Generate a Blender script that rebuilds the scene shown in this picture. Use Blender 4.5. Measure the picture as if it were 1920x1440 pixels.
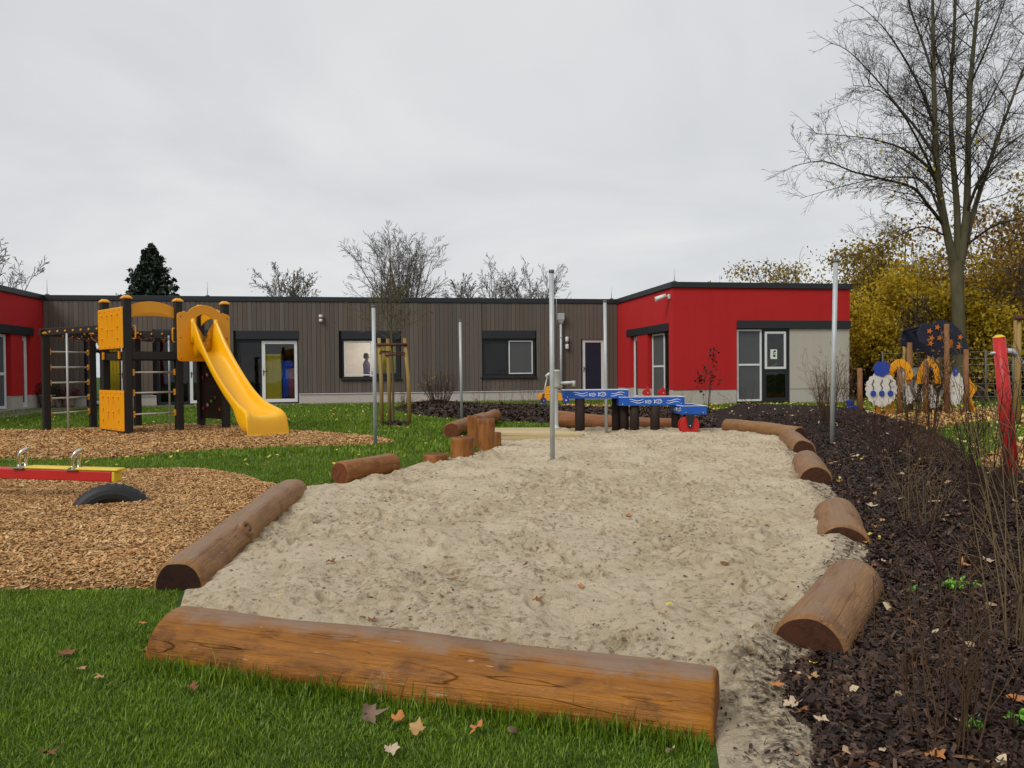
import bpy, math, random
import numpy as np
from mathutils import Vector, Matrix

for _o in list(bpy.data.objects):
    bpy.data.objects.remove(_o)
scene = bpy.context.scene
COL = scene.collection
R = math.radians

# ------------------------------------------------------------------ camera
CAM_H = 1.05
F = 1443.0                      # focal length in photo pixels (1920 wide)
PITCH, ROLL = R(0.9), R(0.5)
_f = Vector((0, math.cos(PITCH), -math.sin(PITCH)))
_u0 = Vector((0, math.sin(PITCH), math.cos(PITCH)))
_r0 = Vector((1, 0, 0))
_r = _r0 * math.cos(ROLL) - _u0 * math.sin(ROLL)
_u = _u0 * math.cos(ROLL) + _r0 * math.sin(ROLL)
CAM = Vector((0, 0, CAM_H))
cd = bpy.data.cameras.new('camera')
cam = bpy.data.objects.new('camera', cd)
COL.objects.link(cam)
cd.sensor_width = 36.0
cd.lens = F / 1920 * 36.0
cd.clip_start = 0.05
cd.clip_end = 2000
cam.matrix_world = Matrix(((_r.x, _u.x, -_f.x, 0), (_r.y, _u.y, -_f.y, 0), (_r.z, _u.z, -_f.z, CAM_H), (0, 0, 0, 1)))
scene.camera = cam

# ------------------------------------------------------------------ world: overcast sky
SUN_EL, SUN_AZ = R(42), R(222)          # azimuth clockwise from +Y
world = bpy.data.worlds.new('World')
scene.world = world
world.use_nodes = True
wt = world.node_tree
wt.nodes.clear()
def wn(t, **k):
    n = wt.nodes.new(t)
    for a, b in k.items():
        setattr(n, a, b)
    return n
w_out = wn('ShaderNodeOutputWorld')
w_bg = wn('ShaderNodeBackground')
w_bg.inputs[1].default_value = 0.1
w_sky = wn('ShaderNodeTexSky', sky_type='NISHITA', sun_disc=False, sun_elevation=SUN_EL, sun_rotation=SUN_AZ)
w_tc = wn('ShaderNodeTexCoord')
w_sep = wn('ShaderNodeSeparateXYZ')
wt.links.new(w_tc.outputs['Generated'], w_sep.inputs[0])
w_z = wn('ShaderNodeMath', operation='MAXIMUM'); w_z.inputs[1].default_value = 0.0
wt.links.new(w_sep.outputs[2], w_z.inputs[0])
w_za = wn('ShaderNodeMath', operation='ADD'); w_za.inputs[1].default_value = 0.22
wt.links.new(w_z.outputs[0], w_za.inputs[0])
w_dx = wn('ShaderNodeMath', operation='DIVIDE'); w_dy = wn('ShaderNodeMath', operation='DIVIDE')
wt.links.new(w_sep.outputs[0], w_dx.inputs[0]); wt.links.new(w_za.outputs[0], w_dx.inputs[1])
wt.links.new(w_sep.outputs[1], w_dy.inputs[0]); wt.links.new(w_za.outputs[0], w_dy.inputs[1])
w_cmb = wn('ShaderNodeCombineXYZ')
wt.links.new(w_dx.outputs[0], w_cmb.inputs[0]); wt.links.new(w_dy.outputs[0], w_cmb.inputs[1])
w_no = wn('ShaderNodeTexNoise'); w_no.inputs['Scale'].default_value = 1.1
w_no.inputs['Detail'].default_value = 6; w_no.inputs['Roughness'].default_value = 0.52
w_no.inputs['Distortion'].default_value = 0.5
wt.links.new(w_cmb.outputs[0], w_no.inputs['Vector'])
w_cr = wn('ShaderNodeValToRGB')
w_cr.color_ramp.elements[0].position = 0.28; w_cr.color_ramp.elements[0].color = (0.555, 0.565, 0.585, 1)
w_cr.color_ramp.elements[1].position = 0.70; w_cr.color_ramp.elements[1].color = (0.71, 0.715, 0.72, 1)
wt.links.new(w_no.outputs['Fac'], w_cr.inputs[0])
w_mul = wn('ShaderNodeVectorMath', operation='SCALE'); w_mul.inputs['Scale'].default_value = 9.3
wt.links.new(w_cr.outputs[0], w_mul.inputs[0])
w_mix = wn('ShaderNodeMix', data_type='RGBA'); w_mix.inputs[0].default_value = 0.955
wt.links.new(w_sky.outputs[0], w_mix.inputs[6]); wt.links.new(w_mul.outputs[0], w_mix.inputs[7])
wt.links.new(w_mix.outputs[2], w_bg.inputs[0])
wt.links.new(w_bg.outputs[0], w_out.inputs[0])

# ------------------------------------------------------------------ sun (veiled by cloud)
sd = bpy.data.lights.new('sun', 'SUN')
sd.energy = 1.5
sd.angle = R(24)
sd.color = (1.0, 0.965, 0.91)
sun = bpy.data.objects.new('sun', sd)
COL.objects.link(sun)
_sv = Vector((math.sin(SUN_AZ) * math.cos(SUN_EL), math.cos(SUN_AZ) * math.cos(SUN_EL), math.sin(SUN_EL)))
sun.rotation_euler = _sv.to_track_quat('Z', 'Y').to_euler()
sun.location = _sv * 60

scene.render.engine = 'CYCLES'
scene.view_settings.view_transform = 'Standard'
scene.view_settings.look = 'None'
scene.view_settings.exposure = 0.3
scene.view_settings.gamma = 1.0
cy = scene.cycles
cy.use_denoising = True
try:
    cy.denoiser = 'OPENIMAGEDENOISE'
except Exception:
    pass
cy.max_bounces = 6
cy.diffuse_bounces = 3
cy.glossy_bounces = 3
cy.transparent_max_bounces = 12
cy.caustics_reflective = False
cy.caustics_refractive = False

# ------------------------------------------------------------------ pixel -> place helpers (photo measured in 1920x1440)
def ray(U, V):
    return _f + _r * ((U - 960) / F) - _u * ((V - 720) / F)
def at(U, V, z=0.0):
    d = ray(U, V)
    t = (z - CAM_H) / d.z
    return CAM + d * t
def atY(U, V, Y):
    d = ray(U, V)
    return CAM + d * (Y / d.y)
def zat(U, V, Y):
    return atY(U, V, Y).z

# ------------------------------------------------------------------ noise
_rs = np.random.RandomState(7)
_LAT = _rs.rand(256, 256)
def vnoise(x, y):
    x = np.asarray(x, float); y = np.asarray(y, float)
    xi = np.floor(x).astype(int); yi = np.floor(y).astype(int)
    fx = x - xi; fy = y - yi
    fx = fx * fx * (3 - 2 * fx); fy = fy * fy * (3 - 2 * fy)
    a = _LAT[xi & 255, yi & 255]; b = _LAT[(xi + 1) & 255, yi & 255]
    c = _LAT[xi & 255, (yi + 1) & 255]; d = _LAT[(xi + 1) & 255, (yi + 1) & 255]
    return (a + (b - a) * fx) * (1 - fy) + (c + (d - c) * fx) * fy
def fbm(x, y, oct=4, gain=0.5):
    s = 0; a = 1; t = 0
    for i in range(oct):
        s = s + a * vnoise(x * 2 ** i + 17.3 * i, y * 2 ** i + 5.1 * i)
        t += a; a *= gain
    return s / t
def sstep(e0, e1, x):
    t = np.clip((x - e0) / (e1 - e0), 0, 1)
    return t * t * (3 - 2 * t)

# ------------------------------------------------------------------ polygons
def inside(poly, x, y):
    x = np.asarray(x); y = np.asarray(y)
    c = np.zeros(x.shape, bool)
    n = len(poly)
    for i in range(n):
        x0, y0 = poly[i]; x1, y1 = poly[(i + 1) % n]
        if y0 == y1:
            continue
        m = ((y0 > y) != (y1 > y)) & (x < (x1 - x0) * (y - y0) / (y1 - y0) + x0)
        c ^= m
    return c
def edge_near(poly, x, y):
    bd = np.full(x.shape, 1e9); bx = np.zeros(x.shape); by = np.zeros(x.shape)
    n = len(poly)
    for i in range(n):
        x0, y0 = poly[i]; x1, y1 = poly[(i + 1) % n]
        dx, dy = x1 - x0, y1 - y0
        l2 = dx * dx + dy * dy
        if l2 < 1e-12:
            continue
        t = np.clip(((x - x0) * dx + (y - y0) * dy) / l2, 0, 1)
        px = x0 + t * dx; py = y0 + t * dy
        d = np.hypot(x - px, y - py)
        m = d < bd
        bd = np.where(m, d, bd); bx = np.where(m, px, bx); by = np.where(m, py, by)
    return bd, bx, by
def smooth_poly(pts, seg=0.25, wob=0.03, seed=0):
    """Catmull-Rom through the outline points, then a little wobble."""
    P = [np.array(p[:2], float) for p in pts]
    n = len(P); out = []
    for i in range(n):
        p0, p1, p2, p3 = P[i - 1], P[i], P[(i + 1) % n], P[(i + 2) % n]
        L = np.linalg.norm(p2 - p1)
        k = max(1, min(24, int(L / seg)))
        for j in range(k):
            t = j / k
            m1 = (p2 - p0) * 0.35; m2 = (p3 - p1) * 0.35
            lim = L * 0.9
            for m in (m1, m2):
                l = np.linalg.norm(m)
                if l > lim:
                    m *= lim / l
            q = (2*t**3-3*t**2+1)*p1 + (t**3-2*t**2+t)*m1 + (-2*t**3+3*t**2)*p2 + (t**3-t**2)*m2
            q = q + wob * (np.array([vnoise(q[0]*2.3+seed, q[1]*2.3), vnoise(q[0]*2.3+40+seed, q[1]*2.3+9)]) - 0.5) * 2
            out.append((float(q[0]), float(q[1])))
    return out
def pixpoly(px, **k):
    return smooth_poly([at(u, v) for u, v in px], **k)

# ------------------------------------------------------------------ object helpers
def link(o, parent=None):
    COL.objects.link(o)
    if parent is not None:
        o.parent = parent
    return o
def tag(o, label=None, cat=None, group=None, kind=None):
    if label: o['label'] = label
    if cat: o['category'] = cat
    if group: o['group'] = group
    if kind: o['kind'] = kind
    return o
def thing(name, label, cat, loc=(0, 0, 0), rz=0.0, group=None):
    o = bpy.data.objects.new(name, None)
    o.empty_display_size = 0.2
    link(o)
    o.location = loc
    o.rotation_euler = (0, 0, rz)
    return tag(o, label, cat, group)
def np_mesh(name, verts, faces, mat, rnd=None, smooth=False):
    """verts (N,3), faces (M,k) arrays with a fixed k."""
    me = bpy.data.meshes.new(name)
    verts = np.asarray(verts, np.float32); faces = np.asarray(faces, np.int32)
    M, k = faces.shape
    me.vertices.add(len(verts)); me.vertices.foreach_set('co', verts.ravel())
    me.loops.add(M * k); me.loops.foreach_set('vertex_index', faces.ravel())
    me.polygons.add(M)
    me.polygons.foreach_set('loop_start', np.arange(0, M * k, k, dtype=np.int32))
    me.polygons.foreach_set('loop_total', np.full(M, k, np.int32))
    if smooth:
        me.polygons.foreach_set('use_smooth', np.ones(M, bool))
    if rnd is not None:
        a = me.attributes.new('rnd', 'FLOAT', 'POINT')
        a.data.foreach_set('value', np.asarray(rnd, np.float32))
    me.update(calc_edges=True)
    me.materials.append(mat)
    return me
def obj(name, me, parent=None):
    return link(bpy.data.objects.new(name, me), parent)

class MB:
    """collects simple solids; build() links them as one mesh object"""
    def __init__(s):
        s.v = []; s.f = []; s.mi = []; s.sm = []
    def add(s, verts, faces, mi=0, smooth=False):
        b = len(s.v)
        s.v += [tuple(p) for p in verts]
        for f in faces:
            s.f.append([i + b for i in f]); s.mi.append(mi); s.sm.append(smooth)
        return s
    def box(s, x0, x1, y0, y1, z0, z1, mi=0):
        x0, x1 = sorted((x0, x1)); y0, y1 = sorted((y0, y1)); z0, z1 = sorted((z0, z1))
        v = [(x0,y0,z0),(x1,y0,z0),(x1,y1,z0),(x0,y1,z0),(x0,y0,z1),(x1,y0,z1),(x1,y1,z1),(x0,y1,z1)]
        return s.add(v, [(0,3,2,1),(4,5,6,7),(0,1,5,4),(1,2,6,5),(2,3,7,6),(3,0,4,7)], mi)
    def bar(s, p, q, w, h, up=(0, 0, 1), mi=0):
        p = Vector(p); q = Vector(q); d = (q - p).normalized(); up = Vector(up)
        sd_ = d.cross(up)
        if sd_.length < 1e-4:
            sd_ = d.cross(Vector((1, 0, 0)))
        sd_.normalize(); up = sd_.cross(d)
        a = sd_ * w / 2; b = up * h / 2
        v = [p-a-b, p+a-b, p+a+b, p-a+b, q-a-b, q+a-b, q+a+b, q-a+b]
        return s.add(v, [(0,1,2,3),(7,6,5,4),(0,4,5,1),(1,5,6,2),(2,6,7,3),(3,7,4,0)], mi)
    def tube(s, pts, rad, n=10, cap=True, mi=0, flat=1.0):
        pts = [Vector(p) for p in pts]
        if not hasattr(rad, '__len__'):
            rad = [rad] * len(pts)
        t0 = (pts[1] - pts[0]).normalized()
        ref = Vector((0, 0, 1)) if abs(t0.z) < 0.9 else Vector((1, 0, 0))
        nrm = (ref - t0 * ref.dot(t0)).normalized()
        V = []
        for i, p in enumerate(pts):
            t = (pts[min(i + 1, len(pts) - 1)] - pts[max(i - 1, 0)]).normalized()
            nrm = (nrm - t * nrm.dot(t)).normalized()
            bn = t.cross(nrm)
            for j in range(n):
                a = 2 * math.pi * j / n
                V.append(p + nrm * (rad[i] * math.cos(a) * flat) + bn * (rad[i] * math.sin(a)))
        Fc = []
        for i in range(len(pts) - 1):
            for j in range(n):
                k = (j + 1) % n
                Fc.append((i*n+j, i*n+k, (i+1)*n+k, (i+1)*n+j))
        s.add(V, Fc, mi, True)
        if cap:
            b = len(s.v) - len(V)
            s.f.append([b + j for j in range(n)][::-1]); s.mi.append(mi); s.sm.append(False)
            e = b + (len(pts) - 1) * n
            s.f.append([e + j for j in range(n)]); s.mi.append(mi); s.sm.append(False)
        return s
    def lathe(s, prof, n=16, c=(0, 0, 0), mi=0, smooth=True):
        V = []
        for (r, z) in prof:
            for j in range(n):
                a = 2 * math.pi * j / n
                V.append((c[0] + r*math.cos(a), c[1] + r*math.sin(a), c[2] + z))
        Fc = []
        for i in range(len(prof) - 1):
            for j in range(n):
                k = (j + 1) % n
                Fc.append((i*n+j, i*n+k, (i+1)*n+k, (i+1)*n+j))
        s.add(V, Fc, mi, smooth)
        b = len(s.v) - len(V)
        s.f.append([b + j for j in range(n)][::-1]); s.mi.append(mi); s.sm.append(False)
        e = b + (len(prof) - 1) * n
        s.f.append([e + j for j in range(n)]); s.mi.append(mi); s.sm.append(False)
        return s
    def prism(s, poly, o, ax, ay, th, mi=0):
        """2D outline in the plane (o, ax, ay), thickness th along ax x ay"""
        o = Vector(o); ax = Vector(ax); ay = Vector(ay); nz = ax.cross(ay).normalized() * th
        n = len(poly)
        A = [o + ax * x + ay * y for x, y in poly]
        B = [p + nz for p in A]
        Fc = [list(range(n))[::-1], [n + i for i in range(n)]]
        Fc += [(i, (i+1) % n, n + (i+1) % n, n + i) for i in range(n)]
        return s.add(A + B, Fc, mi)
    def mesh(s, name, mats):
        me = bpy.data.meshes.new(name)
        me.from_pydata(s.v, [], s.f)
        if not isinstance(mats, (list, tuple)):
            mats = [mats]
        for m in mats:
            me.materials.append(m)
        me.polygons.foreach_set('material_index', s.mi)
        me.polygons.foreach_set('use_smooth', s.sm)
        me.update()
        return me
    def build(s, name, mats, parent=None, bevel=0.0, loc=None):
        o = obj(name, s.mesh(name, mats), parent)
        if loc is not None:
            o.location = loc
        if bevel:
            b = o.modifiers.new('bevel', 'BEVEL')
            b.width = bevel; b.segments = 2; b.limit_method = 'ANGLE'; b.angle_limit = R(50)
        return o

# ------------------------------------------------------------------ materials
class NT:
    def __init__(s, name):
        s.m = bpy.data.materials.new(name)
        s.m.use_nodes = True
        s.t = s.m.node_tree
        s.t.nodes.clear()
        s.out = s.n('ShaderNodeOutputMaterial')
    def n(s, t, ins=None, **k):
        nd = s.t.nodes.new(t)
        for a, b in k.items():
            setattr(nd, a, b)
        if ins:
            for a, b in ins.items():
                s.set(nd, a, b)
        return nd
    def set(s, nd, key, val):
        if isinstance(val, bpy.types.NodeSocket):
            s.t.links.new(val, nd.inputs[key])
        else:
            nd.inputs[key].default_value = val
    def mix(s, a, b, fac, blend='MIX'):
        nd = s.n('ShaderNodeMix', data_type='RGBA', blend_type=blend)
        s.set(nd, 0, fac); s.set(nd, 6, a); s.set(nd, 7, b)
        return nd.outputs[2]
    def noise(s, vec, scale, detail=4, rough=0.55, dist=0.0):
        nd = s.n('ShaderNodeTexNoise', {'Scale': scale, 'Detail': detail, 'Roughness': rough, 'Distortion': dist})
        if vec is not None:
            s.set(nd, 'Vector', vec)
        return nd.outputs['Fac']
    def ramp(s, fac, stops, interp='LINEAR'):
        nd = s.n('ShaderNodeValToRGB')
        cr = nd.color_ramp
        cr.interpolation = interp
        while len(cr.elements) < len(stops):
            cr.elements.new(0.5)
        for e, (p, c) in zip(cr.elements, stops):
            e.position = p; e.color = c if len(c) == 4 else (*c, 1)
        s.set(nd, 0, fac)
        return nd.outputs[0]
    def scale(s, vec, xyz):
        nd = s.n('ShaderNodeMapping', {'Scale': xyz})
        s.set(nd, 'Vector', vec)
        return nd.outputs[0]
    def math(s, op, a, b=0.0, clamp=False):
        nd = s.n('ShaderNodeMath', operation=op, use_clamp=clamp)
        s.set(nd, 0, a); s.set(nd, 1, b)
        return nd.outputs[0]
    def pos(s):
        return s.n('ShaderNodeNewGeometry').outputs['Position']
    def objc(s):
        return s.n('ShaderNodeTexCoord').outputs['Object']
    def attr(s, name='rnd'):
        return s.n('ShaderNodeAttribute', attribute_name=name).outputs['Fac']
    def bump(s, h, strength=0.3, dist=0.01):
        return s.n('ShaderNodeBump', {'Height': h, 'Strength': strength, 'Distance': dist}).outputs[0]
    def pbr(s, col, rough=0.6, spec=0.3, normal=None, metal=0.0, **ex):
        b = s.n('ShaderNodeBsdfPrincipled')
        s.set(b, 'Base Color', col if isinstance(col, bpy.types.NodeSocket) else (*col[:3], 1))
        s.set(b, 'Roughness', rough); s.set(b, 'Specular IOR Level', spec); s.set(b, 'Metallic', metal)
        if normal is not None:
            s.set(b, 'Normal', normal)
        for a, v in ex.items():
            s.set(b, a.replace('_', ' '), v)
        s.t.links.new(b.outputs[0], s.out.inputs[0])
        return s.m
def c4(c, k=1.0):
    return (c[0]*k, c[1]*k, c[2]*k, 1)
def pm(name, col, rough=0.6, spec=0.3, metal=0.0, var=0.18, vs=6.0, stretch=(1, 1, 1), bump=0.0, bs=60.0, bd=0.004,
       orand=0.0, dirt=0.0, dirt_col=(0.12, 0.10, 0.08), objsp=False, **ex):
    """painted / plain surface: base colour with blotchy variation, fine relief, optional dirt and per-object shift"""
    t = NT(name)
    P = t.objc() if objsp else t.pos()
    P = t.scale(P, stretch) if stretch != (1, 1, 1) else P
    n1 = t.noise(P, vs, 5, 0.6)
    c = t.mix(c4(col, 1 - var), c4(col, 1 + var), n1)
    if orand:
        oi = t.n('ShaderNodeObjectInfo').outputs['Random']
        k = t.math('MULTIPLY_ADD', oi, 2 * orand); t.t.nodes[-1].inputs[2].default_value = 1 - orand
        hs = t.n('ShaderNodeHueSaturation', {'Color': c, 'Value': k})
        c = hs.outputs[0]
    if dirt:
        n2 = t.noise(t.pos(), 3.1, 7, 0.7)
        fac = t.ramp(n2, [(0.5, (0, 0, 0)), (0.75, (dirt, dirt, dirt))])
        c = t.mix(c, c4(dirt_col), fac)
    nr = None
    if bump:
        nr = t.bump(t.noise(P, bs, 4, 0.6), bump, bd)
    rr = t.n('ShaderNodeMapRange', {'Value': n1, 'To Min': max(0.05, rough - 0.08), 'To Max': min(1, rough + 0.1)}).outputs[0]
    return t.pbr(c, rr, spec, nr, metal, **ex)

# ------------------------------------------------------------------ specific materials
def m_sand():
    t = NT('sand')
    P = t.pos()
    big = t.noise(P, 1.6, 4, 0.6)
    mid = t.noise(P, 11, 6, 0.65)
    fine = t.noise(P, 160, 4, 0.7)
    c = t.ramp(big, [(0.3, (0.58, 0.475, 0.325)), (0.7, (0.68, 0.575, 0.415))])
    churned = t.attr('churned')
    crumbs = t.noise(P, 27, 5, 0.68)
    c = t.mix(c, (0.44, 0.345, 0.21, 1), t.math('MULTIPLY', churned, t.ramp(mid, [(0.42, (0.0, 0.0, 0.0)), (0.66, (0.75, 0.75, 0.75))])))  # rougher patches of sand tinted darker
    c = t.mix(c, (0.215, 0.145, 0.08, 1), t.ramp(t.math('ADD', crumbs, t.math('MULTIPLY', churned, 0.035)), [(0.55, (0, 0, 0)), (0.68, (0.75, 0.75, 0.75))]))  # crevice shade between the crumbs painted into the colour, where the bump sinks
    edge = t.attr('rnd')
    soil = t.math('MULTIPLY', edge, t.ramp(t.noise(P, 24, 6, 0.75), [(0.42, (0, 0, 0)), (0.58, (1, 1, 1))]))
    c = t.mix(c, (0.035, 0.024, 0.018, 1), soil)
    h = t.math('ADD', t.math('MULTIPLY', crumbs, -1.0), t.math('MULTIPLY', fine, 0.4))
    n = t.bump(h, 1.0, 0.03)
    return t.pbr(c, 0.95, 0.1, n)
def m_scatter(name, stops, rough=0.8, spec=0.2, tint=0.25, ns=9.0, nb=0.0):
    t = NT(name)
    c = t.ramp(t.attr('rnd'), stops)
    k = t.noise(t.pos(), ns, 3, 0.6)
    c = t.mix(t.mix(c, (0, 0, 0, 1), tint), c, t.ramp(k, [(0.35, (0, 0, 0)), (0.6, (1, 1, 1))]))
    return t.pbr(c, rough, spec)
def m_leaf(name, stops, tint=0.25, ns=1.1):
    t = NT(name)
    c = t.ramp(t.attr('rnd'), stops)
    k = t.noise(t.pos(), ns, 3, 0.6)
    c = t.mix(t.mix(c, (0.10, 0.06, 0.01, 1), tint), c, t.ramp(k, [(0.35, (0, 0, 0)), (0.6, (1, 1, 1))]))
    b = t.n('ShaderNodeBsdfPrincipled', {'Base Color': c, 'Roughness': 0.55, 'Specular IOR Level': 0.25})
    tr = t.n('ShaderNodeBsdfTranslucent', {'Color': c})
    mx = t.n('ShaderNodeMixShader', {0: 0.45})
    t.t.links.new(b.outputs[0], mx.inputs[1]); t.t.links.new(tr.outputs[0], mx.inputs[2])
    t.t.links.new(mx.outputs[0], t.out.inputs[0])
    return t.m
def m_grass():
    t = NT('grass_blades')
    c = t.ramp(t.attr('rnd'), [(0.0, (0.06, 0.12, 0.008)), (0.4, (0.13, 0.235, 0.012)), (0.75, (0.22, 0.34, 0.018)), (0.92, (0.36, 0.43, 0.05)), (1.0, (0.52, 0.46, 0.18))])
    k = t.noise(t.pos(), 2.2, 4, 0.6)
    c = t.mix(t.mix(c, (0.06, 0.09, 0.01, 1), 0.4), c, t.ramp(k, [(0.35, (0, 0, 0)), (0.62, (1, 1, 1))]))
    b = t.n('ShaderNodeBsdfPrincipled', {'Base Color': c, 'Roughness': 0.45, 'Specular IOR Level': 0.35})
    tr = t.n('ShaderNodeBsdfTranslucent', {'Color': c})
    mx = t.n('ShaderNodeMixShader', {0: 0.3})
    t.t.links.new(b.outputs[0], mx.inputs[1]); t.t.links.new(tr.outputs[0], mx.inputs[2])
    t.t.links.new(mx.outputs[0], t.out.inputs[0])
    return t.m
def m_ground(name, a, b, scale=8.0, bump=0.6, bs=55.0):
    t = NT(name)
    P = t.pos()
    c = t.mix(c4(a), c4(b), t.ramp(t.noise(P, scale, 7, 0.7), [(0.35, (0, 0, 0)), (0.65, (1, 1, 1))]))
    n = t.bump(t.noise(P, bs, 5, 0.7), bump, 0.02)
    return t.pbr(c, 0.9, 0.15, n)
def m_log(name, base, dark, dust, seed=0.0):
    t = NT(name)
    oc = t.objc()
    P = t.n('ShaderNodeMapping', {'Scale': (0.9, 7, 7), 'Location': (seed, seed * 2, 0)}); t.set(P, 'Vector', oc); P = P.outputs[0]
    P2 = t.n('ShaderNodeMapping', {'Scale': (2.5, 38, 38), 'Location': (seed, 0, 0)}); t.set(P2, 'Vector', oc); P2 = P2.outputs[0]
    g = t.noise(P, 1.6, 7, 0.65, 1.4)
    g2 = t.noise(P2, 1.0, 4, 0.6, 0.4)
    c = t.mix(c4([d*.55+b*.45 for d, b in zip(dark, base)]), c4(base), t.ramp(g, [(0.28, (0, 0, 0)), (0.62, (1, 1, 1))]))
    c = t.mix(c, c4(dark), t.ramp(t.noise(t.scale(oc, (2.2, 5.0, 5.0)), 1.7, 6, 0.68, 0.5), [(0.50, (0, 0, 0)), (0.68, (0.85, 0.85, 0.85))]))
    c = t.mix(c, c4(dark, 0.9), t.ramp(g2, [(0.55, (0, 0, 0)), (0.85, (0.45, 0.45, 0.45))]))
    # knots
    kp = t.n('ShaderNodeMapping', {'Scale': (2.0, 4.5, 4.5), 'Location': (seed * 1.7, 0.3, 0.1)}); t.set(kp, 'Vector', oc)
    vo = t.n('ShaderNodeTexVoronoi', {'Scale': 1.25}); t.set(vo, 'Vector', kp.outputs[0])
    c = t.mix(c, c4(dark, 0.30), t.ramp(vo.outputs['Distance'], [(0.02, (0.7, 0.7, 0.7)), (0.11, (0, 0, 0))]))
    # fine fibres and pale scratches
    fp = t.n('ShaderNodeMapping', {'Scale': (5.0, 110, 110), 'Location': (seed, 0, 0)}); t.set(fp, 'Vector', oc)
    fib = t.noise(fp.outputs[0], 1.0, 4, 0.65, 0.3)
    c = t.mix(c, c4(dark, 0.7), t.ramp(fib, [(0.52, (0, 0, 0)), (0.70, (0.55, 0.55, 0.55))]))
    sc = t.n('ShaderNodeMapping', {'Scale': (9.0, 60, 60), 'Rotation': (0, 0, 0.5), 'Location': (0, seed, 0)}); t.set(sc, 'Vector', oc)
    c = t.mix(c, (0.45, 0.34, 0.22, 1), t.ramp(t.noise(sc.outputs[0], 1.0, 2, 0.5), [(0.70, (0, 0, 0)), (0.74, (0.6, 0.6, 0.6))]))
    # long drying cracks
    cp = t.n('ShaderNodeMapping', {'Scale': (0.55, 14, 14), 'Location': (0, seed, 0)}); t.set(cp, 'Vector', oc)
    cr = t.noise(cp.outputs[0], 1.0, 3, 0.5, 0.6)
    crack = t.ramp(cr, [(0.495, (0, 0, 0)), (0.5, (1, 1, 1)), (0.505, (0, 0, 0))])
    c = t.mix(c, c4(dark, 0.25), t.math('MULTIPLY', crack, t.ramp(t.noise(oc, 2.3, 2), [(0.48, (0, 0, 0)), (0.6, (0.8, 0.8, 0.8))])))
    # scuffed, sandy upper side
    geo = t.n('ShaderNodeNewGeometry')
    sx = t.n('ShaderNodeSeparateXYZ'); t.set(sx, 0, geo.outputs['Normal'])
    wear = t.noise(t.pos(), 7.5, 6, 0.7)
    up = t.math('ADD', sx.outputs[2], t.math('MULTIPLY', t.math('SUBTRACT', wear, 0.5), 0.6))
    c = t.mix(c, (0.235, 0.165, 0.115, 1), t.ramp(up, [(0.84, (0, 0, 0)), (1.10, (dust*.9,)*3)]))
    sandm = t.math('MULTIPLY', t.ramp(t.noise(t.pos(), 60, 6, 0.8), [(0.53, (0, 0, 0)), (0.62, (1, 1, 1))]), t.ramp(t.math('ADD', up, t.math('MULTIPLY', t.noise(t.pos(), 4.0, 3, 0.5), 0.8)), [(1.12, (0, 0, 0)), (1.45, (1, 1, 1))]))
    spots = t.math('MULTIPLY', t.ramp(t.noise(t.pos(), 3.3, 3, 0.5), [(0.62, (0, 0, 0)), (0.68, (1, 1, 1))]), t.ramp(t.noise(t.pos(), 75, 5, 0.8), [(0.50, (0, 0, 0)), (0.58, (0.9, 0.9, 0.9))]))
    c = t.mix(c, (0.33, 0.265, 0.185, 1), t.math('MULTIPLY', t.math('MAXIMUM', sandm, spots), dust*0.62))
    n = t.bump(t.math('ADD', t.math('ADD', g2, fib), t.math('MULTIPLY', crack, -1.6)), 0.5, 0.01)
    return t.pbr(c, t.ramp(up, [(0.6, (0.46,) * 3), (1.0, (0.62,) * 3)]), 0.26, n)
def m_logend(name, a, b):
    t = NT(name)
    oc = t.objc()
    w = t.n('ShaderNodeTexWave', {'Scale': 26.0, 'Distortion': 5.0, 'Detail': 4.0, 'Detail Scale': 2.5}, wave_type='RINGS', rings_direction='X')
    t.set(w, 'Vector', oc)
    c = t.mix(c4([p*.62+q*.38 for p, q in zip(a, b)]), c4([p*.38+q*.62 for p, q in zip(a, b)]), w.outputs['Fac'])
    c = t.mix(c, c4(a, 0.4), t.ramp(t.noise(oc, 22, 6, 0.75), [(0.48, (0, 0, 0)), (0.70, (0.8, 0.8, 0.8))]))
    return t.pbr(c, 0.7, 0.2, t.bump(t.noise(oc, 70, 4), 0.4, 0.004))
def m_plaster(name, col):
    t = NT(name)
    P = t.pos()
    c = t.mix(c4(col, 0.93), c4(col, 1.06), t.noise(P, 0.9, 5, 0.6))
    streak = t.noise(t.scale(P, (3.0, 3.0, 0.35)), 1.3, 5, 0.65)
    c = t.mix(c, c4(col, 0.82), t.ramp(streak, [(0.52, (0, 0, 0)), (0.8, (0.5, 0.5, 0.5))]))
    n = t.bump(t.noise(P, 95, 3, 0.7), 0.5, 0.006)
    return t.pbr(c, 0.85, 0.2, n)
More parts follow.
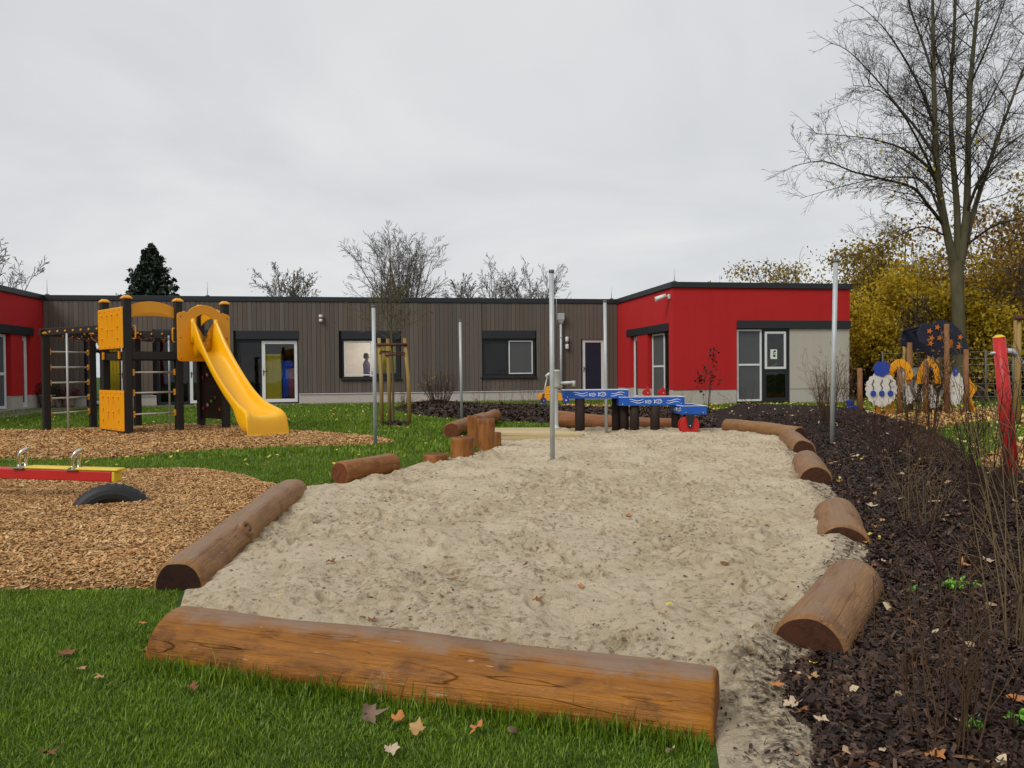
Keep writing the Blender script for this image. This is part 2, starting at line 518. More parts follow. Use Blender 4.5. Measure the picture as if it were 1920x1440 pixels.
def m_board():
    t = NT('weathered_board')
    P = t.pos()
    oi = t.n('ShaderNodeObjectInfo').outputs['Random']
    off = t.n('ShaderNodeCombineXYZ', {0: t.math('MULTIPLY', oi, 31.0), 2: t.math('MULTIPLY', oi, 17.0)})
    Pv = t.n('ShaderNodeVectorMath', operation='ADD'); t.set(Pv, 0, P); t.set(Pv, 1, off.outputs[0])
    g = t.noise(t.scale(Pv.outputs[0], (22, 22, 0.9)), 1.0, 5, 0.65)
    c = t.mix((0.098, 0.078, 0.062, 1), (0.150, 0.124, 0.102, 1), g)
    hs = t.n('ShaderNodeHueSaturation', {'Color': c, 'Value': t.n('ShaderNodeMapRange', {'Value': oi, 'To Min': 0.87, 'To Max': 1.12}).outputs[0],
                                         'Saturation': t.n('ShaderNodeMapRange', {'Value': t.math('FRACT', t.math('MULTIPLY', oi, 7.31)), 'To Min': 0.75, 'To Max': 1.15}).outputs[0]})
    vo = t.n('ShaderNodeTexVoronoi', {'Scale': 1.6}); t.set(vo, 'Vector', t.scale(Pv.outputs[0], (2.5, 2.5, 1)))
    c = t.mix(hs.outputs[0], (0.035, 0.025, 0.02, 1), t.ramp(vo.outputs['Distance'], [(0.03, (0.6,) * 3), (0.08, (0, 0, 0))]))
    return t.pbr(c, 0.8, 0.2, t.bump(g, 0.3, 0.006))
def m_glass(name='window_glass', tint=(0.93, 0.95, 0.95)):
    t = NT(name)
    tr = t.n('ShaderNodeBsdfTransparent', {'Color': c4(tint)})
    gl = t.n('ShaderNodeBsdfGlossy', {'Color': (1, 1, 1, 1), 'Roughness': 0.02})
    fr = t.n('ShaderNodeFresnel', {'IOR': 1.42})
    wv = t.bump(t.noise(t.pos(), 1.2, 2, 0.4), 0.05, 0.05)
    t.set(gl, 'Normal', wv)
    mx = t.n('ShaderNodeMixShader', {0: fr.outputs[0]})
    t.t.links.new(tr.outputs[0], mx.inputs[1]); t.t.links.new(gl.outputs[0], mx.inputs[2])
    t.t.links.new(mx.outputs[0], t.out.inputs[0])
    return t.m
def m_emit(name, col, s):
    t = NT(name)
    e = t.n('ShaderNodeEmission', {'Color': c4(col), 'Strength': s})
    t.t.links.new(e.outputs[0], t.out.inputs[0])
    return t.m
def m_brick():
    t = NT('brick_masonry')
    P = t.scale(t.pos(), (1, 1, 1))
    sx = t.n('ShaderNodeSeparateXYZ'); t.set(sx, 0, P)
    cb = t.n('ShaderNodeCombineXYZ', {0: sx.outputs[0], 1: sx.outputs[2]})
    br = t.n('ShaderNodeTexBrick', {'Color1': (0.20, 0.075, 0.05, 1), 'Color2': (0.14, 0.055, 0.04, 1), 'Mortar': (0.2, 0.17, 0.15, 1), 'Scale': 1.0,
             'Mortar Size': 0.008, 'Brick Width': 0.24, 'Row Height': 0.08})
    t.set(br, 'Vector', cb.outputs[0])
    return t.pbr(br.outputs[0], 0.85, 0.2, t.bump(br.outputs['Fac'], -0.4, 0.01))
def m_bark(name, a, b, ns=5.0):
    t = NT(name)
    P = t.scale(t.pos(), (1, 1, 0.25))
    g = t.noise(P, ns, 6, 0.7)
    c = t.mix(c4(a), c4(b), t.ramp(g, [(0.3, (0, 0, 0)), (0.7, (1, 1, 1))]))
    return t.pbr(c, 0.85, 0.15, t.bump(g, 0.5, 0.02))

MT = dict(
    sand=m_sand(), grass=m_grass(),
    lawn=m_ground('lawn_soil', (0.028, 0.055, 0.008), (0.065, 0.12, 0.018), 6.0),
    chipbase=m_ground('chip_base', (0.28, 0.14, 0.055), (0.50, 0.29, 0.12), 40.0, 0.9, 70),
    mulchbase=m_ground('mulch_base', (0.010, 0.007, 0.006), (0.038, 0.025, 0.020), 45.0, 0.9, 60),
    paving=m_ground('paving', (0.17, 0.15, 0.13), (0.24, 0.22, 0.19), 5.0, 0.2, 40),
    chips=m_scatter('wood_chip', [(0, (0.28, 0.125, 0.045)), (0.2, (0.45, 0.235, 0.085)), (0.55, (0.58, 0.335, 0.135)), (0.9, (0.66, 0.42, 0.19)), (1, (0.72, 0.54, 0.31))], 0.8, 0.2, 0.2, 3.0),
    mulch=m_scatter('bark_mulch', [(0, (0.011, 0.006, 0.0045)), (0.5, (0.042, 0.021, 0.0135)), (0.85, (0.080, 0.042, 0.025)), (0.98, (0.13, 0.072, 0.043)), (1, (0.18, 0.11, 0.07))], 0.6, 0.3, 0.3, 4.0),
    litter=m_scatter('leaf_litter', [(0, (0.17, 0.07, 0.03)), (0.3, (0.30, 0.16, 0.07)), (0.6, (0.46, 0.33, 0.20)), (0.85, (0.55, 0.45, 0.30)), (1, (0.62, 0.45, 0.06))], 0.7, 0.25, 0.1),
    yleaf=m_scatter('yellow_leaf_litter', [(0, (0.45, 0.30, 0.04)), (0.6, (0.62, 0.50, 0.08)), (1, (0.60, 0.52, 0.25))], 0.7, 0.25, 0.05),
    red=m_plaster('red_plaster', (0.46, 0.020, 0.021)), beige=m_plaster('beige_plaster', (0.47, 0.43, 0.365)),
    plinth=m_plaster('plinth_plaster', (0.46, 0.42, 0.37)),
    board=m_board(), gapdark=pm('board_gap', (0.012, 0.010, 0.009), 0.9, 0.1),
    anthra=pm('anthracite_metal', (0.016, 0.018, 0.022), 0.45, 0.4, 0.0, 0.1, 2.0), white=pm('white_frame', (0.70, 0.70, 0.69), 0.4, 0.4, 0, 0.04, 3, dirt=0.15, dirt_col=(0.4, 0.38, 0.34)),
    zinc=pm('galvanised_steel', (0.44, 0.465, 0.475), 0.5, 0.5, 0.25, 0.22, 18, (1, 1, 0.5), dirt=0.3, dirt_col=(0.24, 0.25, 0.25)),
    steel=pm('stainless_tube', (0.55, 0.54, 0.51), 0.33, 0.5, 0.7, 0.1, 9),
    chrome=pm('polished_steel', (0.66, 0.65, 0.62), 0.2, 0.5, 1.0, 0.08, 9),
    screen=pm('insect_screen', (0.085, 0.088, 0.092), 0.7, 0.3, 0, 0.15, 3),
    glass=m_glass(), glassdark=m_glass('tinted_glass', (0.45, 0.48, 0.5)),
    room=pm('room_wall', (0.42, 0.37, 0.30), 0.9, 0.1), roomfloor=pm('room_floor', (0.16, 0.10, 0.06), 0.6, 0.3), roomw=pm('room_white', (0.74, 0.70, 0.66), 0.9, 0.1),
    tube=m_emit('lit_tube', (1.0, 0.93, 0.78), 9.0),
    yellow=pm('yellow_plastic', (0.78, 0.325, 0.003), 0.36, 0.45, 0, 0.07, 2.5, bump=0.04, bs=240, dirt=0.12, dirt_col=(0.36, 0.18, 0.03)),
    yellow2=pm('yellow_slide', (0.86, 0.44, 0.002), 0.27, 0.5, 0, 0.05, 2.5, dirt=0.10, dirt_col=(0.5, 0.25, 0.02)),
    postblack=pm('dark_stained_post', (0.020, 0.018, 0.017), 0.6, 0.3, 0, 0.4, 9, (6, 6, 0.7), bump=0.3, bs=12),
    darkpanel=pm('dark_brown_panel', (0.022, 0.012, 0.010), 0.5, 0.35, 0, 0.2, 4),
    redpaint=pm('red_paint', (0.48, 0.016, 0.014), 0.42, 0.4, 0, 0.12, 5, bump=0.1, bs=30, dirt=0.06, dirt_col=(0.22, 0.05, 0.03)),
    yellpaint=pm('yellow_paint', (0.72, 0.50, 0.025), 0.4, 0.4, 0, 0.08, 5, dirt=0.15, dirt_col=(0.4, 0.25, 0.05)),
    blue=pm('blue_paint', (0.010, 0.090, 0.43), 0.38, 0.4, 0, 0.12, 4, dirt=0.12, dirt_col=(0.05, 0.09, 0.2)),
    bluedark=pm('dark_blue_paint', (0.02, 0.05, 0.30), 0.45, 0.4, 0, 0.15, 6),
    whitepaint=pm('white_print', (0.70, 0.73, 0.76), 0.5, 0.3, 0, 0.05, 6),
    sheep=pm('white_panel', (0.60, 0.585, 0.53), 0.5, 0.3, 0, 0.08, 5, dirt=0.4, dirt_col=(0.36, 0.33, 0.27)),
    trough=pm('trough_post', (0.030, 0.019, 0.015), 0.7, 0.25, 0, 0.4, 6, (8, 8, 0.8), bump=0.4, bs=10),
    rubber=pm('tyre_rubber', (0.011, 0.011, 0.012), 0.55, 0.4, 0, 0.3, 12, bump=0.2, bs=80, dirt=0.3, dirt_col=(0.045, 0.038, 0.03)),
    pine=pm('pressure_treated_pine', (0.47, 0.37, 0.20), 0.7, 0.25, 0, 0.2, 3, (1, 12, 12), bump=0.25, bs=9, orand=0.12, dirt=0.25, dirt_col=(0.24, 0.19, 0.11)),
    stake=pm('stake_wood', (0.32, 0.21, 0.072), 0.75, 0.2, 0, 0.28, 5, (6, 6, 0.7), bump=0.3, bs=14),
    robinia=pm('brown_post_wood', (0.23, 0.105, 0.045), 0.7, 0.25, 0, 0.3, 5, (6, 6, 0.7), bump=0.3, bs=14),
    greywood=pm('grey_post_wood', (0.17, 0.145, 0.10), 0.8, 0.2, 0, 0.3, 5, (6, 6, 0.7), bump=0.3, bs=14),
    rail=pm('brown_rail', (0.10, 0.040, 0.024), 0.7, 0.25, 0, 0.25, 8),
    rope=pm('black_rope', (0.02, 0.018, 0.018), 0.8, 0.2), orange=pm('orange_plastic', (0.56, 0.14, 0.012), 0.45, 0.4, 0, 0.15, 6),
    navy=pm('navy_panel', (0.014, 0.016, 0.035), 0.5, 0.35, 0, 0.2, 4), grey=pm('grey_plastic', (0.12, 0.12, 0.115), 0.5, 0.35, 0, 0.15, 5),
    pump=pm('pump_grey', (0.44, 0.46, 0.44), 0.4, 0.45, 0.3, 0.12, 8, dirt=0.2, dirt_col=(0.3, 0.3, 0.28)), lampw=pm('lamp_white', (0.68, 0.67, 0.64), 0.4, 0.4),
    lime=pm('lime_plastic', (0.14, 0.42, 0.02), 0.4, 0.4), curtain_y=pm('yellow_fabric', (0.86, 0.66, 0.05), 0.9, 0.1, 0, 0.2, 5), curtain_b=pm('blue_fabric', (0.04, 0.15, 0.75), 0.9, 0.1, 0, 0.2, 5),
    pinkf=pm('pink_fabric', (0.45, 0.16, 0.20), 0.9, 0.1), shelf=pm('shelf_wood', (0.36, 0.17, 0.06), 0.6, 0.3),
    skin=pm('skin', (0.50, 0.30, 0.22), 0.6, 0.3), purple=pm('purple_cloth', (0.19, 0.13, 0.34), 0.9, 0.1), jeans=pm('dark_cloth', (0.03, 0.035, 0.06), 0.9, 0.1), hair=pm('dark_hair', (0.03, 0.02, 0.015), 0.7, 0.3),
    paper=pm('paper', (0.72, 0.76, 0.68), 0.8, 0.2), ink=pm('black_ink', (0.02, 0.02, 0.02), 0.8, 0.1),
    terracotta=pm('clay_pot', (0.26, 0.21, 0.17), 0.8, 0.2), brick=m_brick(),
    bark_big=m_bark('green_grey_bark', (0.060, 0.055, 0.030), (0.125, 0.110, 0.062), 4.0), bark=m_bark('dark_bark', (0.030, 0.023, 0.018), (0.075, 0.060, 0.047)),
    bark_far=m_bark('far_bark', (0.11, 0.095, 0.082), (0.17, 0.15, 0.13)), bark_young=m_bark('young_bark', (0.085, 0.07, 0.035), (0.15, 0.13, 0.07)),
    cane=m_bark('shrub_cane', (0.055, 0.030, 0.018), (0.15, 0.088, 0.048), 9.0), cane2=m_bark('pale_shrub_cane', (0.11, 0.075, 0.036), (0.24, 0.17, 0.085), 9.0), cane3=m_bark('dark_shrub_cane', (0.028, 0.016, 0.013), (0.075, 0.038, 0.028), 9.0),
    leaf_yellow=m_leaf('autumn_leaf_yellow', [(0, (0.19, 0.135, 0.02)), (0.25, (0.46, 0.33, 0.025)), (0.65, (0.68, 0.49, 0.03)), (0.92, (0.82, 0.58, 0.05)), (1, (0.34, 0.36, 0.06))]),
    leaf_olive=m_leaf('autumn_leaf_olive', [(0, (0.13, 0.10, 0.03)), (0.4, (0.30, 0.22, 0.045)), (0.8, (0.44, 0.30, 0.05)), (1, (0.55, 0.39, 0.07))]),
    leaf_brown=m_leaf('autumn_leaf_brown', [(0, (0.14, 0.07, 0.035)), (0.45, (0.30, 0.155, 0.06)), (0.75, (0.42, 0.26, 0.06)), (1, (0.60, 0.42, 0.06))]),
    leaf_green=m_scatter('weed_leaf', [(0, (0.08, 0.22, 0.02)), (1, (0.20, 0.46, 0.05))], 0.5, 0.3, 0.1),
    leaf_dark=m_scatter('dark_leaf', [(0, (0.012, 0.012, 0.01)), (1, (0.05, 0.03, 0.022))], 0.6, 0.3, 0.1),
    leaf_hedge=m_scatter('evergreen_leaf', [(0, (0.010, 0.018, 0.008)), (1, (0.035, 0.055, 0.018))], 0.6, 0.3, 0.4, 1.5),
    needle=m_scatter('conifer_needle', [(0, (0.022, 0.036, 0.024)), (1, (0.075, 0.10, 0.07))], 0.7, 0.2, 0.4, 1.0),
    flower=m_scatter('heather_flower', [(0, (0.10, 0.03, 0.03)), (1, (0.26, 0.09, 0.09))], 0.8, 0.2, 0.2),
)
LOGM = {
    'front': [m_log('log_front_wood', (0.335, 0.125, 0.009), (0.075, 0.023, 0.004), 0.9, 0.3), m_logend('log_end_orange', (0.17, 0.06, 0.02), (0.27, 0.105, 0.03))],
    'left': [m_log('log_left_wood', (0.33, 0.165, 0.055), (0.14, 0.062, 0.022), 0.8, 3.1), m_logend('log_end_dark', (0.018, 0.008, 0.005), (0.042, 0.017, 0.009))],
    'mid': [m_log('log_mid_wood', (0.31, 0.120, 0.027), (0.13, 0.043, 0.014), 0.45, 6.2), m_logend('log_end_red', (0.105, 0.032, 0.014), (0.19, 0.062, 0.024))],
    'right': [m_log('log_right_wood', (0.30, 0.155, 0.058), (0.15, 0.070, 0.027), 0.6, 9.4), m_logend('log_end_brown', (0.042, 0.016, 0.009), (0.088, 0.032, 0.015))],
    'back': [m_log('log_back_wood', (0.29, 0.115, 0.042), (0.17, 0.066, 0.026), 0.25, 12.4), m_logend('log_end_back', (0.14, 0.055, 0.025), (0.22, 0.09, 0.04))],
}

# ------------------------------------------------------------------ ground zones (outlines measured in the photo, laid on the ground)
SAND = pixpoly([(545, 914), (612, 908), (740, 884), (790, 866), (840, 858), (935, 838), (930, 812), (1040, 806), (1262, 806), (1330, 806),
                (1390, 806), (1490, 822), (1530, 858), (1565, 905), (1610, 945), (1650, 1010), (1668, 1045), (1650, 1080), (1610, 1170), (1570, 1235),
                (1540, 1262), (1540, 1300), (1560, 1345), (1590, 1390), (1590, 1440), (1590, 1520), (1520, 1700), (1270, 1620), (1335, 1440), (1330, 1330), (820, 1265), (330, 1200), (325, 1140), (350, 1100), (420, 1020), (520, 930)], wob=0.035)
CHIPS_A = pixpoly([(-500, 815), (80, 807), (200, 803), (300, 798), (400, 796), (520, 805), (620, 812), (700, 819), (748, 827), (735, 832), (700, 836), (560, 838), (420, 844), (330, 850), (200, 861), (0, 863), (-500, 868)], wob=0.04, seed=3)
CHIPS_B = pixpoly([(-700, 905), (0, 894), (120, 889), (230, 883), (380, 880), (450, 889), (500, 904), (545, 912), (450, 1000), (345, 1085), (290, 1106), (0, 1110), (-700, 1116)], wob=0.03, seed=5)
CHIPS_C = pixpoly([(925, 768), (1000, 764), (1060, 760), (1150, 762), (1230, 766), (1240, 772), (1150, 774), (1040, 772)], wob=0.1, seed=6)
CHIPS_D = pixpoly([(1600, 778), (1640, 771), (1760, 768), (1880, 767), (2150, 770), (2150, 800), (1920, 797), (1860, 793), (1790, 797), (1745, 802), (1690, 790)], wob=0.06, seed=8)
CHIPS_E = pixpoly([(1835, 862), (1870, 842), (1930, 832), (2150, 830), (2150, 905), (1920, 903), (1850, 888)], wob=0.05, seed=9)
MULCH_B = pixpoly([(735, 768), (765, 762), (830, 758), (900, 765), (960, 768), (1000, 768), (1100, 773), (1200, 775), (1340, 770), (1340, 806), (1262, 804), (1150, 798), (1040, 795), (940, 791), (860, 787), (790, 780)], wob=0.06, seed=11)
MULCH_R = pixpoly([(1325, 772), (1440, 771), (1540, 776), (1600, 777), (1680, 786), (1740, 800), (1800, 838), (1830, 878), (1920, 903), (2300, 925), (2700, 1200), (2700, 1500), (1900, 2000), (1420, 1800), (1485, 1520), (1485, 1440), (1492, 1390),
                   (1440, 1345), (1455, 1300), (1440, 1262), (1480, 1235), (1535, 1170), (1585, 1080), (1612, 1045), (1598, 1010), (1562, 945), (1520, 905), (1497, 862), (1470, 829), (1378, 808), (1330, 803)], wob=0.035, seed=13)
TREE_BED = pixpoly([(712, 797), (735, 793), (768, 793), (770, 797), (740, 800)], wob=0.02, seed=14)
BARE = [SAND, CHIPS_A, CHIPS_B, CHIPS_C, CHIPS_D, CHIPS_E, MULCH_B, MULCH_R, TREE_BED]

_frs = np.random.RandomState(21)
FOOT = []
for _ in range(520):
    while True:
        fx, fy = _frs.uniform(-2.4, 4.5), _frs.uniform(2.1, 13)
        if inside(SAND, np.array([fx]), np.array([fy]))[0]:
            break
    FOOT.append((fx, fy, _frs.uniform(0, math.pi), _frs.uniform(0.05, 0.10), _frs.uniform(0.030, 0.045), _frs.uniform(0.014, 0.036)))
def sand_rough(x, y):
    return sstep(.40, .60, fbm(x * 2.1 + 9, y * 2.1, 4, .6))
def z_sand(x, y, detail=True):
    d, _, _ = edge_near(SAND, x, y)
    z = 0.044 + 0.045 * (fbm(x * 1.1, y * 1.1, 3) - 0.35)
    if detail:
        rg_ = .25 + .75 * sand_rough(x, y)
        z = z + 0.105 * (fbm(x * 3.6 + 3, y * 3.6, 3, 0.5) - 0.5) + rg_ * 0.056 * (fbm(x * 13, y * 13 + 7, 3, 0.62) - 0.5)
        order = np.argsort(y); ysrt = y[order]
        for fx, fy, a, la, lb, dp in FOOT:
            i0, i1 = np.searchsorted(ysrt, (fy - .25, fy + .25))
            m = order[i0:i1]; m = m[np.abs(x[m] - fx) < 0.25]
            if not len(m):
                continue
            xx = x[m] - fx; yy = y[m] - fy
            u = (xx * math.cos(a) + yy * math.sin(a)) / la; v = (-xx * math.sin(a) + yy * math.cos(a)) / lb
            q = np.sqrt(u * u + v * v)
            z[m] += dp * (-np.exp(-(q ** 4)) + 0.55 * np.exp(-((q - 1.35) / 0.3) ** 2))
    z = np.maximum(z, 0.007 + 0.002 * fbm(x * 30, y * 30, 2))
    return np.where(d < 0.30, np.where(d < .03, -0.02 + .026*sstep(0, .03, d), .006 + (z - .006)*sstep(.02, .30, d)), z)
def z_mulch_r(x, y, detail=True):
    d, _, _ = edge_near(MULCH_R, x, y)
    far = sstep(3.0, 8.0, y)
    z = 0.012 + (0.09 + 0.14 * far) * sstep(0.0, 1.1, d) + 0.03 * (fbm(x * 2.2, y * 2.2, 3) - 0.4) * sstep(0, 0.3, d)
    if detail:
        z = z + 0.016 * (fbm(x * 16, y * 16, 3) - 0.5)
    z = np.maximum(z, 0.006)
    return np.where(d < 0.08, -0.02 + (z + 0.02) * sstep(0, 0.08, d), z)
def z_mound(poly, h, w):
    def fn(x, y, detail=True):
        d, _, _ = edge_near(poly, x, y)
        z = 0.010 + h * sstep(0, w, d) + 0.016 * fbm(x * 6, y * 6, 3)
        return np.where(d < 0.1, -0.02 + (z + 0.02) * sstep(0, 0.1, d), z)
    return fn
ZF = {'chips_a': z_mound(CHIPS_A, 0.03, 0.6), 'chips_b': z_mound(CHIPS_B, 0.03, 0.4), 'chips_c': z_mound(CHIPS_C, 0.02, 0.5), 'chips_d': z_mound(CHIPS_D, 0.02, 0.5),
      'chips_e': z_mound(CHIPS_E, 0.02, 0.4), 'mulch_b': z_mound(MULCH_B, 0.16, 0.8), 'mulch_r': z_mulch_r, 'sand': z_sand, 'tree_bed': z_mound(TREE_BED, 0.03, 0.2)}
_BBS = []; _BBD = {}
def gz(x, y):
    """ground height under one point"""
    X = np.array([float(x)]); Y = np.array([float(y)])
    z = 0.0
    if not _BBS:
        for p in BARE: _BBS.append((p, *bb(p)))
    if not any(a[0] < x < b[0] and a[1] < y < b[1] for _, a, b in _BBS): return 0.0
    for k, p in (('sand', SAND), ('chips_a', CHIPS_A), ('chips_b', CHIPS_B), ('chips_c', CHIPS_C), ('chips_d', CHIPS_D), ('chips_e', CHIPS_E), ('mulch_b', MULCH_B), ('mulch_r', MULCH_R), ('tree_bed', TREE_BED)):
        a, b = _BBD.setdefault(k, bb(p))
        if a[0] < x < b[0] and a[1] < y < b[1] and inside(p, X, Y)[0]:
            z = max(z, float(ZF[k](X, Y)[0]))
    return z
def gat(U, V, dz=0.0):
    """where the photo pixel meets the modelled ground"""
    z = 0.0
    for _ in range(4):
        p = at(U, V, z)
        z = gz(p.x, p.y)
    p = at(U, V, z)
    return Vector((p.x, p.y, z + dz))

def sheet(name, poly, zfn, xs, ys, mat, attr=None, attr2=None):
    X, Y = np.meshgrid(xs, ys)
    nx, ny = len(xs), len(ys)
    x = X.ravel().copy(); y = Y.ravel().copy()
    ins = inside(poly, x, y)
    I = ins.reshape(ny, nx)
    cell = I[:-1, :-1] | I[1:, :-1] | I[:-1, 1:] | I[1:, 1:]
    d, bx, by = edge_near(poly, x, y)
    x = np.where(ins, x, bx); y = np.where(ins, y, by)
    jj, ii = np.nonzero(cell)
    q = np.stack([jj*nx+ii, jj*nx+ii+1, (jj+1)*nx+ii+1, (jj+1)*nx+ii], 1)
    used = np.unique(q)
    remap = np.zeros(nx*ny, int); remap[used] = np.arange(len(used))
    x = x[used]; y = y[used]
    z = zfn(x, y)
    z = np.where(ins[used], z, -0.02)
    rnd = attr(x, y) if attr else None
    me = np_mesh(name, np.stack([x, y, z], 1), remap[q], mat, rnd, True)
    if attr2:
        a_ = me.attributes.new('churned', 'FLOAT', 'POINT'); a_.data.foreach_set('value', attr2(x, y).astype(np.float32))
    o = obj(name, me)
    tag(o, kind='structure')
    return o
def bb(poly):
    a = np.array(poly); return a.min(0), a.max(0)
def steps(a, b, *segs):
    """a..b with spacing changing at limits: segs = (limit, step), ..."""
    out = [a]; 
    while out[-1] < b:
        st = segs[-1][1]
        for lim, s_ in segs:
            if out[-1] < lim:
                st = s_; break
        out.append(out[-1] + st)
    return np.array(out)

MB().add([(-260, -60, 0), (260, -60, 0), (260, 420, 0), (-260, 420, 0)], [(0, 1, 2, 3)]).build('lawn_ground', MT['lawn'])['kind'] = 'structure'
(s0, s1) = bb(SAND)
def sand_soil(x, y):
    d, _, _ = edge_near(MULCH_R, x, y)
    far = np.where(y < 3.2, 0.16, 0.12)
    return np.clip(1 - d / far, 0, 1) ** 0.9
sheet('sand_pit', SAND, z_sand, np.arange(s0[0], s1[0] + .02, .0105), steps(s0[1], s1[1], (4.2, .0095), (6.0, .016), (99, .03)), MT['sand'], sand_soil, sand_rough)
for nm, key, poly, mt, st in (('wood_chip_bed', 'chips_b', CHIPS_B, 'chipbase', .05), ('wood_chip_bed', 'chips_a', CHIPS_A, 'chipbase', .10), ('wood_chip_bed', 'chips_c', CHIPS_C, 'chipbase', .15),
                              ('wood_chip_bed', 'chips_d', CHIPS_D, 'chipbase', .15), ('wood_chip_bed', 'chips_e', CHIPS_E, 'chipbase', .08), ('mulch_bed', 'mulch_b', MULCH_B, 'mulchbase', .10), ('mulch_bed', 'tree_bed', TREE_BED, 'mulchbase', .06)):
    a, b = bb(poly)
    sheet(nm, poly, ZF[key], np.arange(a[0], b[0] + st, st), np.arange(a[1], b[1] + st, st), MT[mt])
a, b = bb(MULCH_R)
sheet('mulch_bed', MULCH_R, z_mulch_r, steps(a[0], b[0], (2.6, .022), (99, .06)), steps(a[1], b[1], (5, .022), (99, .06)), MT['mulchbase'])

# ------------------------------------------------------------------ the building (one thing; local x along the timber wall, local y away from us)
TOPZ = 3.72
_A = at(80, 553, TOPZ); _B = at(1157, 561, TOPZ); _C = at(1263, 528.5, TOPZ); _D = at(1596, 531.8, TOPZ)
B_ANG = math.atan2(_B.y - _A.y, _B.x - _A.x)
B_LEN = math.hypot(_B.x - _A.x, _B.y - _A.y)
_ca, _sa = math.cos(B_ANG), math.sin(B_ANG)
def tol(p):
    dx, dy = p[0] - _A.x, p[1] - _A.y
    return Vector((dx*_ca + dy*_sa, -dx*_sa + dy*_ca, p[2]))
def tow(p):
    return Vector((_A.x + p[0]*_ca - p[1]*_sa, _A.y + p[0]*_sa + p[1]*_ca, p[2]))
WING_Y = tol(_C).y                    # front of the right red wing
WING_X1 = tol(_D).x
WALL_H = 3.55
bld = thing('kindergarten_building', 'flat-roofed single-storey building with grey timber front and red plaster wings', 'building', (_A.x, _A.y, 0), B_ANG)
_cl = tol(CAM)
def _ld(U, V):
    d = ray(U, V); return Vector((d.x*_ca + d.y*_sa, -d.x*_sa + d.y*_ca, d.z))
class Wall:
    """kind: 'grey' y=0 plane, 'front' y=WING_Y plane, 'side' x=B_LEN plane facing -x, 'left' x=0 plane facing +x"""
    def __init__(s, kind): s.k = kind
    def P(s, a, z, d):
        if s.k == 'grey': return (a, d, z)
        if s.k == 'front': return (a, WING_Y + d, z)
        if s.k == 'side': return (B_LEN + d, -a, z)
        return (-d, -a, z)
    def pix(s, U, V):
        d = _ld(U, V)
        if s.k == 'grey': t = -_cl.y / d.y
        elif s.k == 'front': t = (WING_Y - _cl.y) / d.y
        elif s.k == 'side': t = (B_LEN - _cl.x) / d.x
        else: t = -_cl.x / d.x
        p = _cl + d * t
        return ((p.x if s.k in ('grey', 'front') else -p.y), p.z)
    def rect(s, U0, V0, U1, V1, z0=None):
        a0, zt = s.pix(U0, V0); a1, _ = s.pix(U1, V0)
        _, zb = s.pix((U0 + U1) / 2, V1)
        _, zt = s.pix((U0 + U1) / 2, V0)
        a0, a1 = sorted((a0, a1))
        return [a0, a1, zb if z0 is None else z0, zt]
    def box(s, mb, a0, a1, z0, z1, d0, d1, mi=0):
        p = s.P(a0, z0, d0); q = s.P(a1, z1, d1)
        mb.box(p[0], q[0], p[1], q[1], p[2], q[2], mi)
    def cells(s, mb, a0, a1, z0, z1, ops, d0, d1, mi=0):
        A = sorted(set([a0, a1] + [min(max(v, a0), a1) for o in ops for v in o[:2]]))
        Z = sorted(set([z0, z1] + [min(max(v, z0), z1) for o in ops for v in o[2:4]]))
        for i in range(len(A) - 1):
            run = None
            for j in range(len(Z) - 1):
                am, zm = (A[i] + A[i+1]) / 2, (Z[j] + Z[j+1]) / 2
                hole = any(o[0] < am < o[1] and o[2] < zm < o[3] for o in ops)
                if hole:
                    if run is not None: s.box(mb, A[i], A[i+1], run, Z[j], d0, d1, mi); run = None
                elif run is None:
                    run = Z[j]
            if run is not None: s.box(mb, A[i], A[i+1], run, Z[-1], d0, d1, mi)
GW, FW, SW, LW = Wall('grey'), Wall('front'), Wall('side'), Wall('left')

def sash(w, r, fw, d, mat_f, mat_p, name='window', mids=(), th=0.06, label=None, handle=None):
    """frame of four members (+ rails), pane as sub-part"""
    a0, a1, z0, z1 = r
    m = MB()
    w.box(m, a0, a1, z0, z0 + fw, d, d + th); w.box(m, a0, a1, z1 - fw, z1, d, d + th)
    w.box(m, a0, a0 + fw, z0 + fw, z1 - fw, d, d + th); w.box(m, a1 - fw, a1, z0 + fw, z1 - fw, d, d + th)
    for zz in mids:
        w.box(m, a0 + fw, a1 - fw, zz - fw/2, zz + fw/2, d + 0.003, d + th - 0.003)
    o = m.build(name, mat_f, bld, bevel=0.006)
    if label: o['label'] = label
    p = MB(); w.box(p, a0 + fw - .005, a1 - fw + .005, z0 + fw - .005, z1 - fw + .005, d + th*0.4, d + th*0.4 + 0.008)
    p.build('pane', mat_p, o)
    if handle:
        ha, hz, dirn = handle
        h = MB(); w.box(h, ha - .014, ha + .014, hz - .10, hz + .10, d - .008, d)
        w.box(h, min(ha, ha + dirn*.13), max(ha, ha + dirn*.13), hz + .03, hz + .052, d - .055, d - .033); w.box(h, ha - .01, ha + .01, hz + .03, hz + .052, d - .033, d - .008)
        h.build('handle', MT['anthra'], o)
    return o
def shutter_box(w, r, d0=-0.05, d1=0.08):
    m = MB(); w.box(m, r[0], r[1], r[2], r[3], d0, d1)
    return m.build('shutter_box', MT['anthra'], bld, bevel=0.006)
def surround(w, r, fw, d0, d1):
    """dark frame lining the opening"""
    m = MB(); a0, a1, z0, z1 = r
    w.box(m, a0, a0 + fw, z0, z1, d0, d1); w.box(m, a1 - fw, a1, z0, z1, d0, d1); w.box(m, a0 + fw, a1 - fw, z1 - fw, z1, d0, d1); w.box(m, a0 + fw, a1 - fw, z0, z0 + fw, d0, d1)
    return m.build('window_surround', MT['anthra'], bld)

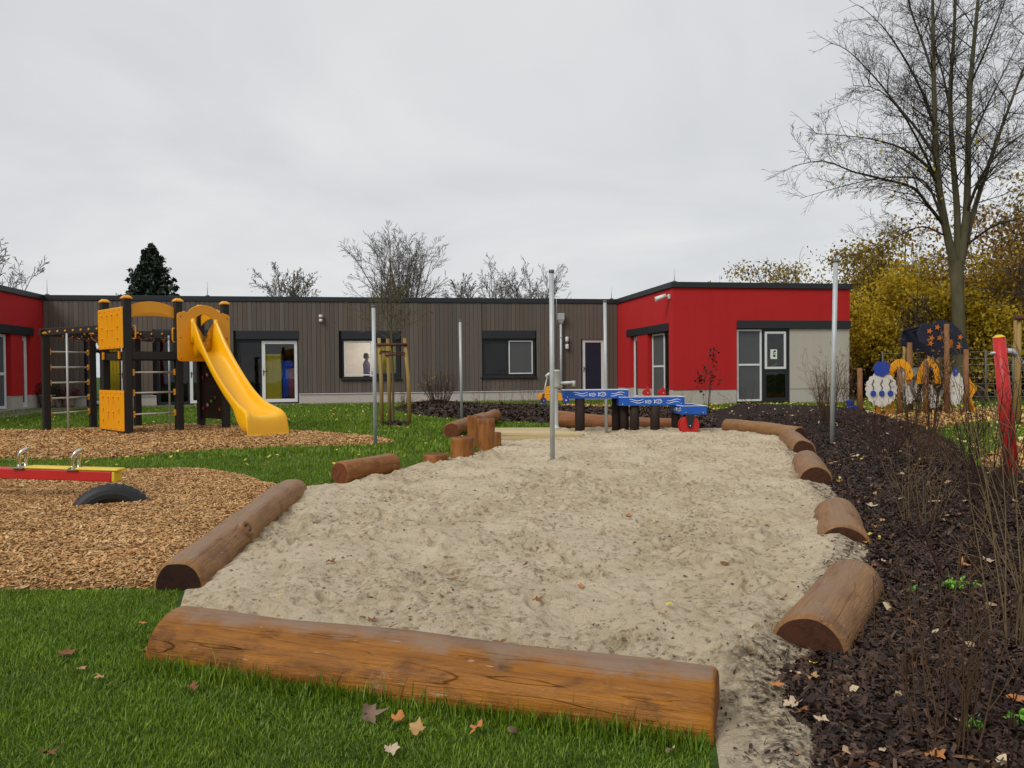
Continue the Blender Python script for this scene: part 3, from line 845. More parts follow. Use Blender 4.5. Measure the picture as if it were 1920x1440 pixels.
# openings on the timber wall: (door / window units with their shutter boxes)
u1 = GW.rect(160, 632, 246, 758, 0.02); u2 = GW.rect(292, 634, 418, 757, 0.02); u3 = GW.rect(443.5, 636, 559.5, 757, 0.02)
w1 = GW.rect(641, 636, 750, 709); w2 = GW.rect(903, 635, 1003, 706); d4 = GW.rect(1091.5, 636, 1133.5, 748, 0.04)
def boxed(w, r, h=0.30):
    return [r[0] - .01, r[1] + .01, r[3], r[3] + h]
bx = {k: boxed(GW, r, GW.pix((443+559)/2, 620)[1] - u3[3]) for k, r in (('u1', u1), ('u2', u2), ('u3', u3), ('w1', w1), ('w2', w2))}
ops = [u1, u2, u3, w1, w2, d4]
opsb = [[o[0], o[1], o[2], (o[3] + (bx['u1'][3] - bx['u1'][2]) if o is not d4 else o[3])] for o in ops]
PL = GW.pix(800, 735)[1]
m = MB(); GW.cells(m, 0, B_LEN, 0, WALL_H, ops, 0.0, 0.30)
gwall = m.build('wall', MT['gapdark'], bld); gwall['label'] = 'timber-clad grey-brown wall between the red wings'
m = MB(); GW.cells(m, 0.02, B_LEN - 0.01, 0.0, PL - 0.02, ops, -0.02, 0.0)
m.build('plinth', MT['plinth'], bld)
_xs = [0.02] + [v for o in sorted([q for q in ops if q[2] < PL], key=lambda q: q[0]) for v in o[:2]] + [B_LEN - 0.01]
for _a0, _a1 in zip(_xs[::2], _xs[1::2]):
    m = MB(); GW.box(m, _a0, _a1, PL - 0.02, PL, -0.055, 0.0); m.build('drip_strip', MT['white'], bld)
# boards: one object each, sharing a unit box
ub = MB().box(-.5, .5, -.5, .5, -.5, .5).mesh('board', MT['board'])
NB = 128
pitch = (B_LEN - 0.02) / NB
rb = random.Random(4)
for i in range(NB):
    a0 = 0.01 + i * pitch + 0.005; a1 = 0.01 + (i + 1) * pitch - 0.005
    cuts = [(PL + 0.01, WALL_H)]
    for o in opsb:
        if o[0] < a1 - .01 and o[1] > a0 + .01:
            ac = (a0 + a1) / 2
            if not (o[0] - .03 < ac < o[1] + .03):      # narrow the board beside the opening
                if o[0] > ac: a1 = min(a1, o[0])
                else: a0 = max(a0, o[1])
                continue
            nc = []
            for (p, q) in cuts:
                if o[2] > p + .05: nc.append((p, min(q, o[2])))
                if o[3] < q - .05: nc.append((max(p, o[3]), q))
            cuts = nc
    for (p, q) in cuts:
        if q - p < 0.05: continue
        b = obj('board', ub, gwall)
        t = rb.uniform(0.022, 0.030)
        b.location = ((a0 + a1) / 2, -t / 2, (p + q) / 2)
        b.scale = (a1 - a0, t, q - p)
for k in bx: shutter_box(GW, bx[k])
# unit 1: white door seen through the climbing frame
surround(GW, u1, .05, 0.03, 0.14)
def subrect(U0, V0, U1, V1, base):
    r = GW.rect(U0, V0, U1, V1); r[2] = max(r[2], base[2] + .05); r[3] = min(r[3], base[3] - .05); return r
r = subrect(167, 634, 231, 757, u1); sash(GW, r, .10, .05, MT['white'], MT['glass'], 'door', handle=(r[1] - .05, 1.05, -1))
sash(GW, [r[1] + .01, u1[1] - .05, r[2], r[3]], .05, .05, MT['anthra'], MT['glassdark'], 'window')
surround(GW, u2, .05, 0.03, 0.14)
r = subrect(354, 634, 416, 757, u2); sash(GW, r, .10, .05, MT['white'], MT['glass'], 'door', handle=(r[0] + .05, 1.05, 1))
sash(GW, [u2[0] + .05, r[0] - .01, u2[2] + .05, u2[3] - .05], .06, .05, MT['anthra'], MT['glassdark'], 'window')
surround(GW, u3, .05, 0.03, 0.14)
r = subrect(490, 638, 557.5, 757, u3); sash(GW, r, .115, .05, MT['white'], MT['glass'], 'door', handle=(r[0] + .055, 1.10, 1))
sash(GW, [u3[0] + .05, r[0] - .01, u3[2] + .05, u3[3] - .05], .06, .05, MT['anthra'], MT['glassdark'], 'window')
# window 1: white casement in front of a lit room, dark-framed pane beside it
surround(GW, w1, .06, 0.03, 0.14)
r = GW.rect(645, 638, 696, 704); sash(GW, [r[0], r[1], w1[2] + .09, w1[3] - .07], .05, .045, MT['white'], MT['glass'], 'window', label='white casement in front of the lit room')
sash(GW, [r[1] + .03, w1[1] - .06, w1[2] + .07, w1[3] - .07], .09, .05, MT['anthra'], MT['glass'], 'window')
surround(GW, w2, .06, 0.03, 0.14)
r = GW.rect(954, 638, 999, 702); sash(GW, [r[0], r[1], w2[2] + .09, w2[3] - .07], .04, .03, MT['white'], MT['screen'], 'window', label='white framed insect screen')
sash(GW, [w2[0] + .06, r[0] - .02, w2[2] + .07, w2[3] - .07], .09, .05, MT['anthra'], MT['glassdark'], 'window')
for w_ in (w1, w2):
    m = MB(); GW.box(m, w_[0] - .05, w_[1] + .05, w_[2] - .06, w_[2] + .0, -.10, .03); m.build('sill', MT['anthra'], bld, bevel=.005)
sash(GW, [d4[0] + .01, d4[1] - .01, d4[2], d4[3] - .01], .11, .03, MT['white'], MT['navy'], 'door', handle=(d4[0] + .07, 1.12, 1))

# red walls with real openings
sl = SW.rect(1175.5, 612, 1253.8, 748, 0.03)
sl[3] = SW.pix(1215, 626)[1]
sz_top = SW.pix(1215, 612)[1]
dA = SW.rect(1181, 630, 1194.5, 742); wA = SW.rect(1214, 626, 1253.8, 748)
so = [[dA[0], dA[1], 0.05, sl[3]], [wA[0], wA[1], 0.05, sl[3]]]
PZ = FW.pix(1320, 731)[1]
def redwall(w, a0, a1, ops_, mat=MT['red'], thick=0.3, inset=0.0):
    m = MB(); w.cells(m, a0, a1, PZ, WALL_H, ops_, 0.0, thick, 0); o = m.build('wall', MT['red'], bld)
    m = MB(); w.cells(m, a0, a1, 0, PZ, ops_, 0.015, thick, 0); m.build('plinth', MT['plinth'], bld)
    return o
redwall(SW, 0.0, -WING_Y - 0.3, so)['label'] = 'red plaster side wall of the right wing'
m = MB(); SW.box(m, sl[0], sl[1], sl[3], sz_top, -.03, .10); m.build('shutter_box', MT['anthra'], bld, bevel=.006)
sash(SW, [dA[0] + .01, dA[1] - .01, .06, sl[3] - .01], .14, .14, MT['white'], MT['glassdark'], 'door')
r = SW.rect(1216, 626, 1238.5, 748)
sash(SW, [r[0], r[1], .08, sl[3] - .02], .06, .12, MT['white'], MT['screen'], 'window', mids=(SW.pix(1227, 687)[1],))
sash(SW, [min(wA[0], r[0]) if r[0] - wA[0] > .3 else wA[0], r[0] - .01, .08, sl[3] - .02] if r[0] - wA[0] > .3 else [r[1] + .01, wA[1], .08, sl[3] - .02], .07, .14, MT['anthra'], MT['glassdark'], 'window')
fl = FW.rect(1381.5, 616, 1595, 748, 0.03)
fband = [fl[0], WING_X1 + .012, FW.pix(1480, 616)[1], FW.pix(1480, 601)[1]]
fo = [FW.pix(1381.5, 700)[0], FW.pix(1482, 700)[0], 0.05, fband[2]]
fb = [fo[1], WING_X1 + .5, -1, fband[2]]
m = MB(); FW.cells(m, B_LEN, WING_X1, PZ, WALL_H, [fo, fb], 0.0, 0.3)
o = m.build('wall', MT['red'], bld); o['label'] = 'red plaster front wall of the right wing'
m = MB(); FW.cells(m, B_LEN, fo[0], 0, PZ, [], 0.015, 0.3); m.build('plinth', MT['plinth'], bld)
m = MB(); FW.box(m, fo[1], WING_X1, PZ, fband[2], 0.03, 0.3); o = m.build('wall_panel', MT['beige'], bld); o['label'] = 'pale beige plaster panel'
m = MB(); FW.box(m, fo[1], WING_X1, 0, PZ, 0.045, 0.3); m.build('plinth', MT['plinth'], bld)
m = MB(); FW.box(m, fband[0], fband[1], fband[2], fband[3], -.04, .12); m.build('shutter_box', MT['anthra'], bld, bevel=.006)
r = FW.rect(1383, 619, 1430, 745)
sash(FW, [r[0], r[1], .08, fo[3] - .02], .06, .06, MT['white'], MT['screen'], 'window', mids=(FW.pix(1405, 684)[1],))
surround(FW, [r[1] + .01, fo[1], .05, fo[3]], .07, .05, .18)
r2 = FW.rect(1433, 621, 1475, 692)
wpo = sash(FW, [r2[0] + .04, r2[1], r2[2], fo[3] - .09], .07, .03, MT['white'], MT['glass'], 'window', label='white casement with a paper notice')
sash(FW, [r[1] + .08, fo[1] - .07, .12, r2[2] - .01], .06, .06, MT['anthra'], MT['glassdark'], 'window')
# other sides of the right wing
m = MB(); m.box(WING_X1 - .3, WING_X1, WING_Y + .3, 8, PZ, WALL_H); m.build('wall', MT['red'], bld)
m = MB(); m.box(WING_X1 - .3, WING_X1 - .015, WING_Y + .3, 8, 0, PZ); m.build('plinth', MT['plinth'], bld)
# left red wing (wall faces right)
lz0, lz1 = LW.pix(32, 627)[1], LW.pix(32, 611)[1]
dL = LW.rect(42, 630, 57.5, 770); wL = LW.rect(-90, 630, 20.5, 775)
lo = [[dL[0], dL[1], .05, lz0], [wL[0], wL[1], .05, lz0]]
redwall(LW, 0.0, 14.0, lo)['label'] = 'red plaster wall of the left wing'
m = MB(); LW.box(m, dL[0] - .12, wL[1], lz0, lz1, -.05, .10); m.build('shutter_box', MT['anthra'], bld, bevel=.006)
sash(LW, [dL[0] + .02, dL[1] - .01, .06, lz0 - .01], .16, .12, MT['white'], MT['glassdark'], 'door')
r = LW.rect(-40, 630, 17, 775)
sash(LW, [r[0], r[1], .08, lz0 - .02], .09, .10, MT['white'], MT['screen'], 'window', mids=(LW.pix(8, 701)[1],))
sash(LW, [r[1] + .01, wL[1] - .01, .08, lz0 - .02], .07, .14, MT['anthra'], MT['glassdark'], 'window')
# roof slabs and parapet trim
m = MB(); m.box(-9, B_LEN + .3, .3, 8, WALL_H - .25, WALL_H - .05); m.box(B_LEN + .3, WING_X1 - .3, WING_Y + .3, 8, WALL_H - .25, WALL_H - .05); m.box(-9, -.3, -14, .3, WALL_H - .25, WALL_H - .05)
m.build('roof', MT['anthra'], bld)
m = MB(); m.box(-.0, B_LEN, -.06, .34, WALL_H, TOPZ)
m.box(B_LEN - .06, B_LEN + .34, WING_Y - .06, -.06, WALL_H, TOPZ); m.box(B_LEN + .34, WING_X1 + .06, WING_Y - .06, WING_Y + .34, WALL_H, TOPZ)
m.box(WING_X1 - .34, WING_X1 + .06, WING_Y + .34, 8, WALL_H, TOPZ); m.box(-.34, .06, -14, -.06, WALL_H, TOPZ)
m.build('roof_trim', MT['anthra'], bld, bevel=.008)
# inside: floor, back wall, partitions
m = MB(); m.box(-.3, WING_X1 - .3, .3, 6.0, 0.0, .02); m.box(B_LEN + .3, WING_X1 - .3, WING_Y + .3, .3, 0.0, .02); m.box(-7, -.3, -13, .3, 0, .02); m.build('floor', MT['roomfloor'], bld)
m = MB(); m.box(-.3, WING_X1 - .3, 6.0, 6.1, 0, WALL_H - .25)
for px_ in (275, 430, 600):
    a = GW.pix(px_, 700)[0]; m.box(a, a + .1, .3, 6, 0, WALL_H - .25)
for px_ in (860, 1050): 
    a = GW.pix(px_, 700)[0]; m.box(a, a + .1, .3, 6, 0, WALL_H - .25)
m.box(B_LEN + .3, WING_X1 - .3, -.6, -.5, 0, WALL_H - .25); m.box(-7.1, -7, -13, 6, 0, WALL_H - .25)
m.build('inner_wall', MT['room'], bld)
la0, la1 = GW.pix(618, 700)[0], GW.pix(780, 700)[0]
m = MB(); m.box(la0, la1, 3.4, 3.45, 0, 2.9); m.box(la0, la0 + .05, .32, 3.4, 0, 2.9); m.box(la1, la1 + .05, .32, 3.4, 0, 2.9); m.box(la0, la1, .32, 3.4, 2.9, 2.95)
m.build('inner_wall', MT['roomw'], bld)
# paving along the building
m = MB(); m.box(.02, B_LEN - .02, -.9, -.02, -.05, .02); m.box(.02, 1.6, -9, -.9, -.05, .02)
o = m.build('paving_strip', MT['paving']); o.location = (_A.x, _A.y, 0); o.rotation_euler = (0, 0, B_ANG); o['kind'] = 'structure'

# things in and on the building
def on_bld(o):
    o.location = (_A.x, _A.y, 0); o.rotation_euler = (0, 0, B_ANG); return o
def lw(a, d, z):
    return tow((a, d, z))
# lit ceiling lamp in the room behind window 1
cl = thing('ceiling_lamp', 'lit fluorescent ceiling tube seen through the white window', 'lamp')
on_bld(cl)
ta = GW.pix(681, 700)[0]
MB().box(ta - .1, ta + 1.3, 1.92, 2.0, 2.84, 2.898).build('housing', MT['lampw'], cl)
MB().tube([(ta - .06, 1.96, 2.81), (ta + 1.26, 1.96, 2.81)], .028, 10).build('lamp_tube', MT['tube'], cl)
ld = bpy.data.lights.new('lamp_light', 'AREA'); ld.shape = 'RECTANGLE'; ld.size = 1.2; ld.size_y = .1; ld.energy = 42; ld.color = (1, .90, .76)
lo_ = link(bpy.data.objects.new('lamp_light', ld), cl); lo_.location = (ta + .6, 1.96, 2.77)
# yellow cupboard + curtains in the door glass
def inbox(name, lab, cat, U0, V0, U1, V1, d0, d1, mat, z0=None):
    r = GW.rect(U0, V0, U1, V1, z0); k = (d0 - _cl.y) / (-_cl.y)       # push back along the sight lines
    a0 = _cl.x + (r[0] - _cl.x) * k; a1 = _cl.x + (r[1] - _cl.x) * k
    zt = CAM_H + (r[3] - CAM_H) * k; zb = .021 if z0 is not None else CAM_H + (r[2] - CAM_H) * k
    m = MB()
    if cat == 'curtain':
        n = 28; V = []
        for i in range(n + 1):
            a = a0 + (a1 - a0) * i / n; w = .05 * math.sin(i * 1.25)
            w *= .5; V += [(a, d0 + w, zb), (a, d0 + w, zt), (a, d0 + w + .01, zb), (a, d0 + w + .01, zt)]
        Fs = []
        for i in range(n):
            b = 4 * i; Fs += [(b, b+4, b+5, b+1), (b+2, b+3, b+7, b+6), (b+1, b+5, b+7, b+3), (b, b+2, b+6, b+4)]
        m.add(V, Fs, 0, True)
        o = m.build(name, mat)
    else:
        e = thing(name, lab, cat); on_bld(e)
        m.box(a0, a1, d0, d1, zb, zt).build('carcass', mat, e, bevel=.01)
        k_ = MB(); k_.box(a0 + .02, (a0 + a1) / 2 - .005, d0 - .02, d0 - .002, zb + .06, zt - .02); k_.build('cupboard_door', mat, e, bevel=.004)
        k_ = MB(); k_.box((a0 + a1) / 2 + .005, a1 - .02, d0 - .02, d0 - .002, zb + .06, zt - .02); k_.build('cupboard_door', mat, e, bevel=.004)
        return e
    tag(o, lab, cat); return on_bld(o)
inbox('cupboard', 'tall yellow cupboard inside the white door behind the slide', 'cupboard', 496, 664, 527, 744, .20, .6, MT['curtain_y'], 0)
inbox('curtain', 'blue curtain hanging inside the white door right of the slide', 'curtain', 529, 676, 549, 750, .24, .25, MT['curtain_b'], 0)
inbox('curtain', 'pinkish curtain edge beside the blue one in the door', 'curtain', 541, 690, 553, 740, .17, .18, MT['pinkf'], 0)
inbox('cupboard', 'low brown shelf in the dark pane left of the slide-side door', 'shelf', 448, 662, 486, 745, .6, 1.0, MT['shelf'], 0)
inbox('curtain', 'yellow curtain inside the left door behind the climbing frame', 'curtain', 190, 655, 224, 740, .22, .25, MT['curtain_y'], 0)
inbox('curtain', 'yellow blind behind the right pane of the lit window', 'curtain', 702, 636, 748, 708, .20, .22, MT['curtain_y'])
# lime chair behind the dark pane under the tower
e = thing('child_chair', 'lime green tub chair inside the dark glass behind the ladder', 'chair'); on_bld(e)
ca = GW.pix(309, 745)[0]
m = MB(); V = []; nseg = 14
for j, zz in enumerate((.02, .25, .5, .62)):
    for i in range(nseg + 1):
        t_ = math.pi * (-.15 + 1.3 * i / nseg); rr_ = .27 - .02 * j
        V.append((ca + rr_ * math.cos(t_), .95 - rr_ * math.sin(t_) * -1, zz + (.04 * math.sin(math.pi * i / nseg) if j == 3 else 0)))
m.add(V, [(j*(nseg+1)+i, j*(nseg+1)+i+1, (j+1)*(nseg+1)+i+1, (j+1)*(nseg+1)+i) for j in range(3) for i in range(nseg)], 0, True)
o = m.build('backrest', MT['lime'], e); sm_ = o.modifiers.new('thickness', 'SOLIDIFY'); sm_.thickness = .03
MB().lathe([(.20, .021), (.24, .05), (.24, .30), (.20, .33)], 16, (ca, .95, 0)).build('seat', MT['lime'], e)
# notice in the right-wing window
pr = FW.rect(1446, 655, 1458.5, 673)
m = MB(); FW.box(m, pr[0], pr[1], pr[2], pr[3], .050, .052)
po = m.build('paper_notice', MT['paper']); tag(on_bld(po), 'pale paper with a dark drawing in the red wing window', 'notice')
m = MB(); rp = random.Random(3)
for i in range(9):
    a = pr[0] + (pr[1] - pr[0]) * (.3 + .4 * rp.random()); z = pr[2] + (pr[3] - pr[2]) * (.2 + .6 * rp.random())
    FW.box(m, a, a + rp.uniform(.02, .06), z, z + rp.uniform(.02, .05), .0485 - i * .0002, .0498)
m.build('drawing', MT['ink'], po)
# wooden railing inside the lower pane of the right wing
e = thing('stair_rail', 'slatted pine railing behind the lower pane of the red wing', 'railing'); on_bld(e)
x0, z0_ = FW.pix(1436, 738); x1, z1_ = FW.pix(1474, 712)
for i in range(4):
    o_ = i * .17
    MB().bar((x0, WING_Y + .55, z0_ + o_), (x1, WING_Y + .55, z1_ + o_), .03, .07).build('slat', MT['pine'], e)
for xx in (x0 + .05, (x0 + x1) / 2, x1 - .05):
    MB().box(xx - .03, xx + .03, WING_Y + .57, WING_Y + .62, .02, .98).build('post', MT['pine'], e)
# person at the lit window
def person_at_window():
    a, _z = GW.pix(686, 690)
    bm_v = {'pel': (0, 0, .92), 'sp': (0, .01, 1.12), 'ch': (0, .0, 1.33), 'nk': (0, 0, 1.47), 'hd0': (0, -.01, 1.54), 'hd1': (0, -.02, 1.65), 'hd2': (0, -.01, 1.72),
            'hl': (.09, 0, .88), 'kl': (.10, -.01, .48), 'al': (.10, .01, .08), 'fl': (.11, -.14, .04), 'hr': (-.09, 0, .88), 'kr': (-.10, -.02, .48), 'ar': (-.10, .0, .08), 'fr': (-.11, -.15, .04),
            'sl': (.18, .0, 1.38), 'el': (.24, -.03, 1.12), 'wl': (.16, -.22, 1.02), 'hal': (.12, -.30, 1.02), 'sr': (-.18, .0, 1.38), 'er': (-.25, -.02, 1.12), 'wr': (-.18, -.22, 1.0), 'har': (-.14, -.29, 1.0)}
    rad = {'pel': .145, 'sp': .125, 'ch': .15, 'nk': .058, 'hd0': .075, 'hd1': .088, 'hd2': .06, 'hl': .10, 'kl': .062, 'al': .042, 'fl': .035, 'hr': .10, 'kr': .062, 'ar': .042, 'fr': .035,
           'sl': .068, 'el': .046, 'wl': .032, 'hal': .03, 'sr': .068, 'er': .046, 'wr': .032, 'har': .03}
    ed = [('pel', 'sp'), ('sp', 'ch'), ('ch', 'nk'), ('nk', 'hd0'), ('hd0', 'hd1'), ('hd1', 'hd2'), ('pel', 'hl'), ('hl', 'kl'), ('kl', 'al'), ('al', 'fl'), ('pel', 'hr'), ('hr', 'kr'), ('kr', 'ar'), ('ar', 'fr'),
          ('ch', 'sl'), ('sl', 'el'), ('el', 'wl'), ('wl', 'hal'), ('ch', 'sr'), ('sr', 'er'), ('er', 'wr'), ('wr', 'har')]
    ks = list(bm_v)
    me = bpy.data.meshes.new('person'); me.from_pydata([bm_v[k] for k in ks], [(ks.index(p), ks.index(q)) for p, q in ed], [])
    o = obj('person', me)
    sk = o.modifiers.new('skin', 'SKIN'); sk.use_smooth_shade = True
    for i, k in enumerate(ks):
        me.skin_vertices[0].data[i].radius = (rad[k], rad[k] * (.75 if k in ('pel', 'sp', 'ch') else 1)); me.skin_vertices[0].data[i].use_root = (k == 'pel')
    o.modifiers.new('sub', 'SUBSURF').levels = 2
    o.modifiers['sub'].render_levels = 2
    t = NT('person_clothes')      # purple top, dark trousers, skin above the collar and at the hands
    oc = t.objc(); sx = t.n('ShaderNodeSeparateXYZ'); t.set(sx, 0, oc)
    c = t.mix((0.03, .035, .06, 1), (0.19, .13, .34, 1), t.math('GREATER_THAN', sx.outputs[2], .93))
    c = t.mix(c, (0.5, .3, .22, 1), t.math('GREATER_THAN', sx.outputs[2], 1.48))
    c = t.mix(c, (0.5, .3, .22, 1), t.math('LESS_THAN', sx.outputs[1], -.235))
    me.materials.append(t.pbr(c, .8, .2))
    p = lw(a, 1.15, .021)
    o.location = p; o.rotation_euler = (0, 0, B_ANG + R(70))
    tag(o, 'person in a purple top standing inside the lit window', 'person')
    h = MB().lathe([(.02, .12), (.065, .105), (.093, .06), (.100, .0), (.098, -.05), (.085, -.09)], 16)
    ho = h.build('hair', MT['hair'], o, loc=(0, .012, 1.655))
    f = MB()
    for s in (-1, 1):
        f.lathe([(.001, -.011), (.011, 0), (.001, .011)], 8, (s * .032, -.103, 1.625))
    f.build('eye', MT['ink'], o)
    MB().add([(-.014, -.098, 1.585), (.014, -.098, 1.585), (0, -.130, 1.59), (0, -.10, 1.635)], [(0, 1, 2), (1, 3, 2), (3, 0, 2), (0, 3, 1)]).build('nose', MT['skin'], o)
person_at_window()
# downpipe with hopper, lightning cable, wall lamps
dp = thing('downpipe', 'galvanised rain downpipe with hopper box on the timber wall', 'pipe'); on_bld(dp)
a, zt = GW.pix(1050, 588); _, zb = GW.pix(1050, 604)
m = MB(); m.add([(a-.12, -.22, zt), (a+.12, -.22, zt), (a+.12, -.045, zt), (a-.12, -.045, zt), (a-.12, -.22, zt-.22), (a+.12, -.22, zt-.22), (a+.12, -.045, zt-.22), (a-.12, -.045, zt-.22), (a-.06, -.18, zb-.06), (a+.06, -.18, zb-.06), (a+.06, -.06, zb-.06), (a-.06, -.06, zb-.06)],
      [(0,1,2,3), (0,4,5,1), (1,5,6,2), (2,6,7,3), (3,7,4,0), (4,8,9,5), (5,9,10,6), (6,10,11,7), (7,11,8,4), (8,11,10,9)])
m.build('hopper', MT['zinc'], dp, bevel=.006)
MB().tube([(a, -.12, zb - .03), (a, -.12, .0)], .045, 14).build('pipe', MT['zinc'], dp)
for zz in (.5, 1.5, 2.3):
    MB().lathe([(.05, -.02), (.055, -.015), (.055, .015), (.05, .02)], 14, (a, -.12, zz)).build('clamp', MT['zinc'], dp)
ca_ = GW.pix(1042.5, 580)[0]
o = MB().tube([(ca_, -.09, TOPZ + .0), (ca_, -.10, TOPZ - .3), (ca_ + .02, -.045, TOPZ - .9), (a - .1, -.04, TOPZ - 1.05)], .008, 6).build('lightning_cable', MT['zinc']); tag(on_bld(o), 'thin lightning cable running down beside the downpipe hopper', 'cable')
def wall_lamp(U, V, lab, s=1.0):
    e = thing('wall_lamp', lab, 'lamp'); on_bld(e)
    a, z = GW.pix(U, V)
    MB().box(a - .03, a + .03, -.07, -.03, z - .03*s, z + .03*s).build('bracket', MT['grey'], e)
    MB().lathe([(.055, 0), (.065, .02), (.065, .15*s), (.05, .18*s)], 14, (a, -.11, z + .05*s)).build('upper_shade', MT['lampw'], e)
    MB().lathe([(.05, -.18*s), (.065, -.15*s), (.065, -.02), (.055, 0)], 14, (a, -.11, z - .04*s)).build('lower_shade', MT['lampw'], e)
    MB().tube([(a, -.11, z - .05*s), (a, -.11, z + .06*s)], .035, 10).build('core', MT['grey'], e)
wall_lamp(1062, 643.5, 'white cylindrical up-down lamp on the timber wall by the narrow door', 1.0)
wall_lamp(602, 597.5, 'small white lamp high on the timber wall between door and window', .55)
# flood light on the red wing
fe = thing('flood_light', 'white flood light fixed high on the red side wall', 'lamp'); on_bld(fe)
a, z = SW.pix(1256, 556)
MB().box(B_LEN - .06, B_LEN, -a - .05, -a + .05, z - .07, z + .07).build('wall_plate', MT['lampw'], fe, bevel=.01)
MB().tube([(B_LEN - .05, -a, z), (B_LEN - .16, -a - .02, z + .01)], .025, 10).build('arm', MT['lampw'], fe)
MB().tube([(B_LEN - .13, -a, z + .03), (B_LEN - .45, -a + .03, z - .09)], [.06, .075], 12).build('lamp_head', MT['lampw'], fe)
# lightning rods on the roof edge
for (U, V0, V1, wy, lab) in ((86, 523, 553, .1, 'thin lightning rod at the left end of the timber roof'), (388, 528, 554, .1, 'thin lightning rod on the roof right of the conifer'), (1148, 538, 561, .1, 'short lightning rod at the right end of the timber roof'), (870, 520, 559, .1, 'lightning rod on the roof right of the tall bare tree')):
    a = GW.pix(U, V1)[0]; zt = GW.pix(U, V0)[1]
    e = thing('lightning_rod', lab, 'rod', group='rods on the roof'); on_bld(e)
    MB().tube([(a, wy, TOPZ + .03), (a, wy, zt)], [.012, .006], 6).build('rod', MT['zinc'], e)
    MB().lathe([(.07, 0), (.07, .03), (.03, .05)], 10, (a, wy, TOPZ)).build('foot', MT['grey'], e)
a = FW.pix(1261, 529)[0]
e = thing('lightning_rod', 'lightning rod on the corner of the right red wing', 'rod', group='rods on the roof'); on_bld(e)
MB().tube([(a + .1, WING_Y + .1, TOPZ + .03), (a + .1, WING_Y + .1, FW.pix(1261, 503)[1])], [.012, .006], 6).build('rod', MT['zinc'], e)
MB().lathe([(.07, 0), (.07, .03), (.03, .05)], 10, (a + .1, WING_Y + .1, TOPZ)).build('foot', MT['grey'], e)

# ------------------------------------------------------------------ logs
def log(label, p, q, r0, r1, mats, seed, name='log', bend=0.0, flat=0.0, n=36, rings=26, noise=0.05, endround=0.02, saw=0.0):
    """p, q: axis end points (world); built along local x so the grain follows it"""
    p = Vector(p); q = Vector(q); L = (q - p).length
    V = []; Fc = []; mi = []
    rs = np.random.RandomState(seed)
    ph = rs.rand(8) * 6.28
    xs = [0.0, endround * .5] + [endround + (L - 2*endround) * i / rings for i in range(rings + 1)] + [L - endround * .5, L]
    for k, x in enumerate(xs):
        t = x / L
        r = r0 + (r1 - r0) * t
        if k == 0 or k == len(xs) - 1: r -= endround * .8
        if k == 1 or k == len(xs) - 2: r -= endround * .25
        cz = bend * math.sin(math.pi * t); cy = .4 * bend * math.sin(2.2 * math.pi * t + ph[3])
        for j in range(n):
            a = 2 * math.pi * j / n
            rr = r * (1 + noise * (math.sin(a + ph[0] + 1.1*t*3) * .5 + .4*math.sin(2*a + ph[1] - t*4) + .25*math.sin(3*a + ph[2] + t*9) + .25*math.sin(t*14 + ph[4]) + .18*math.sin(5*a + t*17 + ph[5])))
            y, z = rr * math.cos(a), rr * math.sin(a)
            if flat and z > r * (1 - flat): z = r * (1 - flat) + (z - r * (1 - flat)) * .25
            V.append((x + (saw * y if k < 2 else 0), y + cy, z + cz))
    m = len(xs)
    mb = MB()
    mb.add(V, [(i*n+j, i*n+(j+1) % n, (i+1)*n+(j+1) % n, (i+1)*n+j) for i in range(m-1) for j in range(n)], 0, True)
    mb.f.append([j for j in range(n)][::-1]); mb.mi.append(1); mb.sm.append(False)
    mb.f.append([(m-1)*n + j for j in range(n)]); mb.mi.append(1); mb.sm.append(False)
    o = mb.build(name, LOGM[mats])
    d = (q - p).normalized()
    y = Vector((0, 0, 1)).cross(d).normalized(); z = d.cross(y)
    o.matrix_world = Matrix(((d.x, y.x, z.x, p.x), (d.y, y.y, z.y, p.y), (d.z, y.z, z.z, p.z), (0, 0, 0, 1)))
    return tag(o, label, 'log', 'logs edging the sand pit')
def px(U, Y, z=0.0):
    """point on the sight line of column U at distance Y, set at height z"""
    p = atY(U, 700, Y); return Vector((p.x, p.y, z))
log('long orange-brown log lying across the front edge of the sand pit', px(318, 2.90, .01), px(1341, 2.27, .005), .158, .150, 'front', 1, endround=.012, noise=.06, rings=40, bend=.012)
leftlog = log('long grey-brown log with dark sawn end between wood chips and sand', px(330, 3.73, .035), px(545, 6.5, .05), .120, .122, 'left', 2, flat=.12, noise=.09, bend=.015, rings=40)
log('short reddish log lying on the grass edge left of the sand', px(634, 7.28, .105), px(735, 7.95, .115), .118, .112, 'mid', 3, noise=.06, flat=.1)
log('reddish log lying behind the stumps with its round end to the left', px(845, 12.2, .12), px(905, 15.6, .12), .135, .12, 'mid', 4)
log('smooth pale log end rising behind the tall stump', px(888, 13.4, .13), px(927, 15.9, .15), .14, .14, 'mid', 5)
log('long smooth orange log lying behind the blue water troughs', px(1040, 14.2, .16), px(1275, 13.7, .09), .18, .105, 'back', 6, bend=-.035, rings=30)
log('long brown log at the far right edge of the sand', px(1362, 13.0, .10), px(1500, 11.35, .09), .115, .118, 'right', 7, noise=.08, bend=.02)
log('forked brown log with split top behind the steel pole', px(1478, 11.0, .07), px(1506, 9.35, .07), .125, .135, 'right', 8, noise=.11)
log('short brown log half sunk in sand, third from the front on the right', px(1512, 8.0, .06), px(1529, 6.95, .03), .145, .150, 'right', 9)
log('sandy brown log half buried in the sand, second from the front right', px(1567, 5.35, .01), px(1581, 4.55, -.02), .150, .155, 'right', 10, noise=.06)
log('big brown log half sunk at the near right corner of the sand', px(1597, 3.62, .015), px(1517, 2.83, .01), .140, .137, 'right', 11)

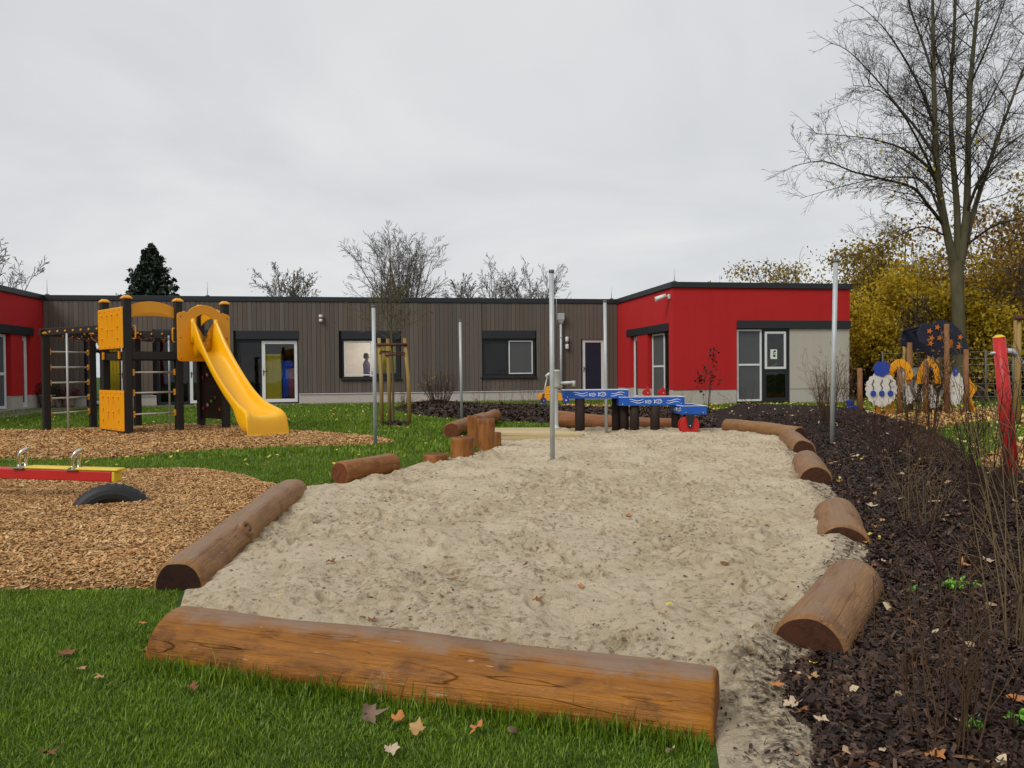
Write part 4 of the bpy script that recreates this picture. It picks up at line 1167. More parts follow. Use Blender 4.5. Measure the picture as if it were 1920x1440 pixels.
# hollow knot in the left log, turned to the sand
_ka = R(38); _kx = .88; _kr = .134
_kn = Vector((0, -math.cos(_ka), math.sin(_ka))); _kc = Vector((_kx, 0, 0)) + _kn * _kr
_k1 = Vector((1, 0, 0)); _k2 = _kn.cross(_k1)
def _ring(prof, st=1.7, n=24):
    V = [_kc + _kn*h + _k1*(r*st*math.cos(2*math.pi*j/n)) + _k2*(r*math.sin(2*math.pi*j/n)) for r, h in prof for j in range(n)]
    return MB().add(V, [(i*n+j, i*n+(j+1) % n, (i+1)*n+(j+1) % n, (i+1)*n+j) for i in range(len(prof)-1) for j in range(n)], 0, True)
_ring([(.060, -.022), (.052, .004), (.042, .013), (.032, .010), (.026, .002)]).build('knot_rim', LOGM['left'][0], leftlog)
_ring([(.027, .003), (.018, .001), (.004, .0)]).build('knot_hollow', LOGM['left'][1], leftlog)

# stumps
def stump(label, U, V, dia, h, seed):
    c = gat(U, V); c.y += dia / 2
    o = log(label, (c.x, c.y, -.06), (c.x, c.y + .001, h), dia/2, dia/2 * .97, 'mid', seed, 'stump', noise=.06, rings=8, endround=.008)
    o['category'] = 'stump'; o['group'] = 'upright stumps by the sand'
    return o
stump('lowest stump of the row, a flat disc at the lawn edge', 815, 868, .30, .125, 21)
stump('knee-high round stump in front of the tall one', 866, 858, .29, .262, 22)
stump('tall orange stump standing in front of the wooden deck', 911, 846, .235, .435, 23)
stump('tall dark stump joined to the left of the tallest one', 889, 838, .20, .435, 24)
stump('small stump half hidden right of the tall stump', 928, 838, .18, .20, 25)

# ------------------------------------------------------------------ steel poles
def pole(label, U, V, Utop, Vtop, r=.027):
    b = gat(U, V)
    zt = atY(Utop, Vtop, b.y)
    e = thing('steel_pole', label, 'pole', b, group='galvanised poles for shade sails')
    d = Vector((zt.x - b.x, 0, zt.z - b.z))
    MB().tube([(-d.x*.1/d.z, 0, -.1), tuple(d - Vector((0, 0, .02)))], r, 20).build('shaft', MT['zinc'], e)
    MB().tube([tuple(d - Vector((0, 0, .035))), tuple(d)], r + .004, 20).build('end_cap', MT['grey'], e)
    return e
pole('galvanised steel pole on the wood chips left of the staked tree', 704, 836, 700, 572)
pole('distant galvanised pole rising behind the log and stumps', 866, 793, 862.5, 600)
pole('tall galvanised pole standing in the sand before the water pump', 1036, 861, 1034, 506)
pole('galvanised pole behind the blue troughs near the narrow door', 1137, 812, 1134, 563)
pole('galvanised pole in the bark mulch before the beige wall', 1560, 832, 1567, 487, .029)

# ------------------------------------------------------------------ play tower with slide
T0 = px(239, 13.2)
T_ANG = R(47)
tower = thing('play_tower', 'yellow and black climbing tower with slide, ladders and overhead beams', 'play tower', (T0.x, T0.y, 0), T_ANG)
def tl(p):
    dx, dy = p[0] - T0.x, p[1] - T0.y; c, s = math.cos(T_ANG), math.sin(T_ANG)
    return Vector((dx*c + dy*s, -dx*s + dy*c, 0))
PW = .125
def tpost(x, y, h, w=PW, z0=-.1):
    m = MB(); m.box(x - w/2, x + w/2, y - w/2, y + w/2, z0, h)
    o = m.build('post', MT['postblack'], tower, bevel=.012)
    c = MB(); k = w/2 + .014
    c.add([(x-k, y-k, h), (x+k, y-k, h), (x+k, y+k, h), (x-k, y+k, h), (x-k, y-k, h+.022), (x+k, y-k, h+.022), (x+k, y+k, h+.022), (x-k, y+k, h+.022), (x-.035, y-.035, h+.062), (x+.035, y-.035, h+.062), (x+.035, y+.035, h+.062), (x-.035, y+.035, h+.062)],
          [(3,2,1,0), (0,1,5,4), (1,2,6,5), (2,3,7,6), (3,0,4,7), (4,5,9,8), (5,6,10,9), (6,7,11,10), (7,4,8,11), (8,9,10,11)])
    c.build('post_cap', MT['yellow'], o, bevel=.006)
    return o
S = .88; Dp = 1.02; PH = 2.36; DECK = 1.46
pa, pb, pd, pe, pc = (0, 0), (S, 0), (2*S, 0), (0, Dp), (2*S, Dp)
for q in (pa, pb, pd, pe, pc): tpost(*q, PH)
ph = tl(px(86, 14.24)); pg = tl(px(173, 15.27)); pf = tl(px(257, 15.2))
for q, h in ((ph, 1.90), (pg, 1.94), (pf, 1.94)): tpost(q.x, q.y, h - .08, .12)
# deck: planks on beams
m = MB(); m.box(PW/2, S - PW/2, -.05, .03, DECK - .14, DECK - .02).build('deck_beam', MT['postblack'], tower, bevel=.008)
MB().box(S + PW/2, 2*S - PW/2, -.05, .03, DECK - .14, DECK - .02).build('deck_beam', MT['postblack'], tower, bevel=.008)
MB().box(-.04, .04, PW/2, Dp - PW/2, DECK - .14, DECK - .02).build('deck_beam', MT['postblack'], tower, bevel=.008)
MB().box(2*S - .04, 2*S + .04, PW/2, Dp - PW/2, DECK - .14, DECK - .02).build('deck_beam', MT['postblack'], tower, bevel=.008)
MB().box(PW/2, 2*S - PW/2, Dp - .04, Dp + .04, DECK - .14, DECK - .02).build('deck_beam', MT['postblack'], tower, bevel=.008)
for i in range(8):
    y0 = .07 + i * .115
    MB().box(.05, 2*S - .05, y0, y0 + .105, DECK - .02, DECK + .005).build('deck_board', MT['darkpanel'], tower)
# yellow climbing panels on the left face (a-e); face looks to local -x
def climb_panel(z0, z1, dx=-PW/2 - .012, lab=None):
    y0, y1 = -.055, Dp + .05
    o = MB().box(dx - .022, dx, y0, y1, z0, z1).build('climbing_panel', MT['yellow'], tower, bevel=.01)
    H = z1 - z0; W = y1 - y0
    g = MB(); k = MB()
    cols = [(.18, (.10, .40, .68), .15), (.40, (.10, .47), .30), (.60, (.10, .47), .30), (.82, (.10, .40, .68), .15)]
    for (fx, zs, hh) in cols:
        for i, fz in enumerate(zs):
            yy = y0 + W * fx; zz = z1 - H * (fz + .08)
            g.box(dx - .0245, dx - .018, yy - .006, yy + .006, zz - H*hh*.6, zz)
            k.lathe([(.0, -.015), (.016, -.012), (.02, 0), (.016, .012), (.0, .015)], 8, (dx - .03, yy, zz + .012))
    for fz in (.06, .94):
        for fx in (.1, .3, .5, .7, .9):
            k.lathe([(.0, -.012), (.014, -.008), (.016, 0), (.014, .008), (.0, .012)], 8, (dx - .026, y0 + W*fx, z0 + H*fz))
    q = g.build('grip_slots', MT['orange'], o); q['kind'] = 'stuff'
    q = k.build('grip_studs', MT['yellow'], o); q['kind'] = 'stuff'
climb_panel(1.51, 2.22); climb_panel(.09, .79)
for yy in (.14, Dp - .14):
    MB().box(-PW/2 - .03, -PW/2, yy - .025, yy + .025, 1.33, 1.46).build('panel_clip', MT['yellow'], tower, bevel=.005)
# arched boards
def arch(p, q, z_end, rise, th, name='arch_board'):
    p = Vector((*p, 0)); q = Vector((*q, 0)); d = (q - p); L = d.length; d.normalize()
    n = 16; up = []; lo = []
    for i in range(n + 1):
        t = i / n; hh = rise * (1 - (2*t - 1) ** 2)
        up.append((t*L, z_end + th + hh)); lo.append((t*L, z_end + hh))
    m = MB()
    nn = Vector((0, 0, 1)).cross(d) * .011
    V = []
    for (x, z), (x2, z2) in zip(up, lo):
        for sg in (-1, 1):
            V += [p + d*x + nn*sg + Vector((0, 0, z)), p + d*x2 + nn*sg + Vector((0, 0, z2))]
    Fs = []
    for i in range(n):
        b = 4*i
        Fs += [(b, b+1, b+5, b+4), (b+2, b+6, b+7, b+3), (b, b+4, b+6, b+2), (b+1, b+3, b+7, b+5)]
    Fs += [(0, 2, 3, 1), (4*n, 4*n+1, 4*n+3, 4*n+2)]
    m.add(V, Fs)
    return m.build(name, MT['yellow'], tower, bevel=.004)
arch((PW/2 - .01, .02), (S - PW/2 + .01, .02), 2.05, .09, .20)
arch((2*S - .0, PW/2), (2*S - .0, Dp - PW/2), 2.0, .12, .19)
arch((PW/2, Dp), (2*S - PW/2, Dp), 2.02, .14, .19)
# ladder rungs between a and b below the deck, clamps at the right post
def rung(p, q, z, z2=None):
    p = Vector(p); q = Vector(q); z2 = z if z2 is None else z2
    MB().tube([(p.x, p.y, z), (q.x, q.y, z2)], .017, 10).build('rung', MT['steel'], tower)
    d = (q - p).normalized()
    for w, s, zz in ((q, -1, z2), (p, 1, z)):
        MB().box(w.x + d.x*s*.035 - .018, w.x + d.x*s*.035 + .018, w.y + d.y*s*.035 - .02, w.y + d.y*s*.035 + .02, zz - .055, zz + .055).build('rung_clamp', MT['yellow'], tower, bevel=.008)
for z in (1.10, .745, .375):
    rung((PW/2 - .01, -.02), (S - PW/2 + .01, -.02), z)
dgh = Vector((pg.x - ph.x, pg.y - ph.y)).normalized()
for z in (1.50, 1.21, .92, .63, .35):
    rung((ph.x + dgh.x*.06, ph.y + dgh.y*.06), (pg.x - dgh.x*.06, pg.y - dgh.y*.06), z, z + .0)
# overhead beams with yellow bolts, and the rope net between them
def beam(p, q, z, z2, bolts=6, over=.12):
    p = Vector((p[0], p[1], z)); q = Vector((q[0], q[1], z2)); d = (q - p).normalized()
    a, b = p - d*over, q + d*over
    o = MB().bar(a, b, .055, .13).build('overhead_beam', MT['postblack'], tower, bevel=.008)
    sd_ = d.cross(Vector((0, 0, 1))).normalized()
    for i in range(bolts):
        c = a + (b - a) * ((i + .5) / bolts)
        for sg in (-1, 1):
            MB().tube([c + sd_*sg*.026, c + sd_*sg*.045], [.022, .016], 8).build('bolt', MT['yellow'], o)
    return o
beam(ph, pe, 1.86, 1.90, 9)
beam(ph, pg, 1.85, 1.86, 6)
beam(pg, pf, 1.86, 1.86, 6)
beam(pf, pc, 1.86, 1.86, 6, .0)
beam(pf, pe, 1.86, 1.86, 4, .0)
net = MB()
quad = [Vector((ph.x, ph.y, 1.80)), Vector((pe[0], pe[1], 1.84)), Vector((pf.x, pf.y, 1.80)), Vector((pg.x, pg.y, 1.80))]
knots = MB()
def bil(u, v):
    p = quad[0]*(1-u)*(1-v) + quad[1]*u*(1-v) + quad[2]*u*v + quad[3]*(1-u)*v
    return p - Vector((0, 0, .10 * math.sin(math.pi*u) * math.sin(math.pi*v)))
for i in range(1, 6):
    net.tube([bil(i/6, j/8) for j in range(9)], .009, 6); net.tube([bil(j/8, i/6) for j in range(9)], .009, 6)
    for j in range(1, 6):
        p = bil(i/6, j/6); knots.lathe([(.0, -.022), (.018, -.012), (.018, .012), (.0, .022)], 8, p)
no = net.build('rope_net', MT['rope'], tower); no['kind'] = 'stuff'
kn = knots.build('net_knots', MT['orange'], no); kn['kind'] = 'stuff'
# second net between f and c side (seen over the ladder)
net = MB(); knots = MB()
quad = [Vector((pe[0], pe[1], 1.80)), Vector((pc[0] - .1, pc[1] + .02, 1.80)), Vector((pc[0] - .2, pc[1] + .8, 1.80)), Vector((pf.x, pf.y, 1.80))]
for i in range(1, 6):
    net.tube([bil(i/6, j/8) for j in range(9)], .009, 6); net.tube([bil(j/8, i/6) for j in range(9)], .009, 6)
    for j in range(1, 6): knots.lathe([(.0, -.022), (.018, -.012), (.018, .012), (.0, .022)], 8, bil(i/6, j/6))
no = net.build('rope_net', MT['rope'], tower); no['kind'] = 'stuff'
kn = knots.build('net_knots', MT['orange'], no); kn['kind'] = 'stuff'
# fire poles
for (U, Y) in ((126.5, 14.0), (317.5, 15.1)):
    q = tl(px(U, Y)); MB().tube([(q.x, q.y, -.1), (q.x, q.y, 1.82)], .019, 12).build('fire_pole', MT['zinc'], tower)
# grab handles
def grab(p, q, off):
    p = Vector(p); q = Vector(q); off = Vector(off)
    MB().tube([p, p + off*.8, p + off + (q - p)*.12, q + off - (q - p)*.12, q + off*.8, q], .013, 8).build('grab_handle', MT['yellow'], tower)
grab((PW/2, -.03, 1.68), (PW/2, -.03, 1.90), (.06, -.02, 0)); grab((S - PW/2, -.03, 1.64), (S - PW/2, -.03, 1.88), (-.06, -.02, 0)); grab((2*S - .03, Dp - PW/2, 1.60), (2*S - .03, Dp - PW/2, 1.84), (-.0, -.06, 0))
# dark climbing wall under the deck on the right face (c-d)
for (z0, z1) in ((.20, .83), (.84, 1.34)):
    o = MB().box(2*S - .015, 2*S + .015, PW/2, Dp - PW/2, z0, z1).build('climbing_board', MT['darkpanel'], tower, bevel=.005)
    for i, yy in enumerate((.17, .34, .50, .66, .84)):
        zz = z0 + (z1 - z0) * (.30 + .35 * ((i*3) % 4) / 3)
        h = MB().lathe([(.02, -.02), (.035, -.008), (.03, .012), (.012, .02)], 8, (0, 0, 0)); h.v = [(2*S - .015 - .022 + v[2], yy + v[0], zz + v[1]) for v in h.v]
        h.build('climbing_hold', MT[('orange', 'grey', 'lime', 'sheep', 'redpaint')[i]], o)
# slide panel with its opening, between b and d; outer face towards local -y
PXC = 1.5 * S
def ray_hit(poly, c, a):
    dx, dy = math.cos(a), math.sin(a); best = None
    for i in range(len(poly)):
        x0, y0 = poly[i]; x1, y1 = poly[(i+1) % len(poly)]
        ex, ey = x1-x0, y1-y0; den = dx*ey - dy*ex
        if abs(den) < 1e-9: continue
        t = ((x0-c[0])*ey - (y0-c[1])*ex)/den; u = ((x0-c[0])*dy - (y0-c[1])*dx)/den
        if t > 0 and -1e-6 <= u <= 1+1e-6 and (best is None or t < best): best = t
    return (c[0] + dx*best, c[1] + dy*best)
hw = S/2 + .055
outer = [(-hw+.03, 1.29), (hw-.03, 1.29), (hw, 1.32), (hw, 2.13), (hw-.02, 2.165), (hw-.1, 2.18), (hw-.14, 2.20)] + [(.30*math.cos(t_)*1.03, 2.12 + .20*math.sin(t_)) for t_ in np.linspace(.25, math.pi-.25, 13)] + [(-hw+.14, 2.20), (-hw+.1, 2.18), (-hw+.02, 2.165), (-hw, 2.13), (-hw, 1.32)]
hole = [(-.17, 1.44), (.17, 1.44), (.195, 1.47), (.20, 1.95)] + [(.20*math.cos(t_), 1.95 + .20*math.sin(t_)) for t_ in np.linspace(.15, math.pi-.15, 11)] + [(-.20, 1.95), (-.195, 1.47)]
NA = 96; V = []
for i in range(NA):
    an = 2*math.pi*i/NA
    for poly in (outer, hole):
        h = ray_hit(poly, (0, 1.78), an)
        for yy in (-PW/2 - .034, -PW/2 - .008): V.append((PXC + h[0], yy, h[1]))
Fs = []
for i in range(NA):
    a, b = 4*i, 4*((i+1) % NA)
    Fs += [(a, b, b+2, a+2), (a+1, a+3, b+3, b+1), (a, a+1, b+1, b), (a+2, b+2, b+3, a+3)]
sp = MB().add(V, Fs).build('slide_panel', MT['yellow'], tower, bevel=.006)
for (xx, zz) in ((-hw+.06, 2.10), (-hw+.06, 1.72), (-hw+.06, 1.34), (hw-.06, 2.10), (hw-.06, 1.72)):
    b = MB().lathe([(.018, 0), (.016, .006), (.006, .012)], 8); b.v = [(PXC + xx + v[0], -PW/2 - .034 - v[2], zz + v[1]) for v in b.v]; b.build('bolt', MT['orange'], sp)
# slide: swept trough along local -y
def slide():
    st = [(.0, 1.462), (.10, 1.46), (.22, 1.44), (.36, 1.38), (.52, 1.27), (.70, 1.12), (.90, .955), (1.10, .80), (1.30, .655), (1.50, .535), (1.68, .455), (1.86, .405), (2.04, .385), (2.16, .378), (2.26, .37), (2.33, .35), (2.38, .30), (2.41, .0)]
    rim = [.60, .52, .38, .27, .225, .205, .20, .20, .20, .195, .18, .155, .125, .10, .075, .045, .02, .0]
    half = [.205, .21, .215, .22, .225, .23, .235, .235, .235, .24, .245, .255, .27, .285, .295, .30, .30, .31]
    V = []; n = 0
    for (s, z), hr, w in zip(st, rim, half):
        t = s / 2.48
        foot = sstep(1.62, 2.0, np.array([s]))[0]
        zb = (z - .07) * (1 - foot) + 0.0 * foot
        y = -PW/2 - .034 - s*.93
        fl = .05 + .05 * foot
        prof = [(-w + .02 + .02*foot, zb), (-w - fl*.6, z + hr*.45), (-w - fl*.55, z + hr*.9), (-w - .02, z + hr + .012), (-w + .022, z + hr), (-w + .05, z + hr*.55), (-w + .085, z + .03), (-w + .15, z + .004)]
        if foot > 0.01:
            k = foot * .10
            prof[0] = (-w - k, zb)
        if z < .01:
            prof = [(a if i else -w - .1, .002*i) for i, (a, b) in enumerate(prof)]
        full = prof + [(0, z)] + [(-a, b) for a, b in prof[::-1]]
        n = len(full)
        V += [(PXC + a, y, b) for a, b in full]
    Fs = [(i*n+j, (i+1)*n+j, (i+1)*n+j+1, i*n+j+1) for i in range(len(st)-1) for j in range(n-1)]
    Fs += [(i*n, i*n+n-1, (i+1)*n+n-1, (i+1)*n) for i in range(len(st)-1)]
    e = (len(st)-1)*n
    Fs += [tuple(range(n))[::-1], tuple(e + j for j in range(n))]
    o = MB().add(V, Fs, 0, True).build("slide", MT['yellow2'], tower)
    o.modifiers.new('sub', 'SUBSURF').levels = 2; o.modifiers['sub'].render_levels = 2
    for sg in (-1, 1):
        MB().tube([(PXC + sg*.215, -PW/2 - .05, 1.62), (PXC + sg*.215, -PW/2 - .06, 1.80), (PXC + sg*.215, -PW/2 - .055, 1.96), (PXC + sg*.215, -PW/2 - .048, 2.04), (PXC + sg*.215, -PW/2 - .04, 2.065)], [.05, .048, .046, .042, .02], 12).build('slide_rail', MT['yellow2'], o)
slide()

# ------------------------------------------------------------------ seesaw and its tyre
tp = gat(200, 946)
sr = px(212, 6.32); slft = px(-240, 6.55)
seesaw = thing('seesaw', 'red beam seesaw with yellow seats and steel handles', 'seesaw', (0, 0, 0))
zr, zl = .222, .275
def sb(t): return Vector((sr.x + (slft.x - sr.x)*t, sr.y + (slft.y - sr.y)*t, zr + (zl - zr)*t))
Lb = (slft - sr).length; db = (sb(1) - sb(0)).normalized()
o = MB().bar(sb(0), sb(1) + db*.0, .10, .086).build('beam', MT['redpaint'], seesaw, bevel=.008)
MB().bar(sb(0) - db*.03 + Vector((0, 0, .0)), sb(0) - db*.002, .098, .082).build('end_block', MT['yellpaint'], seesaw, bevel=.006)
def tpar(U): return (U - 217) / (-240 - 217)
for (U0, U1) in ((230, 151), (140, 57)):
    a, b = sb(tpar(U0)), sb(tpar(U1)); up = Vector((0, 0, .0545))
    MB().bar(a + up, b + up, .115, .022).build('seat', MT['yellpaint'], seesaw, bevel=.011)
sd2 = db.cross(Vector((0, 0, 1))).normalized()
for U in (46, 145.5):
    c = sb(tpar(U)) + Vector((0, 0, .044))
    pts = [c + sd2*s_*.048 + Vector((0, 0, z_)) - db*dx_ for s_, z_, dx_ in ((-.75, 0, 0), (-.85, .06, .0), (-1, .12, .012), (-.75, .15, .03), (0, .165, .04), (.75, .15, .03), (1, .12, .012), (.85, .06, 0), (.75, 0, 0))]
    MB().tube(pts, .0135, 10).build('handle', MT['chrome'], seesaw)
    MB().bar(c - db*.05 + Vector((0, 0, .004)), c + db*.05 + Vector((0, 0, .004)), .14, .008).build('handle_plate', MT['chrome'], seesaw)
pv = sb(.80)
for s_ in (-1, 1):
    MB().tube([(pv.x, pv.y + s_*.085, -.1), (pv.x, pv.y + s_*.085, pv.z + .06)], .045, 12).build('pivot_post', MT['robinia'], seesaw)
MB().tube([(pv.x, pv.y - .12, pv.z), (pv.x, pv.y + .12, pv.z)], .018, 10).build('axle', MT['steel'], seesaw)
# tyre: torus with tread, three quarters sunk
def tyre():
    Rm, rt = .245, .085; n1, n2 = 72, 16
    V = []
    for i in range(n1):
        a = 2*math.pi*i/n1
        for j in range(n2):
            b = 2*math.pi*j/n2
            rr = rt * (1.0 if abs(math.cos(b)) < .75 or math.cos(b) < 0 else (1.05 if i % 2 else .94))
            x = (Rm + rr*math.cos(b)) * math.cos(a); z = (Rm + rr*math.cos(b)) * math.sin(a)
            V.append((x, .92 * rr*math.sin(b), z))
    Fs = [(i*n2+j, i*n2+(j+1) % n2, ((i+1) % n1)*n2+(j+1) % n2, ((i+1) % n1)*n2+j) for i in range(n1) for j in range(n2)]
    o = MB().add(V, Fs, 0, False).build('tyre', MT['rubber'])
    o.location = (tp.x, tp.y + .07, -.132); o.rotation_euler = (R(-8), 0, R(20))
    tag(o, 'black rubber tyre half buried in wood chips under the seesaw end', 'tyre')
tyre()

# ------------------------------------------------------------------ wooden deck and water pump
deck = thing('wooden_deck', 'low pale timber deck at the back edge of the sand pit', 'deck')
D0 = px(926, 11.75); D1 = px(1091, 11.45); D2 = px(1036, 12.75); D3 = px(915, 12.8)
nb_ = 8
for i in range(nb_):
    t0_, t1_ = i / nb_ + .006, (i + 1) / nb_ - .006
    A_ = [D0.lerp(D3, t0_), D1.lerp(D2, t0_), D1.lerp(D2, t1_), D0.lerp(D3, t1_)]
    m = MB(); m.add([(p.x, p.y, .085) for p in A_] + [(p.x, p.y, .125) for p in A_], [(0,3,2,1), (4,5,6,7), (0,1,5,4), (1,2,6,5), (2,3,7,6), (3,0,4,7)])
    m.build('plank', MT['pine'], deck, bevel=.004)
MB().bar((D0.x + .05, D0.y + .03, .05), (D1.x - .03, D1.y + .03, .05), .05, .068).build('edge_beam', MT['pine'], deck, bevel=.004)
MB().bar((D1.x - .05, D1.y + .08, .02), (D2.x - .03, D2.y - .05, .02), .05, .128).build('edge_beam', MT['pine'], deck, bevel=.004)
MB().bar((D3.x + .05, D3.y - .05, .02), (D2.x - .08, D2.y - .05, .02), .05, .128).build('edge_beam', MT['pine'], deck, bevel=.004)

pp = px(1042.5, 12.5, .125)
pump = thing('water_pump', 'grey hand water pump with long spout standing on the deck', 'pump', pp)
MB().lathe([(.085, 0), (.085, .012), (.04, .03), (.034, .06), (.032, .62), (.04, .66)], 16).build('stand_pipe', MT['pump'], pump)
MB().lathe([(.045, .655), (.072, .67), (.074, .69), (.074, .92), (.08, .925), (.08, .945), (.03, .955)], 20).build('pump_body', MT['pump'], pump)
sp_ = MB().tube([(.05, -.01, .735), (.27, -.02, .745), (.30, -.02, .745)], [.028, .024, .024], 12).build('spout', MT['pump'], pump)
MB().tube([(.285, -.02, .775), (.285, -.02, .68)], [.03, .026], 12).build('spout_mouth', MT['pump'], sp_)
lv = MB().tube([(-.05, 0, .90), (-.11, -.01, .885), (-.155, -.01, .86), (-.14, -.015, .80)], [.028, .03, .026, .018], 10).build('lever', MT['pump'], pump)
MB().tube([(-.145, -.015, .83), (-.215, -.03, .52)], .011, 8).build('lever_rod', MT['pump'], lv)
MB().tube([(-.205, -.028, .565), (-.235, -.034, .43)], .02, 10).build('lever_grip', MT['rail'], lv)

# ------------------------------------------------------------------ blue water troughs
def wave(m, P, x0, x1, z, amp, th, ph=0.0, n=14):
    up = [];
    for i in range(n + 1):
        t = i / n; x = x0 + (x1 - x0)*t; zz = z + amp*math.sin(ph + t*2*math.pi*.95)
        up.append((x, zz))
    V = []
    for i, (x, zz) in enumerate(up):
        w = th * (.35 + .65*math.sin(math.pi*(.08 + .84*i/n)))
        V += [P(x, zz - w/2, 0), P(x, zz + w/2, 0), P(x, zz - w/2, .003), P(x, zz + w/2, .003)]
    Fs = []
    for i in range(n):
        b = 4*i; Fs += [(b, b+4, b+6, b+2), (b+2, b+6, b+7, b+3), (b+1, b+3, b+7, b+5)]
    m.add(V, Fs)
def outline(m, P, pts, th):
    n = len(pts)
    for i in range(n):
        a = Vector((*pts[i], 0)); b = Vector((*pts[(i+1) % n], 0)); d = (b - a)
        if d.length < 1e-6: continue
        d.normalize(); nn = Vector((-d.y, d.x, 0)) * th/2; a -= d*th*.3; b += d*th*.3
        V = [P((a-nn).x, (a-nn).y, .0005), P((b-nn).x, (b-nn).y, .0005), P((b+nn).x, (b+nn).y, .0005), P((a+nn).x, (a+nn).y, .0005),
             P((a-nn).x, (a-nn).y, .003 + .0001*(i % 3)), P((b-nn).x, (b-nn).y, .003 + .0001*(i % 3)), P((b+nn).x, (b+nn).y, .003 + .0001*(i % 3)), P((a+nn).x, (a+nn).y, .003 + .0001*(i % 3))]
        m.add(V, [(4,5,6,7), (0,1,5,4), (1,2,6,5), (2,3,7,6), (3,0,4,7)])
def fish(m, P, cx, cz, s, th):
    up = [(.62*math.cos(t) + .05, .40*math.sin(t)) for t in np.linspace(0, math.pi*.86, 8)]
    pts = up + [(-.62, .13), (-.92, .36), (-.80, 0), (-.92, -.36), (-.62, -.13)] + [(x, -z) for x, z in up[::-1]][:-1]
    outline(m, P, [(cx + x*s, cz + z*s) for x, z in pts], th)
    outline(m, P, [(cx + .32*s + .07*s*math.cos(t), cz + .09*s + .07*s*math.sin(t)) for t in np.linspace(0, 2*math.pi, 6, endpoint=False)], th*.8)
    outline(m, P, [(cx - .12*s, cz + .16*s), (cx + .04*s, cz - .02*s), (cx - .12*s, cz - .16*s), (cx - .06*s, cz - .02*s)], th*.7)
def trough(label, o, rz, L, W, top, h, legs, print_L, print_side=None):
    e = thing('water_trough', label, 'water trough', (o[0], o[1], 0), rz, 'blue water play troughs')
    b = MB(); th = .022; zb = top - h
    MB().box(0, L, 0, th, zb, top).build('front_board', MT['blue'], e, bevel=.004)
    MB().box(0, L, W - th, W, zb, top).build('back_board', MT['blue'], e, bevel=.004)
    MB().box(0, th, th, W - th, zb, top).build('end_board', MT['blue'], e, bevel=.004)
    MB().box(L - th, L, th, W - th, zb, top).build('end_board', MT['blue'], e, bevel=.004)
    MB().box(th, L - th, th, W - th, zb + .01, zb + .03).build('bottom', MT['zinc'], e)
    r = MB(); r.box(-.006, L + .006, -.006, th + .006, top, top + .008); r.box(-.006, L + .006, W - th - .006, W + .006, top, top + .008); r.box(-.006, th + .006, th + .006, W - th - .006, top, top + .008); r.box(L - th - .006, L + .006, th + .006, W - th - .006, top, top + .008)
    r.build('rim', MT['whitepaint'], e)
    for (lx, ly, w) in legs:
        MB().lathe([(w, -.1), (w*1.0, .3), (w*.97, zb)], 20, (lx, ly, 0)).build('leg', MT['trough'], e)
    m = MB(); P = lambda x, z, d: (x, -.0005 - d, z)
    zc = zb + h/2
    if print_L:
        for k, dz in enumerate((.026, -.012)):
            for wa in ((L*.15 + .02*k, L*.37 + .012*k, zc + dz, 1.2), (L*.73 - .012*k, L*.94 - .02*k, zc + dz - .004, 3.6)):
                m = MB(); wave(m, P, wa[0], wa[1], wa[2], .014, .011, wa[3]); m.build('wave_print', MT['whitepaint'], e)
        m = MB(); fish(m, P, L*.45, zc - .004, .062, .008); m.build('fish_print', MT['whitepaint'], e)
        m = MB(); fish(m, P, L*.60, zc + .002, .080, .009); m.build('fish_print', MT['whitepaint'], e)
    if print_side:
        P2 = lambda x, z, d: (-.0005 - d, W - x, z); m = MB()
        for k, dz in enumerate((.024, -.012)):
            m = MB(); wave(m, P2, W*.08, W*.28, zc + dz, .014, .011, 1.2); m.build('wave_print', MT['whitepaint'], e)
            m = MB(); wave(m, P2, W*.70, W*.92, zc + dz, .014, .011, 3.6); m.build('wave_print', MT['whitepaint'], e)
        m = MB(); fish(m, P2, W*.40, zc - .004, .055, .008); m.build('fish_print', MT['whitepaint'], e)
        m = MB(); fish(m, P2, W*.58, zc + .004, .06, .008); m.build('fish_print', MT['whitepaint'], e)
    for sx_ in (.06, L - .06):
        k = MB().lathe([(.012, 0), (.010, .006), (.004, .009)], 8); k.v = [(sx_ + v[0], -v[2], zb + .03 + v[1]) for v in k.v]; k.build('bolt', MT['chrome'], e)
    return e
YT = 12.75
t1 = px(1057, YT); t1b = px(1178.5, YT)
trough('upper blue water trough with white fish print, left of three', t1, R(1.0), (t1b - t1).length, .42, .735, .14, [(.27, .07, .082), (.92, .36, .075)], True)
t2 = px(1161, YT - .05); t2b = px(1284, YT - .05)
e2 = trough('middle blue water trough overlapping the upper one', t2, R(1.0), (t2b - t2).length, .46, .612, .14, [(.13, .28, .072), (.265, .10, .078), (.60, .06, .078)], True)
c_ = px(1279, 12.35)
e3 = trough('lowest blue water trough above the red wheel, right of three', c_, R(3.0), .40, .80, .475, .135, [(-.0 + .06, .62, .075)], False, True)
